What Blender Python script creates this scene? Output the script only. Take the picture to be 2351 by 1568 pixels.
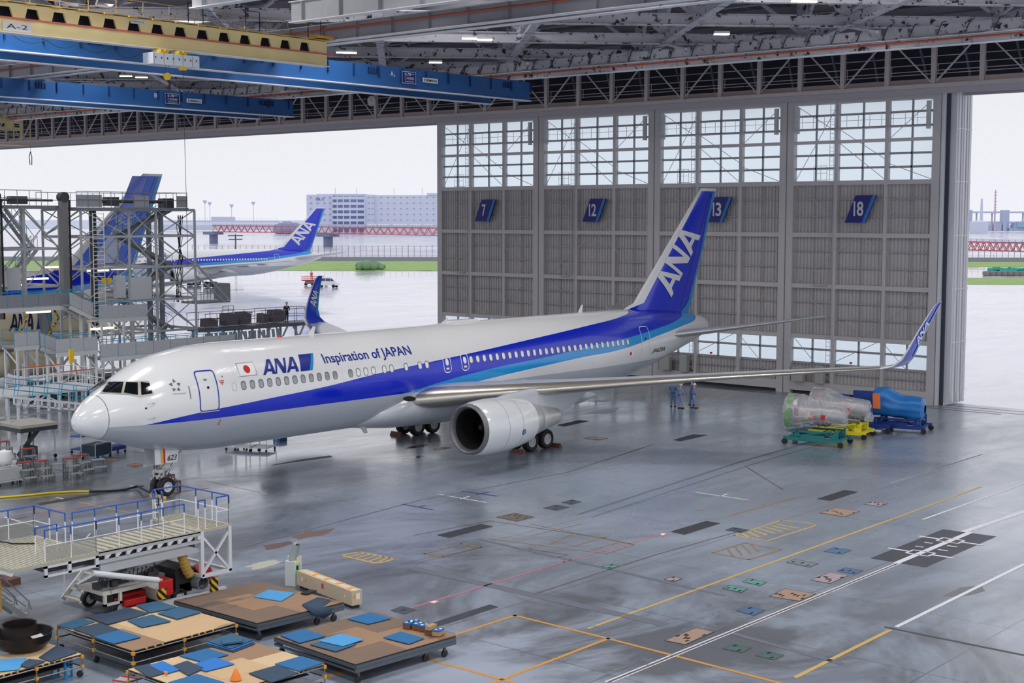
import bpy, bmesh, math, random
from mathutils import Vector, Matrix
from mathutils.geometry import tessellate_polygon
for _o in list(bpy.data.objects): bpy.data.objects.remove(_o)
S = bpy.context.scene; COL = S.collection
random.seed(7)
R = math.radians; PI = math.pi
# ------------------------------------------------------------------ camera
CAMP = Vector((58.4057, -36.4844, 13.7544)); YAW, PIT, ROL, FPX = -0.7088, -0.0875, 0.001, 3276.1
FW = Vector((math.sin(YAW)*math.cos(PIT), math.cos(YAW)*math.cos(PIT), math.sin(PIT)))
_r = Vector((math.cos(YAW), -math.sin(YAW), 0)); _u = _r.cross(FW)
RT = _r*math.cos(ROL)+_u*math.sin(ROL); UP = -_r*math.sin(ROL)+_u*math.cos(ROL)
cd = bpy.data.cameras.new('camera'); cam = bpy.data.objects.new('camera', cd); COL.objects.link(cam)
cd.sensor_width = 36; cd.lens = FPX/2351*36; cd.clip_start = .5; cd.clip_end = 6000
cam.matrix_world = Matrix(((RT.x, UP.x, -FW.x, CAMP.x), (RT.y, UP.y, -FW.y, CAMP.y), (RT.z, UP.z, -FW.z, CAMP.z), (0, 0, 0, 1)))
S.camera = cam
def at(u, v, x=None, y=None, z=None, d=None):
    "the world point seen at photo pixel (u, v) on the plane x=, y= or z=, or at depth d"
    D = FW*FPX+RT*(u-1175.5)-UP*(v-784)
    t = (x-CAMP.x)/D.x if x is not None else (y-CAMP.y)/D.y if y is not None else (z-CAMP.z)/D.z if z is not None else d/FPX
    return CAMP+D*t
# ------------------------------------------------------------------ world and light
S.view_settings.view_transform = 'Standard'; S.view_settings.look = 'None'
S.view_settings.exposure = 0.0; S.view_settings.gamma = 1; S.view_settings.use_curve_mapping = False
W = bpy.data.worlds.new('overcast_sky'); S.world = W; W.use_nodes = True
wn = W.node_tree.nodes; wl = W.node_tree.links
bg = wn['Background']; bg.inputs[1].default_value = 1.0
tc = wn.new('ShaderNodeTexCoord'); sx = wn.new('ShaderNodeSeparateXYZ'); rp = wn.new('ShaderNodeValToRGB'); nz = wn.new('ShaderNodeTexNoise')
wl.new(tc.outputs['Generated'], sx.inputs[0]); wl.new(tc.outputs['Generated'], nz.inputs[0]); nz.inputs['Scale'].default_value = 3
ad = wn.new('ShaderNodeMath'); ad.operation = 'MULTIPLY_ADD'; wl.new(nz.outputs[0], ad.inputs[0]); ad.inputs[1].default_value = .12; wl.new(sx.outputs[2], ad.inputs[2])
wl.new(ad.outputs[0], rp.inputs[0]); wl.new(rp.outputs[0], bg.inputs[0])
e = rp.color_ramp.elements; e[0].position = .04; e[0].color = (.90, .90, .97, 1); e[1].position = .2; e[1].color = (.83, .83, .88, 1)
e = rp.color_ramp.elements.new(.6); e.color = (.92, .93, 1.0, 1)
def fill_light(x, y, z, sx_, sy_, power, col):
    ld = bpy.data.lights.new('high_bay_light', 'AREA'); ld.shape = 'RECTANGLE'; ld.size = sx_; ld.size_y = sy_; ld.energy = power; ld.color = col
    o = bpy.data.objects.new('high_bay_light', ld); COL.objects.link(o); o.location = (x, y, z)
    return o
LIGHTK = 1.85
for _x in (-95, -65, -35, -8, 18, 45):
    for _y in (-45, -20, 4, 28):
        fill_light(_x, _y, 30.3, 7, 5, 1500*LIGHTK*{-45: .85, -20: .75, 4: .95, 28: 1.15}[_y]*{45: 1.6, 18: 1.15}.get(_x, 1), (1, .97, .95) if _y > 0 else (.93, .95, 1))  # unseen fill lights added to brighten the hall; right side boosted for daylight glow
# ------------------------------------------------------------------ materials
def lin(c): c /= 255; return c/12.92 if c <= .04045 else ((c+.055)/1.055)**2.4
def srgb(r, g, b): return (lin(r), lin(g), lin(b), 1)
MATS = {}
def mat(name, rgb, rough=.5, metal=0., spec=.5, var=.0, vs=3., dark=None, dthr=.6, ds=1.2, emit=0, bump=0, bs=30, coat=0, stretch=None, alpha=None, trans=0):
    if name in MATS: return MATS[name]
    m = bpy.data.materials.new(name); m.use_nodes = True; N = m.node_tree.nodes; L = m.node_tree.links; b = N['Principled BSDF']
    c = srgb(*rgb); b.inputs['Base Color'].default_value = c; b.inputs['Roughness'].default_value = rough; b.inputs['Metallic'].default_value = metal
    b.inputs['Specular IOR Level'].default_value = spec; b.inputs['Coat Weight'].default_value = coat; b.inputs['Coat Roughness'].default_value = .08
    if emit: b.inputs['Emission Color'].default_value = c; b.inputs['Emission Strength'].default_value = emit
    if alpha is not None: b.inputs['Alpha'].default_value = alpha
    if trans: b.inputs['Transmission Weight'].default_value = trans
    if var or dark or bump:
        t = N.new('ShaderNodeTexCoord'); mp = N.new('ShaderNodeMapping'); L.new(t.outputs['Object'], mp.inputs[0])
        if stretch: mp.inputs['Scale'].default_value = stretch
        src = None
        if var:
            n = N.new('ShaderNodeTexNoise'); n.inputs['Scale'].default_value = vs; n.inputs['Detail'].default_value = 5; L.new(mp.outputs[0], n.inputs[0])
            mx = N.new('ShaderNodeMix'); mx.data_type = 'RGBA'; L.new(n.outputs[0], mx.inputs[0])
            mx.inputs[6].default_value = tuple(min(1, x*(1-var)) for x in c[:3])+(1,); mx.inputs[7].default_value = tuple(min(1, x*(1+var)) for x in c[:3])+(1,)
            src = mx.outputs[2]
        if dark:
            n = N.new('ShaderNodeTexNoise'); n.inputs['Scale'].default_value = ds; n.inputs['Detail'].default_value = 7; n.inputs['Roughness'].default_value = .65; L.new(mp.outputs[0], n.inputs[0])
            r = N.new('ShaderNodeValToRGB'); r.color_ramp.elements[0].position = dthr; r.color_ramp.elements[1].position = dthr+.05; L.new(n.outputs[0], r.inputs[0])
            mx = N.new('ShaderNodeMix'); mx.data_type = 'RGBA'; L.new(r.outputs[0], mx.inputs[0])
            if src: L.new(src, mx.inputs[6])
            else: mx.inputs[6].default_value = c
            mx.inputs[7].default_value = srgb(*dark); src = mx.outputs[2]
        if src: L.new(src, b.inputs['Base Color'])
        if bump:
            n = N.new('ShaderNodeTexNoise'); n.inputs['Scale'].default_value = bs; L.new(mp.outputs[0], n.inputs[0])
            bp = N.new('ShaderNodeBump'); bp.inputs['Strength'].default_value = bump; bp.inputs['Distance'].default_value = .05; L.new(n.outputs[0], bp.inputs['Height']); L.new(bp.outputs[0], b.inputs['Normal'])
    MATS[name] = m; return m
WHITE = mat('aircraft_white', (228, 229, 230), .22, coat=.5, var=.02, vs=.6)
STEEL = mat('painted_grey_steel', (178, 182, 187), .5, var=.08)
LSTEEL = mat('light_grey_steel', (200, 203, 206), .5, var=.06)
DSTEEL = mat('dark_steel', (70, 72, 76), .5, .4, var=.1)
ROOFST = mat('roof_steel', (196, 196, 204), .6, var=.1, dark=(34, 34, 42), dthr=.56, ds=1.7)
ROOFPL = mat('roof_steel_plain', (158, 156, 164), .6, var=.12)
CHROME = mat('polished_metal', (192, 186, 176), .3, .8, var=.05, vs=.7)
BRUSH = mat('brushed_metal', (198, 198, 198), .35, .5, var=.08, stretch=(1, .1, 1))
BLACK = mat('black_rubber', (28, 28, 30), .6, var=.2)
DARK = mat('dark_void', (14, 14, 18), .7)
BLUECR = mat('crane_blue', (38, 92, 154), .45, var=.1, vs=.8)
YELCR = mat('crane_yellow', (232, 216, 156), .5, var=.1, vs=.9, stretch=(1, 1, .3))
RED = mat('red_paint', (196, 34, 32), .4, var=.08)
YELLOW = mat('yellow_paint', (232, 190, 30), .45, var=.08)
ANABLUE = mat('livery_dark_blue', (12, 32, 150), .25, coat=.5)
ANALIGHT = mat('livery_light_blue', (28, 140, 205), .25, coat=.5)
RAILBL = mat('blue_handrail', (34, 82, 170), .4)
CYANRL = mat('light_blue_handrail', (40, 150, 190), .45)
WHITEP = mat('white_paint', (226, 227, 228), .45, var=.04)
GLASSD = mat('cockpit_glass', (14, 20, 24), .06, coat=1)
# ------------------------------------------------------------------ mesh helpers
class MB:
    "collects shapes and links them as ONE mesh object"
    def __init__(s): s.v = []; s.f = []; s.m = []; s.cur = 0
    def add(s, vs, fs):
        o = len(s.v); s.v += [tuple(p) for p in vs]
        for f in fs: s.f.append([o+i for i in f]); s.m.append(s.cur)
        return s
    def box(s, x0, x1, y0, y1, z0, z1):
        return s.add([(x0, y0, z0), (x1, y0, z0), (x1, y1, z0), (x0, y1, z0), (x0, y0, z1), (x1, y0, z1), (x1, y1, z1), (x0, y1, z1)],
                     [(0, 3, 2, 1), (4, 5, 6, 7), (0, 1, 5, 4), (1, 2, 6, 5), (2, 3, 7, 6), (3, 0, 4, 7)])
    def obox(s, c, sx, sy, sz, rz=0, rx=0):
        M = Matrix.Translation(Vector(c)) @ Matrix.Rotation(rz, 4, 'Z') @ Matrix.Rotation(rx, 4, 'X')
        o = len(s.v); s.box(-sx/2, sx/2, -sy/2, sy/2, -sz/2, sz/2)
        for i in range(o, len(s.v)): s.v[i] = tuple(M @ Vector(s.v[i]))
        return s
    def bar(s, a, b, w=.1, h=None, up=(0, 0, 1)):
        a = Vector(a); b = Vector(b); h = h or w; d = (b-a)
        if d.length < 1e-6: return s
        d.normalize(); up = Vector(up)
        if abs(d.dot(up)) > .98: up = Vector((0, 1, 0)) if abs(d.y) < .9 else Vector((1, 0, 0))
        r = d.cross(up).normalized()*w/2; u = r.cross(d).normalized()*h/2
        return s.add([a-r-u, a+r-u, a+r+u, a-r+u, b-r-u, b+r-u, b+r+u, b-r+u], [(0, 1, 2, 3), (7, 6, 5, 4), (0, 4, 5, 1), (1, 5, 6, 2), (2, 6, 7, 3), (3, 7, 4, 0)])
    def ibeam(s, a, b, w=.3, h=.5, t=.04):
        a = Vector(a); b = Vector(b); k = Vector((0, 0, h/2-t/2))
        s.bar(a+k, b+k, w, t); s.bar(a-k, b-k, w, t); return s.bar(a, b, t, h-2*t)
    def tube(s, a, b, r, n=8, r2=None, caps=True):
        a = Vector(a); b = Vector(b); d = (b-a)
        if d.length < 1e-6: return s
        d.normalize(); q = Vector((0, 0, 1)) if abs(d.z) < .9 else Vector((1, 0, 0)); x = d.cross(q).normalized(); y = d.cross(x); r2 = r if r2 is None else r2
        vs = [a+(x*math.cos(2*PI*i/n)+y*math.sin(2*PI*i/n))*r for i in range(n)]+[b+(x*math.cos(2*PI*i/n)+y*math.sin(2*PI*i/n))*r2 for i in range(n)]
        fs = [(i, (i+1) % n, n+(i+1) % n, n+i) for i in range(n)]
        if caps: fs += [tuple(range(n-1, -1, -1)), tuple(range(n, 2*n))]
        return s.add(vs, fs)
    def pipe(s, P, r, n=8, rad=None):
        P = [Vector(p) for p in P]; k = len(P); rings = []; px = None
        for i, p in enumerate(P):
            d = (P[min(i+1, k-1)]-P[max(i-1, 0)]).normalized()
            if px is None:
                q = Vector((0, 0, 1)) if abs(d.z) < .9 else Vector((1, 0, 0)); x = d.cross(q).normalized()
            else: x = (px-d*px.dot(d)).normalized()
            px = x; y = d.cross(x); rr = rad[i] if rad else r
            rings.append([p+(x*math.cos(2*PI*j/n)+y*math.sin(2*PI*j/n))*rr for j in range(n)])
        return s.loft(rings, True)
    def loft(s, rings, caps=True, closed=True):
        n = len(rings[0]); vs = [p for r in rings for p in r]; fs = []
        for i in range(len(rings)-1):
            for j in range(n if closed else n-1):
                a = i*n+j; b = i*n+(j+1) % n; fs.append((a, b, b+n, a+n))
        if caps: fs += [tuple(range(n-1, -1, -1)), tuple(range((len(rings)-1)*n, len(rings)*n))]
        return s.add(vs, fs)
    def lathe(s, prof, o=(0, 0, 0), axis='Z', n=24, caps=False):
        "prof: list of (radius, distance along axis)"
        o = Vector(o); rings = []
        for r, t in prof:
            ring = []
            for i in range(n):
                c, k = math.cos(2*PI*i/n)*r, math.sin(2*PI*i/n)*r
                ring.append(o+(Vector((c, k, t)) if axis == 'Z' else Vector((c, t, k)) if axis == 'Y' else Vector((t, c, k))))
            rings.append(ring)
        return s.loft(rings, caps)
    def prism(s, poly, off):
        poly = [Vector(p) for p in poly]; off = Vector(off); n = len(poly)
        vs = poly+[p+off for p in poly]; tri = tessellate_polygon([poly]) if n > 4 else [tuple(range(n))]
        fs = [tuple(t) for t in tri]+[tuple(n+i for i in reversed(t)) for t in tri]+[(i, (i+1) % n, n+(i+1) % n, n+i) for i in range(n)]
        return s.add(vs, fs)
    def build(s, name, m, parent=None, smooth=False, bevel=0, norm=True):
        me = bpy.data.meshes.new(name); me.from_pydata(s.v, [], s.f)
        ms = m if isinstance(m, (list, tuple)) else [m]
        for x in ms: me.materials.append(x)
        if len(ms) > 1: me.polygons.foreach_set('material_index', s.m)
        if norm:
            bm = bmesh.new(); bm.from_mesh(me); bmesh.ops.recalc_face_normals(bm, faces=bm.faces); bm.to_mesh(me); bm.free()
        if smooth:
            me.polygons.foreach_set('use_smooth', [True]*len(me.polygons)); me.set_sharp_from_angle(angle=R(smooth if smooth is not True else 40))
        me.update(); o = bpy.data.objects.new(name, me); COL.objects.link(o)
        if parent: o.parent = parent
        if bevel: b = o.modifiers.new('bevel', 'BEVEL'); b.width = bevel; b.segments = 2; b.limit_method = 'ANGLE'
        return o
def tag(o, label=None, cat=None, group=None, kind=None):
    if label: o['label'] = label
    if cat: o['category'] = cat
    if group: o['group'] = group
    if kind: o['kind'] = kind
    return o
def empty(name, loc=(0, 0, 0), rz=0, label=None, cat=None, group=None, kind=None):
    o = bpy.data.objects.new(name, None); COL.objects.link(o); o.location = loc; o.rotation_euler = (0, 0, rz); o.empty_display_size = .2
    return tag(o, label, cat, group, kind)
def kids(o): return [c for c in bpy.data.objects if c.parent == o]
def copy_tree(o, parent=None):
    c = o.copy(); COL.objects.link(c); c.parent = parent
    for ch in kids(o): copy_tree(ch, c)
    return c
def text_tris(body, size=1., bold=0, shear=0.):
    "glyph outlines of a text as (verts, tris) in the xy plane"
    c = bpy.data.curves.new('txt', 'FONT'); c.body = body; c.size = size; c.offset = bold; c.shear = shear; c.resolution_u = 3
    o = bpy.data.objects.new('txt', c); COL.objects.link(o); bpy.context.view_layer.update()
    me = o.to_mesh(); me.calc_loop_triangles()
    vs = [tuple(v.co) for v in me.vertices]; fs = [tuple(t.vertices) for t in me.loop_triangles]
    o.to_mesh_clear(); bpy.data.objects.remove(o); bpy.data.curves.remove(c)
    return vs, fs
def poly_tris(outer, holes=()):
    L = [[Vector((x, y, 0)) for x, y in p] for p in (outer,)+tuple(holes)]
    return [tuple(v) for p in L for v in p], [tuple(t) for t in tessellate_polygon(L)]
def decal(name, tris, fn, m, parent=None, maxlen=None):
    "maps flat (x, y) triangles through fn(x, y) onto a surface as one thin mesh"
    bm = bmesh.new()
    for vs, fs in tris:
        bv = [bm.verts.new((v[0], v[1], 0)) for v in vs]
        for f in fs:
            try: bm.faces.new([bv[i] for i in f])
            except ValueError: pass
    if maxlen:
        for _ in range(7):
            ed = [e for e in bm.edges if e.calc_length() > maxlen]
            if not ed: break
            bmesh.ops.subdivide_edges(bm, edges=ed, cuts=1); bmesh.ops.triangulate(bm, faces=[f for f in bm.faces if len(f.verts) > 3])
    for v in bm.verts: v.co = Vector(fn(v.co.x, v.co.y))
    me = bpy.data.meshes.new(name); bm.to_mesh(me); bm.free(); me.materials.append(m)
    o = bpy.data.objects.new(name, me); COL.objects.link(o); o.parent = parent
    return o
def fit_text(body, x0, x1, y0, y1, bold=0, shear=0.):
    vs, fs = text_tris(body, 1., bold, shear)
    if not vs: return vs, fs
    a = min(v[0] for v in vs); b = max(v[0] for v in vs); c = min(v[1] for v in vs); d = max(v[1] for v in vs)
    return [(x0+(v[0]-a)/(b-a)*(x1-x0), y0+(v[1]-c)/(d-c)*(y1-y0), 0) for v in vs], fs
LETA = ([(0, 0), (.38, 1), (.66, 1), (1, 0), (.76, 0), (.70, .2), (.33, .2), (.2, 0)], [[(.4, .38), (.54, .80), (.65, .38)]])
LETN = ([(0, 0), (.06, 1), (.34, 1), (.72, .36), (.76, 1), (.93, 1), (.87, 0), (.62, 0), (.18, .72), (.14, 0)], [])
def logo_tris(x0=0, y0=0, w=1., h=1., sh=0.):
    out = []
    for k, (L, off) in enumerate(((LETA, 0), (LETN, .98), (LETA, 1.92))):
        o, hs = L; f = lambda p: (x0+((p[0]+off)/2.92)*w+sh*p[1]*h, y0+p[1]*h)
        out.append(poly_tris([f(p) for p in o], [[f(p) for p in q] for q in hs]))
    return out
# ------------------------------------------------------------------ aircraft
def mono(x, y, q):
    n = len(x); h = [x[i+1]-x[i] for i in range(n-1)]; d = [(y[i+1]-y[i])/h[i] for i in range(n-1)]
    q = min(max(q, x[0]), x[-1]); i = max(0, min(n-2, next((k for k in range(n-1) if q <= x[k+1]), n-2)))
    def sl(k):
        if k == 0: return d[0]
        if k == n-1: return d[-1]
        return 0 if d[k-1]*d[k] <= 0 else 3*(h[k-1]+h[k])/((2*h[k]+h[k-1])/d[k-1]+(h[k]+2*h[k-1])/d[k])
    t = (q-x[i])/h[i]
    return (2*t**3-3*t*t+1)*y[i]+(t**3-2*t*t+t)*h[i]*sl(i)+(3*t*t-2*t**3)*y[i+1]+(t**3-t*t)*h[i]*sl(i+1)
class Hull:
    def __init__(s, prof, K=1.0, kr=1.0, zs=0.0):
        s.p = [(a*K, (b-4.68)*kr+4.68*kr+zs, c*kr, d*kr) for a, b, c, d in prof]; s.L = s.p[-1][0]; s.c = {}
        xs = [q[0] for q in s.p]; s.tab = [[mono(xs, [q[k] for q in s.p], s.L*i/1500) for k in (1, 2, 3)] for i in range(1501)]; s.s0 = xs[0]
    def at(s, y):
        f = min(max(y/s.L*1500, 0), 1499.999); i = int(f); f -= i; a, b = s.tab[i], s.tab[i+1]; return [a[k]*(1-f)+b[k]*f for k in range(3)]
    def side(s, y, z, off=.015, sg=1):
        zc, a, b = s.at(y); k = max(-.995, min(.995, (z-zc)/b)); th = math.asin(k); n = Vector((math.cos(th)/a, 0, math.sin(th)/b)).normalized()
        return Vector((sg*(a*math.cos(th)+n.x*off), y, zc+b*math.sin(th)+n.z*off))
    def hit(s, u, v, off=.02):
        D = (FW*FPX+RT*(u-1175.5)-UP*(v-784)).normalized()
        def f(P):
            if P.y < s.s0 or P.y > s.L: return 9
            zc, a, b = s.at(P.y); return (P.x/a)**2+((P.z-zc)/b)**2-1
        t = 60.
        while t < 110 and f(CAMP+D*t) > 0: t += .25
        lo, hi = t-.25, t
        for _ in range(24):
            m = (lo+hi)/2
            if f(CAMP+D*m) < 0: hi = m
            else: lo = m
        P = CAMP+D*hi; zc, a, b = s.at(P.y); return P+Vector((P.x/a/a, -.25, (P.z-zc)/b/b)).normalized()*off
    def mesh(s, n=64, st=150):
        m = MB(); ys = [s.s0+(s.L-s.s0)*(i/st) for i in range(st+1)]
        ys = sorted(set(ys+[s.s0+(s.L*.03)*(i/24.)**1.7 for i in range(25)]+[s.L-.02*s.L*(i/10.)**1.7 for i in range(11)]))
        return m.loft([[Vector((a*math.cos(2*PI*j/n), y, zc+b*math.sin(2*PI*j/n))) for j in range(n)] for y in ys for zc, a, b in [s.at(y)]])
P767 = [(0.2,4.08,.02,.02),(.3,4.1,.3,.3),(.55,4.14,.6,.56),(1,4.24,.95,.85),(1.6,4.33,1.3,1.14),(2.4,4.45,1.66,1.48),(3.2,4.54,1.95,1.84),(4.2,4.62,2.2,2.2),(5.5,4.67,2.4,2.46),(7,4.69,2.5,2.63),(8.5,4.69,2.515,2.69),(15,4.68,2.515,2.69),(20,4.67,2.515,2.7),(26,4.66,2.515,2.73),(37,4.68,2.515,2.7),(40,4.79,2.45,2.58),(43,5.0,2.22,2.35),(46,5.24,1.85,2.0),(49,5.48,1.38,1.54),(51.5,5.62,.95,1.09),(53.3,5.68,.55,.65),(53.9,5.68,.3,.36),(54.1,5.68,.02,.02)]
def livery(name, ks=1., za=0., kz=1., wcol=(228, 229, 230)):
    "painted fuselage: dark blue and light blue bands rising aft over white, grey belly; all tied to the airframe's own coordinates"
    m = bpy.data.materials.new(name); m.use_nodes = True; N = m.node_tree.nodes; L = m.node_tree.links; b = N['Principled BSDF']
    b.inputs['Roughness'].default_value = .2; b.inputs['Coat Weight'].default_value = .4; b.inputs['Coat Roughness'].default_value = .06
    t = N.new('ShaderNodeTexCoord'); x = N.new('ShaderNodeSeparateXYZ'); L.new(t.outputs['Object'], x.inputs[0])
    def M(op, a, c=None):
        n = N.new('ShaderNodeMath'); n.operation = op
        for i, q in enumerate((a, c)):
            if q is None: continue
            if isinstance(q, (int, float)): n.inputs[i].default_value = q
            else: L.new(q, n.inputs[i])
        return n.outputs[0]
    sv = M('MULTIPLY', x.outputs[1], ks); zv = M('MULTIPLY', M('SUBTRACT', x.outputs[2], za), kz)
    def curve(pts):
        n = N.new('ShaderNodeFloatCurve'); c = n.mapping.curves[0]; pts = [(p/60, q/12) for p, q in pts]
        c.points[0].location = pts[0]; c.points[1].location = pts[-1]
        for p in pts[1:-1]: c.points.new(*p)
        for p in c.points: p.handle_type = 'AUTO_CLAMPED'
        n.mapping.update(); L.new(M('DIVIDE', sv, 60), n.inputs[1]); return M('MULTIPLY', n.outputs[0], 12)
    top = curve([(0, 3.4), (2.93, 3.9), (5.58, 4.27), (9.19, 4.53), (13.74, 4.84), (17.5, 5.2), (21.3, 5.48), (24.9, 5.73), (30.1, 6.12), (37.2, 6.65), (41.5, 6.99), (43.2, 7.25), (44.3, 8.0), (46, 11), (60, 12)])
    bc = curve([(0, 3.9), (18.8, 3.9), (22.3, 4.28), (24.6, 4.53), (27.4, 4.77), (33.1, 5.1), (36.3, 5.38), (41, 5.66), (44.4, 5.96), (48, 6.34), (49.4, 6.6), (51, 7.6), (60, 11)])
    cw = curve([(0, 3.9), (24.3, 3.9), (25, 3.99), (27.4, 4.19), (31.9, 4.51), (36.2, 4.77), (39, 4.88), (42.4, 5.21), (44.2, 5.45), (46, 5.65), (49.2, 5.99), (51, 6.2), (52.4, 6.9), (60, 10)])
    base = N.new('ShaderNodeMix'); base.data_type = 'RGBA'; base.inputs[6].default_value = srgb(*wcol); base.inputs[7].default_value = srgb(178, 184, 192)
    L.new(M('MULTIPLY', M('LESS_THAN', zv, 3.91), M('GREATER_THAN', sv, 1.38)), base.inputs[0]); cur = base.outputs[2]
    lt = M('LESS_THAN', zv, top)
    for edge, col in ((cw, (18, 150, 222)), (bc, (6, 38, 196))):
        k = N.new('ShaderNodeMix'); k.data_type = 'RGBA'; L.new(cur, k.inputs[6]); k.inputs[7].default_value = srgb(*col)
        L.new(M('MULTIPLY', M('GREATER_THAN', zv, edge), lt), k.inputs[0]); cur = k.outputs[2]
    k = N.new('ShaderNodeMix'); k.data_type = 'RGBA'; L.new(cur, k.inputs[6]); k.inputs[7].default_value = srgb(90, 92, 96)
    ln = M('LESS_THAN', M('ABSOLUTE', M('SUBTRACT', sv, 1.385)), .013)
    for q in (7.9, 14.95, 22.0, 29.5, 36.8): ln = M('MAXIMUM', ln, M('MULTIPLY', M('LESS_THAN', M('ABSOLUTE', M('SUBTRACT', sv, q)), .006), .35))
    L.new(ln, k.inputs[0]); L.new(k.outputs[2], b.inputs['Base Color'])
    return m
def foil(c0=0., c1=1., n=11):
    "closed airfoil outline (chord, height) between chord fractions"
    def hh(c): return .5*(2.969*math.sqrt(max(c, 0))-1.26*c-3.516*c*c+2.843*c**3-1.015*c**4)*1.0
    cs = [c0+(c1-c0)*(1-math.cos(PI/2*i/n)) if c0 == 0 else c0+(c1-c0)*i/n for i in range(n+1)]
    return [(c, hh(c)) for c in reversed(cs)]+[(c, -.78*hh(c)) for c in cs[1:]]
def surf(name, secs, m, parent, c0=0., c1=1., grow=1., flat=None):
    "secs: (leading edge point, chord, thickness ratio); the thickness direction follows the bend of the span"
    mb = MB(); rings = []
    for i, (P, c, t) in enumerate(secs):
        a = Vector(secs[max(i-1, 0)][0]); b = Vector(secs[min(i+1, len(secs)-1)][0]); sp = Vector((b.x-a.x, 0, b.z-a.z)).normalized()
        nn = Vector((0, 1, 0)).cross(sp); nn = -nn if (nn.z < 0 or (abs(nn.z) < .05 and nn.x < 0)) else nn
        if flat: nn = Vector(flat)
        rings.append([Vector(P)+Vector((0, 1, 0))*(q-(grow-1)*.06)*c+nn*h*t*c*grow for q, h in foil(c0, c1)])
    mb.loft(rings); return mb.build(name, m, parent, smooth=50)
def wheel(name, c, r, w, parent, hubm=None, loc=True):
    mb = MB(); mb.cur = 0
    mb.lathe([(r*.55, -w*.42), (r*.82, -w*.5), (r*.96, -w*.4), (r, -w*.22), (r, w*.22), (r*.96, w*.4), (r*.82, w*.5), (r*.55, w*.42)], c, 'X', 28)
    mb.cur = 1; mb.lathe([(0, -w*.3), (r*.2, -w*.3), (r*.24, -w*.18), (r*.46, -w*.2), (r*.55, -w*.42)], c, 'X', 28); mb.lathe([(0, w*.42), (r*.13, w*.42), (r*.17, w*.25), (r*.42, w*.2), (r*.45, w*.36), (r*.56, w*.42)], c, 'X', 28)
    return mb.build(name, [BLACK, hubm or LSTEEL], parent, smooth=35)
def rrect(cx, cy, w, h, r, n=5):
    P = []
    for qx, qy, a0 in ((w/2-r, h/2-r, 0), (-w/2+r, h/2-r, 90), (-w/2+r, -h/2+r, 180), (w/2-r, -h/2+r, 270)):
        for i in range(n+1): a = R(a0+90*i/n); P.append((cx+qx+r*math.cos(a), cy+qy+r*math.sin(a)))
    return P
def ring_tris(outer, inner):
    n = len(outer); vs = [(x, y, 0) for x, y in outer+inner]; return vs, [(i, (i+1) % n, n+(i+1) % n) for i in range(n)]+[(i, n+(i+1) % n, n+i) for i in range(n)]
H = Hull(P767)
A = empty('airliner', (0, 0, 0), 0, 'large white airliner with blue band in the middle of the hangar, nose to the left', 'airliner')
LIV = livery('livery_main')
fus = H.mesh(72, 170).build('fuselage', LIV, A, smooth=60)
def hs(y, z, off=.015): return H.side(y, z, off)
# cockpit glazing, both sides
CW = [[(235, 901), (250, 878.5), (284, 878.5), (278, 903)], [(284.5, 902), (289.5, 878.5), (316, 879), (316.5, 907)], [(324.5, 907), (323.5, 878), (343, 880.5), (350, 903)]]
FR = [(229, 903.5), (247, 875.5), (341, 874.5), (354, 905.5), (322, 912), (300, 907)]
fr = decal('windshield_frame', [poly_tris(FR)], lambda u, v: H.hit(u, v, .02), mat('frame_grey', (176, 174, 164), .4, .3), A, 9)
tag(fr, 'grey metal frame around the cockpit windows')
for i, p in enumerate(CW):
    w = decal('cockpit_window', [poly_tris(p)], lambda u, v: H.hit(u, v, .05), GLASSD, A, 4)
    for q in (w,):
        c = q.copy(); c.data = q.data.copy(); COL.objects.link(c); c.parent = A
        for v in c.data.vertices: v.co.x = -v.co.x-(.3 if i == 0 else 0)
# cabin windows
PANE = mat('cabin_window_shade', (236, 238, 240), .15, coat=.6); PANEF = mat('cabin_window_open', (150, 156, 162), .08, coat=1, var=.5, vs=2.5, stretch=(1, 3, 4)); RIM = mat('window_rim', (120, 124, 130), .35, .5)
def cabwin(y, z=5.38, open_=False, y0=None):
    w, h = .25, .37
    mb = bpy.data.meshes.new('passenger_window'); bm = bmesh.new()
    for k, (pts, off) in enumerate(((ring_tris(rrect(y, z, w+.07, h+.07, .14), rrect(y, z, w, h, .12)), .012), (poly_tris(rrect(y, z, w, h, .12)), .006))):
        vs, fs = pts; bv = [bm.verts.new(H.side(v[0], v[1], off)) for v in vs]
        for f in fs: q = bm.faces.new([bv[i] for i in f]); q.material_index = k
    bm.to_mesh(mb); bm.free(); mb.materials.append(RIM); mb.materials.append(PANEF if open_ else PANE)
    o = bpy.data.objects.new('passenger_window', mb); COL.objects.link(o); o.parent = A
for i in range(12): cabwin(8.31+.555*i, 5.37, True)
for y in (15.53, 16.09, 16.65, 17.22, 18.05, 18.6, 19.73, 20.83, 21.4): cabwin(y, 5.38, y < 16)
for i in range(28): cabwin(25.12+.5635*i*1.03, 5.385)
tag(decal('window_plug', [ring_tris(rrect(7.73, 5.36, .27, .4, .12), rrect(7.73, 5.36, .25, .38, .11))], hs, RIM, A), 'outline of a blanked cabin window')
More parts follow.
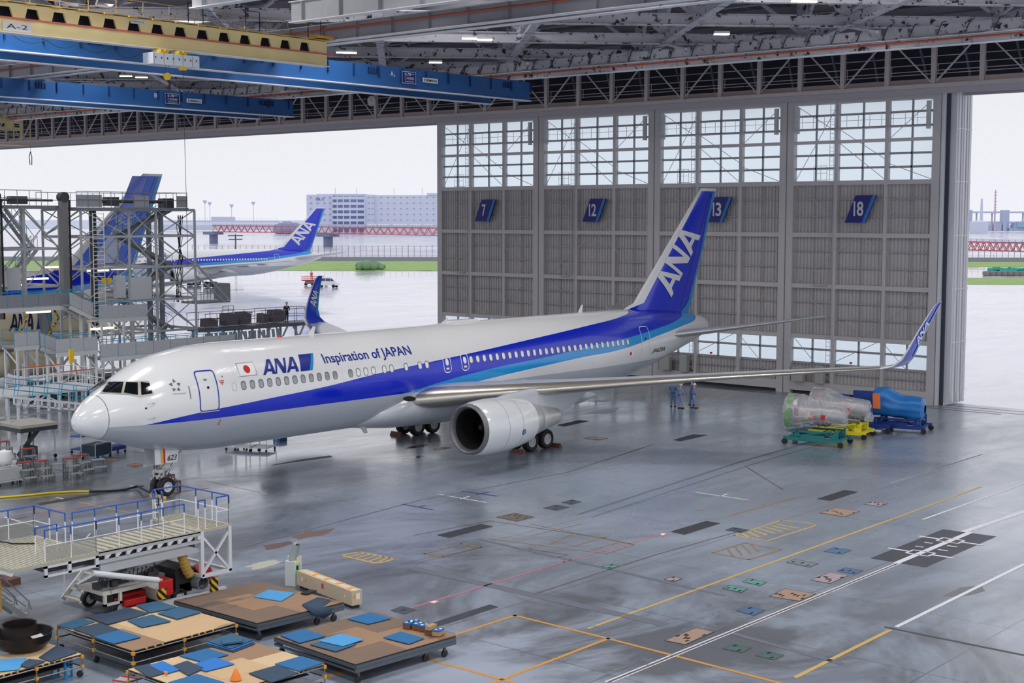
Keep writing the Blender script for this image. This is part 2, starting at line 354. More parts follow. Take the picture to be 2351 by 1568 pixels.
# doors
BLUELN = mat('door_outline_blue', (30, 50, 160), .3); WLN = mat('door_outline_white', (235, 238, 242), .3); GLN = mat('panel_line', (120, 124, 130), .5)
def cabin_door(y, z, w, h, r, mt, t=.07, name='cabin_door', fill=None):
    o = decal(name, [ring_tris(rrect(y, z, w+t, h+t, r+t/2, 6), rrect(y, z, w-t, h-t, r-t/2, 6))], lambda a, b: H.side(a, b, .02), mt, A, .25)
    return o
d1 = cabin_door(6.2, 5.28, 1.06, 1.9, .16, BLUELN, .055); tag(d1, 'front passenger door outlined in dark blue')
decal('door_window', [poly_tris(rrect(6.2, 5.45, .13, .13, .06))], lambda a, b: H.side(a, b, .024), DARK, d1)
decal('door_handle', [poly_tris([(6.05, 5.78), (6.22, 5.78), (6.22, 5.86), (6.05, 5.86)])], lambda a, b: H.side(a, b, .024), GLN, d1)
MB().box(2.36, 2.5, 5.66, 6.76, 4.27, 4.31).build('door_sill', BRUSH, d1)
d4 = cabin_door(43.12, 5.3, 1.08, 1.9, .2, WLN, .05); tag(d4, 'rear passenger door outlined in white')
decal('door_window', [poly_tris(rrect(43.12, 5.45, .12, .16, .06))], lambda a, b: H.side(a, b, .024), DARK, d4)
for y in (23.04, 24.55):
    ex = cabin_door(y, 5.3, .6, .98, .24, WLN, .05, 'emergency_exit'); tag(ex, 'overwing exit hatch outlined in white')
    decal('exit_window', [poly_tris(rrect(y, 5.4, .26, .38, .12))], lambda a, b: H.side(a, b, .024), PANE, ex)
    decal('exit_handle', [poly_tris(rrect(y, 5.03, .24, .1, .02))], lambda a, b: H.side(a, b, .024), WLN, ex)
# markings on the port side
def lettering(name, tris, m, ml=.16, off=.02, par=None, lab=None):
    o = decal(name, tris, lambda a, b: H.side(a, b, off), m, par or A, ml)
    if lab: tag(o, lab)
    return o
LB = mat('title_blue', (24, 44, 140), .3)
lettering('airline_title', logo_tris(9.66, 5.76, 2.36, .72, .33), LB, lab='ANA title letters in dark blue')
lettering('title_bar', [poly_tris([(12.13, 5.75), (12.4, 6.56), (13.28, 6.56), (12.86, 5.75)])], LB, lab='slanted dark blue block with a light blue edge')
lettering('title_bar_edge', [poly_tris([(12.72, 5.75), (12.94, 5.75), (13.42, 6.56), (13.26, 6.56)])], ANALIGHT, off=.026)
lettering('slogan', [fit_text('Inspiration of JAPAN', 13.9, 20.45, 5.86, 6.5, .012)], LB, .3, lab='Inspiration of JAPAN in dark blue letters')
WSP = mat('flag_white', (238, 238, 240), .3)
fl = lettering('national_flag', [poly_tris([(8.02, 5.82), (9.2, 5.82), (9.42, 6.42), (8.3, 6.42)])], WSP, off=.016, lab='white flag panel with red disc')
lettering('flag_outline', [ring_tris([(8.2, 5.8), (9.3, 5.8), (9.3, 6.43), (8.2, 6.43)], [(8.22, 5.82), (9.28, 5.82), (9.28, 6.41), (8.22, 6.41)])], GLN, par=fl, off=.022)
lettering('flag_disc', [poly_tris([(8.75+.2*math.cos(a*.3927), 6.12+.19*math.sin(a*.3927)) for a in range(16)])], RED, off=.024, par=fl)
f2 = lettering('rear_flag', [poly_tris([(40.75, 4.38), (41.45, 4.38), (41.45, 4.78), (40.75, 4.78)])], WSP, off=.016)
lettering('flag_disc', [poly_tris([(41.1+.14*math.cos(a*.3927), 4.58+.13*math.sin(a*.3927)) for a in range(16)])], RED, off=.022, par=f2)
lettering('registration', [fit_text('JA623A', 44.1, 46.1, 4.3, 4.68, .01, .25)], mat('lettering_black', (30, 30, 34), .4), .2, lab='registration JA623A in slanted black letters')
SG = mat('emblem_grey', (92, 98, 106), .3, .4)
st = []
for k in range(5):
    a = R(90+72*k); c = (4.52+.2*math.cos(a), 5.66+.22*math.sin(a)); q = lambda r, b: (c[0]+r*math.cos(a+b), c[1]+r*math.sin(a+b))
    st.append(poly_tris([q(.1, .2), q(.1, 2.5), q(.1, -1.9)]))
lettering('alliance_emblem', st, SG, .2, lab='grey five-point star emblem')
lettering('alliance_name', [fit_text('STAR ALLIANCE', 4.3, 4.95, 5.26, 5.31)], SG, .2)
lettering('red_mark', [poly_tris([(6.9, 5.68), (7.18, 5.68), (7.18, 5.72), (6.9, 5.72)]), poly_tris([(6.93, 5.6), (7.15, 5.6), (7.15, 5.64), (6.93, 5.64)]), poly_tris([(7.02, 5.5), (7.06, 5.5), (7.06, 5.6), (7.02, 5.6)])], RED, off=.018)
for (y, z, r) in ((5.15, 4.35, .0), (2.95, 4.72, .05), (7.15, 5.9, .03)): 
    if r: lettering('static_port', [poly_tris([(y+r*math.cos(a), z+r*math.sin(a)) for a in range(0, 6)])], DARK, off=.02)
for z in (4.95, 4.25): MB().tube(H.side(3.3, z), H.side(3.3, z)+Vector((.1, 0, 0)), .03).tube(H.side(3.3, z)+Vector((.1, .05, 0)), H.side(2.95, z-.03)+Vector((.16, 0, 0)), .014).build('pitot_probe', BRUSH, A)
lettering('drain_streamer', [poly_tris([(6.82, 3.55), (6.87, 3.55), (6.93, 3.86), (6.9, 3.86)])], RED, off=.03)
lettering('static_plate', [poly_tris([(5.15, 4.98), (5.2, 4.98), (5.2, 5.6), (5.15, 5.6)])], GLN, off=.012)
# antennas
for y, h in ((14.9, .42), (38.6, .5)):
    zt = H.at(y)[0]+H.at(y)[2]; MB().prism([(-.02, y-.22, zt-.03), (-.02, y+.2, zt-.03), (-.02, y+.3, zt+h), (-.02, y+.16, zt+h)], (.04, 0, 0)).build('blade_antenna', WHITE, A)
zt = H.at(27)[0]+H.at(27)[2]; MB().prism([(-.28, 25.2, zt-.05), (-.28, 25.7, zt+.16), (-.28, 27.9, zt+.14), (-.28, 28.6, zt-.05)], (.56, 0, 0)).build('antenna_fairing', WHITE, A, bevel=.08)
MB().prism([(.97, 17.4, 2.3), (.97, 17.9, 2.3), (.97, 18.1, 1.72), (.97, 17.85, 1.72)], (.05, 0, 0)).build('blade_antenna', BRUSH, A)
MB().tube((0, 12.7, 7.36), (0, 12.7, 7.47), .16, 12, .1).build('beacon_light', RED, A)
# wing-to-body fairing
WB = mat('wing_fairing_grey', (188, 192, 198), .3, coat=.3)
mb = MB(); rings = []
for y, a, b, zc in ((17.0, 1.0, .3, 2.35), (18.2, 2.0, .85, 2.75), (20, 2.62, 1.3, 3.0), (24, 2.85, 1.5, 3.05), (30, 2.75, 1.5, 3.05), (33.5, 2.2, 1.1, 2.95), (36.5, .8, .3, 2.3)):
    rings.append([Vector((a*math.cos(2*PI*j/40), y, zc+b*math.sin(2*PI*j/40))) for j in range(40)])
mb.loft(rings).build('belly_fairing', WB, A, smooth=60)
sc = H.hit(940, 915, .0)
decal('ram_air_inlet', [poly_tris([(940+15*math.cos(a*.4488), 915.5+6*math.sin(a*.4488)) for a in range(14)])], lambda u, v: Vector(at(u, v, x=2.78)), DARK, A)
# wings
GREYW = mat('wing_grey', (176, 181, 188), .3, coat=.2, var=.05)
def wing_secs(sg):
    L = [(1.0, 19.1, 3.3, 10.6, .16), (2.6, 20.2, 3.42, 9.7, .16), (5.2, 22.15, 3.74, 8.2, .15), (8.2, 24.3, 4.08, 6.75, .135), (12, 26.97, 4.5, 5.6, .105), (17, 30.5, 4.98, 4.2, .092), (21, 33.35, 5.33, 3.05, .09), (23.4, 35.05, 5.52, 2.35, .1)]
    return [((sg*x, y, z), c, t) for x, y, z, c, t in L]
def winglet_secs(sg):
    L = [(23.4, 35.05, 5.52, 2.35, .1), (23.95, 35.38, 5.66, 2.0, .1), (24.32, 35.62, 6.02, 1.6, .1), (24.58, 35.95, 6.65, 1.3, .09), (24.82, 36.5, 7.5, 1.08, .08), (25.07, 37.1, 8.3, .86, .08), (25.25, 37.62, 8.9, .68, .07), (25.35, 38.0, 9.12, .42, .06)]
    return [((sg*x, y, z), c, t) for x, y, z, c, t in L]
WLB = mat('winglet_blue', (44, 72, 200), .18, coat=.6)
for sg, side in ((1, 'port'), (-1, 'starboard')):
    w = surf('wing', wing_secs(sg), GREYW, A); tag(w, 'long swept wing on the near side with polished leading edge' if sg > 0 else 'far wing, only its upturned tip in view')
    surf('leading_edge_slat', wing_secs(sg)[1:], CHROME, w, 0, .13, 1.02)
    wg = surf('winglet', winglet_secs(sg), WLB, A); tag(wg, 'upturned wing tip painted blue with white ANA letters')
    surf('winglet_leading_edge', winglet_secs(sg), mat('winglet_edge', (214, 214, 214), .25, .3), wg, 0, .1, 1.03)
    WS = winglet_secs(1)
    def wlp(y, z, off, sg=sg, WS=WS, out=1):
        for i in range(len(WS)-1):
            z0, z1 = WS[i][0][2], WS[i+1][0][2]
            if z <= z1 or i == len(WS)-2:
                f = (z-z0)/(z1-z0); x = WS[i][0][0]*(1-f)+WS[i+1][0][0]*f; c = WS[i][1]*(1-f)+WS[i+1][1]*f; y0 = WS[i][0][1]*(1-f)+WS[i+1][0][1]*f; break
        return (x, y0+y*c, z)
    # letters run up the winglet: u = along the span, v = across the chord
    def wmap(a, b, sg=sg, off=.075):
        z = 6.75+a*1.15; p = wlp(.78-b*.55+(0), z+b*.28, 0); return (sg*p[0]+off, p[1], p[2])
    decal('winglet_letters', [( [(v[0], v[1], 0) for v in t[0]], t[1]) for t in logo_tris(0, 0, 1, 1, 0)], wmap, WHITEP, wg, .3)
    cy = [wlp(.8, z, 0) for z in (6.1, 6.6, 7.3, 8, 8.6, 9.0)]; cz = [wlp(1.0, z, 0) for z in (6.1, 6.6, 7.3, 8, 8.6, 9.0)]
    mb = MB(); 
    for k in range(5): mb.add([(sg*cy[k][0]+.055, cy[k][1], cy[k][2]), (sg*cz[k][0]+.02, cz[k][1]+.01, cz[k][2]), (sg*cz[k+1][0]+.02, cz[k+1][1]+.01, cz[k+1][2]), (sg*cy[k+1][0]+.055, cy[k+1][1], cy[k+1][2])], [(0, 1, 2, 3)])
    mb.build('trailing_band', ANALIGHT, wg)
    # flap track fairings under the wing
    for l, yy, z, ln, r in ((6.1, 28.2, 2.95, 5.2, .42), (12.2, 30.9, 4.25, 3.4, .24), (16.2, 33.2, 4.7, 2.7, .18)):
        MB().lathe([(.02, 0), (r*.7, ln*.15), (r, ln*.4), (r*.85, ln*.7), (r*.3, ln*.95), (.02, ln)], (sg*l, yy-ln*.2, z), 'Y', 16).build('flap_fairing', GREYW, w, smooth=60)
    # engine
    c = (sg*7.92, 18.75, 2.5)
    nac = MB().lathe([(1.25, .06), (1.36, .22), (1.45, .7), (1.5, 1.5), (1.49, 2.4), (1.4, 3.4), (1.22, 4.5), (1.15, 4.52)], c, 'Y', 56).build('engine_nacelle', mat('nacelle_grey_white', (208, 211, 214), .2, coat=.6), A, smooth=60)
    tag(nac, 'light grey engine cowl hanging under the near wing' if sg > 0 else 'engine under the far wing')
    MB().lathe([(1.09, .34), (1.11, .22), (1.17, .05), (1.25, 0), (1.33, .05), (1.37, .24)], c, 'Y', 56).build('inlet_lip', mat('inlet_lip_metal', (112, 112, 116), .45, .5), nac, smooth=60)
    MB().lathe([(1.09, .3), (1.08, 1.9)], c, 'Y', 40).build('inlet_duct', mat('duct_dark', (14, 14, 17), .7), nac, smooth=60)  # duct and fan coloured near black to hold the inlet's shade
    fb = MB(); fb.cur = 0; fb.lathe([(.02, .95), (.12, 1.0), (.36, 1.45), (.38, 1.6)], c, 'Y', 24); fb.cur = 1
    for k in range(34):
        a = 2*PI*k/34; r0, r1 = .36, 1.06; d = Vector((math.cos(a), 0, math.sin(a))); t = Vector((-math.sin(a), 0, math.cos(a)))
        C0 = Vector(c)+Vector((0, 1.6, 0)); fb.add([C0+d*r0-t*.03, C0+d*r0+t*.05+Vector((0, .15, 0)), C0+d*r1+t*.12+Vector((0, .12, 0)), C0+d*r1-t*.04], [(0, 1, 2, 3)])
    fb.cur = 2; fb.lathe([(0.02, 1.85), (1.08, 1.85)], c, 'Y', 24); fb.build('fan', [BLACK, mat('fan_blades', (18, 18, 22), .4, .6), DARK], nac)
    for yy in (1.75, 2.95): MB().lathe([(1.505 if yy < 2 else 1.463, yy), (1.508 if yy < 2 else 1.462, yy+.015)], c, 'Y', 56).build('cowl_seam', GLN, nac)
    MB().lathe([(1.0, 4.2), (.98, 4.9), (.86, 5.5), (.8, 5.55)], c, 'Y', 40).build('core_cowl', BRUSH, nac, smooth=60)
    MB().lathe([(.82, 5.3), (.84, 5.55), (.66, 6.5), (.5, 7.35), (.45, 7.35), (.4, 6.6)], c, 'Y', 40).build('exhaust_nozzle', BRUSH, nac, smooth=60)
    def em(a, b, c=c, sg=sg): th = b; return (c[0]+1.47*math.cos(th)*1, c[1]+a, c[2]+1.47*math.sin(th))
    if sg > 0:
        ep = [(3.0+(.13+.02*(k % 2))*math.cos(k*PI/8), -.22+(.1+.015*(k % 2))*math.sin(k*PI/8)) for k in range(16)]; ei = [(3.0+.09*math.cos(k*PI/8), -.22+.066*math.sin(k*PI/8)) for k in range(16)]
        decal('engine_emblem', [ring_tris(ep, ei), poly_tris([(2.94, -.24), (3.06, -.24), (3.06, -.2), (2.94, -.2)])], em, LB, nac)
    py = MB().prism([(sg*7.92-.25, 20.4, 3.85), (sg*7.92-.25, 22.0, 4.1), (sg*7.92-.25, 25, 4.25), (sg*7.92-.25, 29.6, 4.0), (sg*7.92-.25, 28.9, 3.6), (sg*7.92-.25, 27.4, 2.85), (sg*7.92-.25, 26.3, 2.72), (sg*7.92-.25, 24.6, 3.1), (sg*7.92-.25, 23.0, 3.5)], (.5, 0, 0)).build('engine_pylon', WB, A, bevel=.12)
# tail
FINB = mat('fin_blue', (6, 46, 204), .22, coat=.5, var=.06, vs=.4)
def fsec(k): return ((0, 44.17+k*(52.98-44.17), 7.2+k*(15.84-7.2)), (51.44-44.17)*(1-k)+(55.11-52.98)*k, .11)
fin = surf('vertical_stabilizer', [((0, 43.0, 6.6), 8.2, .1)]+[fsec(k) for k in (0, .1, .3, .5, .7, .9, .975)], FINB, A, flat=(1, 0, 0)); tag(fin, 'tall blue tail fin with white ANA letters')
surf('fin_leading_edge', [((0, 41.6, 7.15), 3, .06), ((0, 43.4, 7.32), 4, .08)]+[fsec(k) for k in (.06, .1, .3, .5, .7, .9, 1)], mat('fin_edge_white', (225, 225, 228), .25, coat=.3), fin, 0, .115, 1.02, flat=(1, 0, 0))
surf('fin_tip', [fsec(.975), fsec(1.0)], WHITE, fin, flat=(1, 0, 0))
def finx(y, z, off=.03):
    k = (z-7.2)/8.64; (P, c, t) = fsec(k); q = min(max((y-P[1])/c, 0), 1)
    h = .5*(2.969*math.sqrt(q)-1.26*q-3.516*q*q+2.843*q**3-1.015*q**4)*t*c; return (h+off, y, z)
def te(z): return 51.44+(55.11-51.44)*(z-6.45)/(15.87-6.45)
cb = [(te(z)+.0, z) for z in (6.55, 8, 10, 12, 14, 15.62)]; ci = [(54.56, 15.62), (53.95, 14), (53.3, 12), (52.6, 10), (51.75, 7.9), (51.2, 7.3), (50.5, 6.9), (49.9, 6.65)]
decal('fin_trailing_band', [poly_tris(cb+ci)], lambda y, z: finx(y, z, .02), ANALIGHT, fin, .5)
for s_ in (1,):
    O = Vector((0, 48.87, 7.95)); Ax = Vector((0, 52.92-48.87, 12.35-7.95)); Uu = Vector((0, -2.25, .95))
    decal('fin_letters', logo_tris(0, 0, 1, 1, 0), lambda a, b: finx(*((O+Ax*a+Uu*b)[1:]), .035), WHITEP, fin, .12)
ru = [poly_tris([(50.3, 7.2), (50.34, 7.2), (54.25, 15.5), (54.2, 15.5)])]
decal('rudder_hinge_line', ru, lambda y, z: finx(y, z, .03), ANABLUE, fin, .6)
for sg in (1, -1):
    sb = surf('horizontal_stabilizer', [((sg*.6, 47.0, 5.3), 5.6, .12), ((sg*1.6, 47.4, 5.42), 5.2, .12), ((sg*5, 50.3, 5.95), 3.6, .11), ((sg*9.0, 53.4, 6.62), 1.9, .1), ((sg*9.31, 53.9, 6.68), 1.4, .08)], GREYW, A)
    surf('stabilizer_leading_edge', [((sg*1.6, 47.4, 5.42), 5.2, .12), ((sg*5, 50.3, 5.95), 3.6, .11), ((sg*9.0, 53.4, 6.62), 1.9, .1)], mat('stabilizer_edge_metal', (196, 198, 202), .35, .4), sb, 0, .08, 1.03)
# landing gear
def gear(x, y, name):
    mb = MB(); mb.tube((x, y, .6), (x, y, 2.6), .16, 12).tube((x, y, 1.2), (x*.4, y-.1, 2.6), .08).tube((x, y-.75, .58), (x, y+.75, .58), .1, 10)
    for k in (-.71, .71): mb.tube((x-.7, y+k, .58), (x+.7, y+k, .58), .07, 10)
    mb.bar((x-.5, y-.9, 1.2), (x+.5, y-.9, 1.2), .03).bar((x-.02, y-.1, 1.3), (x-.02, y+1.2, 2.4), .05)
    g = mb.build(name, LSTEEL, A)
    for k in (-.71, .71):
        for q in (-.57, .57): wheel('wheel', (x+q, y+k, .585), .585, .44, g)
    return g
gm = 5.13+22.76
tag(gear(4.65, gm, 'main_landing_gear'), 'four-wheel main gear truck behind the near engine'); tag(gear(-4.65, gm, 'main_landing_gear'), 'four-wheel main gear truck seen under the belly')
ny = 5.13
mb = MB(); mb.tube((0, ny, .45), (0, ny, 2.3), .1, 12).tube((0, ny, 1.1), (0, ny, 2.4), .14, 12).tube((-.42, ny, .47), (.42, ny, .47), .07).tube((0, ny+.2, 1.0), (0, ny+1.3, 2.3), .06).tube((0, ny-.1, .7), (0, ny-.35, 1.15), .05).tube((-.25, ny-.1, 1.25), (.25, ny-.1, 1.25), .06)
for k in range(7): mb.pipe([(.12*math.cos(k), ny-.15, 1.5-.02*k), (.2*math.cos(k*1.7), ny-.3, 1.2), (.14*math.sin(k), ny-.12, .75)], .018, 5)
mb.obox((.1, ny-.32, 1.28), .5, .25, .16).obox((.12, ny+.1, 1.45), .3, .3, .25).tube((-.3, ny-.3, 1.0), (.35, ny-.3, 1.0), .06).tube((.2, ny-.5, .9), (.2, ny, 1.5), .05)
mb.bar((-.1, ny-.45, 1.0), (.3, ny-.45, 1.05), .1).tube((.3, ny-.25, 1.3), (.3, ny+.25, 1.3), .05).obox((-.28, ny-.2, 1.15), .2, .3, .2)
ng = mb.build('nose_landing_gear', BRUSH, A); tag(ng, 'twin-wheel nose gear under the nose')
for q in (-.29, .29): wheel('wheel', (q, ny, .47), .47, .34, ng)
nd = MB().prism([(.45, ny-.75, 1.66), (.45, ny+.55, 1.66), (.5, ny+.6, 2.35), (.42, ny-.1, 2.5), (.42, ny-.75, 2.42)], (.05, 0, 0)).build('gear_door', WHITE, ng, bevel=.01); tag(nd, 'white nose gear door numbered 623')
decal('door_number', [fit_text('623', ny-.05, ny+.5, 1.78, 2.06, .012, .3)], lambda a, b: (.516+(b-1.5)*.02, a, b), mat('lettering_black', (30, 30, 34)), nd)
for yy, mt in ((ny-.42, YELLOW), (ny-.28, RED)): decal('door_stripe', [poly_tris([(yy, 1.68), (yy+.1, 1.68), (yy+.1, 2.38), (yy, 2.38)])], lambda a, b: (.512+(b-1.5)*.0, a, b), mt, nd)
MB().prism([(-.46, ny-.75, 1.45), (-.46, ny+.85, 1.45), (-.5, ny+.85, 2.35), (-.46, ny-.75, 2.4)], (-.04, 0, 0)).build('gear_door', WHITE, ng)
MB().box(-.55, .4, ny-1.3, ny-1.22, 1.75, 2.3).build('gear_door', mat('door_inner_grey', (150, 152, 156)), ng)
# ------------------------------------------------------------------ floor, apron
def floor_mat(name, ca, cb, dk, rmin, rmax, joint=True, wet=0., sc=.05, gloss=.5, coat=.6, cr0=.05, cr1=.25):
    m = bpy.data.materials.new(name); m.use_nodes = True; N = m.node_tree.nodes; L = m.node_tree.links; b = N['Principled BSDF']
    t = N.new('ShaderNodeTexCoord')
    def noise(scale, st=(1, 1, 1), det=6, rg=.6, dist=0):
        mp = N.new('ShaderNodeMapping'); mp.inputs['Scale'].default_value = st; L.new(t.outputs['Object'], mp.inputs[0])
        n = N.new('ShaderNodeTexNoise'); n.inputs['Scale'].default_value = scale; n.inputs['Detail'].default_value = det; n.inputs['Roughness'].default_value = rg; n.inputs['Distortion'].default_value = dist
        L.new(mp.outputs[0], n.inputs[0]); return n.outputs[0]
    def ramp(src, a, b_, lo=0, hi=1):
        r = N.new('ShaderNodeMapRange'); L.new(src, r.inputs[0]); r.inputs[1].default_value = a; r.inputs[2].default_value = b_; r.inputs[3].default_value = lo; r.inputs[4].default_value = hi; return r.outputs[0]
    def mix(f, a, c):
        k = N.new('ShaderNodeMix'); k.data_type = 'RGBA'
        if isinstance(f, float): k.inputs[0].default_value = f
        else: L.new(f, k.inputs[0])
        for i, q in ((6, a), (7, c)):
            if isinstance(q, tuple): k.inputs[i].default_value = q
            else: L.new(q, k.inputs[i])
        return k.outputs[2]
    c1 = mix(ramp(noise(sc, (1, 1, 1), 5, .6, .6), .35, .65), srgb(*ca), srgb(*cb))
    c2 = mix(ramp(noise(.3, (1, .3, 1), 7, .65, .5), .56, .8, 0, .5), c1, srgb(*dk))
    c3 = mix(ramp(noise(.9, (1, .12, 1), 7, .65), .48, .74, 0, .5), c2, srgb(min(255, ca[0]+30), min(255, ca[1]+30), min(255, ca[2]+32)))
    if joint:
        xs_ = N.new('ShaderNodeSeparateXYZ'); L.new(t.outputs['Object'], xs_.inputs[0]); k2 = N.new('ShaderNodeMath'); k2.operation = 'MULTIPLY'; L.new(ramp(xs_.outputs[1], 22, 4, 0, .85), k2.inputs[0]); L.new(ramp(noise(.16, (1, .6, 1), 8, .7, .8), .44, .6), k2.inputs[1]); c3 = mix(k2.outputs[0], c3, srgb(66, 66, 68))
        x = N.new('ShaderNodeSeparateXYZ'); L.new(t.outputs['Object'], x.inputs[0]); J = None
        for ax, per, off in ((0, 7.2, 1.1), (1, 6.3, 2.0)):
            a = N.new('ShaderNodeMath'); a.operation = 'ADD'; L.new(x.outputs[ax], a.inputs[0]); a.inputs[1].default_value = 700+off
            q = N.new('ShaderNodeMath'); q.operation = 'MODULO'; L.new(a.outputs[0], q.inputs[0]); q.inputs[1].default_value = per
            w = N.new('ShaderNodeMath'); w.operation = 'LESS_THAN'; L.new(q.outputs[0], w.inputs[0]); w.inputs[1].default_value = .055
            if J is None: J = w.outputs[0]
            else:
                k = N.new('ShaderNodeMath'); k.operation = 'MAXIMUM'; L.new(J, k.inputs[0]); L.new(w.outputs[0], k.inputs[1]); J = k.outputs[0]
        k = N.new('ShaderNodeMath'); k.operation = 'MULTIPLY'; L.new(J, k.inputs[0]); k.inputs[1].default_value = .6; c3 = mix(k.outputs[0], c3, srgb(60, 64, 70))
    L.new(c3, b.inputs['Base Color'])
    rr = ramp(noise(.22, (1, .35, 1), 7, .7, 1.5), .38, .62, rmin, rmax); L.new(rr, b.inputs['Roughness'])
    b.inputs['Specular IOR Level'].default_value = gloss
    b.inputs['Coat Weight'].default_value = coat; b.inputs['Coat IOR'].default_value = 1.6; xw = N.new('ShaderNodeSeparateXYZ'); L.new(t.outputs['Object'], xw.inputs[0]); aw = N.new('ShaderNodeMath'); aw.operation = 'ADD'; L.new(ramp(noise(.12, (1, .4, 1), 6, .65, 1.0), .4, .62, cr0, cr1), aw.inputs[0]); L.new(ramp(xw.outputs[0], -6, 9, 0, .2) if joint else ramp(xw.outputs[0], 9e5, 1e6, 0, .1), aw.inputs[1]); L.new(aw.outputs[0], b.inputs['Coat Roughness'])
    return m
FLOOR = MB().box(-175, 75, -75, 64.5, -.5, 0).build('floor', floor_mat('hangar_concrete', (122, 134, 148), (156, 166, 182), (74, 78, 86), .2, .45, gloss=.5, coat=1.0, cr0=.03, cr1=.2)); tag(FLOOR, kind='structure')
APR = MB().box(-1500, 700, 64.5, 232, -.5, -.02).build('floor', floor_mat('wet_apron', (150, 152, 162), (176, 178, 188), (120, 122, 134), .05, .25, joint=False, sc=.02, gloss=.8)); tag(APR, kind='structure'); APR.name = 'floor_apron'
# ------------------------------------------------------------------ hangar doors
CORR = mat('corrugated_sheet', (188, 184, 184), .5, var=.08)
POLY = bpy.data.materials.new('translucent_pane'); POLY.use_nodes = True
_n = POLY.node_tree.nodes; _l = POLY.node_tree.links; _n.remove(_n['Principled BSDF']); o_ = _n['Material Output']
tr = _n.new('ShaderNodeBsdfTransparent'); tr.inputs[0].default_value = (.86, .96, 1, 1); tl = _n.new('ShaderNodeBsdfTranslucent'); tl.inputs[0].default_value = (.9, .97, 1, 1)
gl = _n.new('ShaderNodeBsdfDiffuse'); gl.inputs[0].default_value = (.8, .88, .92, 1); mx = _n.new('ShaderNodeMixShader'); mx.inputs[0].default_value = .42; _l.new(tr.outputs[0], mx.inputs[1]); _l.new(tl.outputs[0], mx.inputs[2])
_l.new(mx.outputs[0], o_.inputs[0]); mx.inputs[0].default_value = .2; tr.inputs[0].default_value = (.93, .98, 1, 1)
DW, DX0, DY, DH = 12.4977, -35.5827, 62.18, 22.84
FRM = mat('door_frame_grey', (192, 189, 191), .5, var=.06)
def add_door(i):
    X = DX0+i*DW; o = empty('door_%d' % (i+1), (X, DY, 0), kind='structure'); w = DW
    f = MB(); f.box(.05, .62, -.02, .5, 0, DH-.1).box(w-.62, w-.05, -.02, .5, 0, DH-.1).box(.6, w-.6, 0, .5, DH-.55, DH-.1).box(.6, w-.6, 0, .5, .25, .95)
    xs = (4.2, 8.3)
    for x in xs: f.box(x-.14, x+.14, .05, .45, .9, DH-.5)
    for z in (16.3, 12.35, 8.42, 4.5): f.box(.6, w-.6, .02, .4, z-.17, z+.17)
    for z in (19.4,): f.box(.6, w-.6, .06, .4, z-.12, z+.12)
    f.build('door_frame', FRM, o)
    g = MB()
    for z in (15.05, 13.75, 11.1, 9.85, 7.15, 5.95, 1.7): g.box(.6, w-.6, .32, .45, z-.05, z+.05)
    for z in (21.43, 20.4, 18.42, 17.42, 3.5, 2.4): g.box(.6, w-.6, .32, .46, z-.08, z+.08)
    for x0, x1 in ((.62, 4.06), (4.34, 8.16), (8.44, w-.62)):
        m_ = (x0+x1)/2
        g.box(m_-.06, m_+.06, .32, .46, 16.4, DH-.5).box(m_-.06, m_+.06, .32, .46, 2.4, 4.4)
    for x in (2.3, 6.3, 10.3):
        g.box(x-.02, x+.02, .3, .36, 4.6, 16.2)
    g.build('window_bars', mat('door_bar_grey', (158, 162, 165), .5), o)
    c = MB()
    for z0, z1 in ((4.5, 16.3), (.3, 2.4)):
        pts = []; x = .6; k = 0
        while x < w-.6: pts += [(x, .46), (x+.12, .46), (x+.15, .56), (x+.27, .56)]; x += .3
        pts.append((w-.6, .46)); n = len(pts)
        c.add([(a, b, z0) for a, b in pts]+[(a, b, z1) for a, b in pts], [(q, q+1, n+q+1, n+q) for q in range(n-1)])
    c.build('corrugated_panel', CORR, o)
    p = MB()
    for z0, z1 in ((16.4, DH-.5), (2.4, 4.4)): p.box(.6, w-.6, .5, .53, z0, z1)
    p.build('translucent_panel', POLY, o)
    MB().box(.1, w-.1, .5, .6, 0, .45).build('door_skirt', mat('skirt_dark', (70, 70, 76), .7), o)  # dark strip added to stop light under the leaf and read as rail shadow
    b = MB()
    for pts in (((.7, .2, 16.5), (4.1, .1, 21.9)), ((4.3, .1, 19.4), (8.2, .1, 16.5)), ((.8, .1, 22.2), (4.1, .1, 20.2)), ((4.3, .1, 20.4), (8.2, .1, 18)), ((8.4, .1, 19.4), (11.8, .1, 22.2)), ((8.4, .1, 17.7), (11.8, .1, 16.5)), ((.7, .1, 4.5), (4.2, .1, 1)), ((8.3, .1, 4.4), (11.8, .1, .9)), ((4.3, .1, 2.6), (8.2, .1, 4.5)), ((.8, .1, 16.1), (6.3, .1, 12.4)), ((6.3, .1, 12.4), (11.8, .1, 16.1)), ((.8, .1, 8.5), (6.3, .1, 12.4)), ((11.8, .1, 8.5), (6.3, .1, 12.4)), ((.8, .1, 8.4), (6.3, .1, 4.6)), ((11.8, .1, 8.4), (6.3, .1, 4.6))): b.tube(*pts, .025, 5)
    b.build('brace_rod', FRM, o)
    l = MB()
    for x in (3.72, 4.06): l.tube((x, -.05, 1.2), (x, -.05, 22.2), .02, 5)
    for k in range(60): l.tube((3.72, -.05, 1.4+k*.345), (4.06, -.05, 1.4+k*.345), .012, 4)
    for zz in (16.5, 8.5):
        for x in (2.5, 3.1, 3.6): l.tube((x, -.25, zz), (x, -.25, zz+1.1), .018, 4)
        l.box(2.5, 3.6, -.3, 0, zz, zz+.04).bar((2.5, -.25, zz+1.1), (3.6, -.25, zz+1.1), .03).bar((2.5, -.25, zz+.55), (3.6, -.25, zz+.55), .025)
    l.build('ladder', FRM, o)
    q = MB(); q.box(.65, w-.65, -.5, 0, 20.28, 20.34)
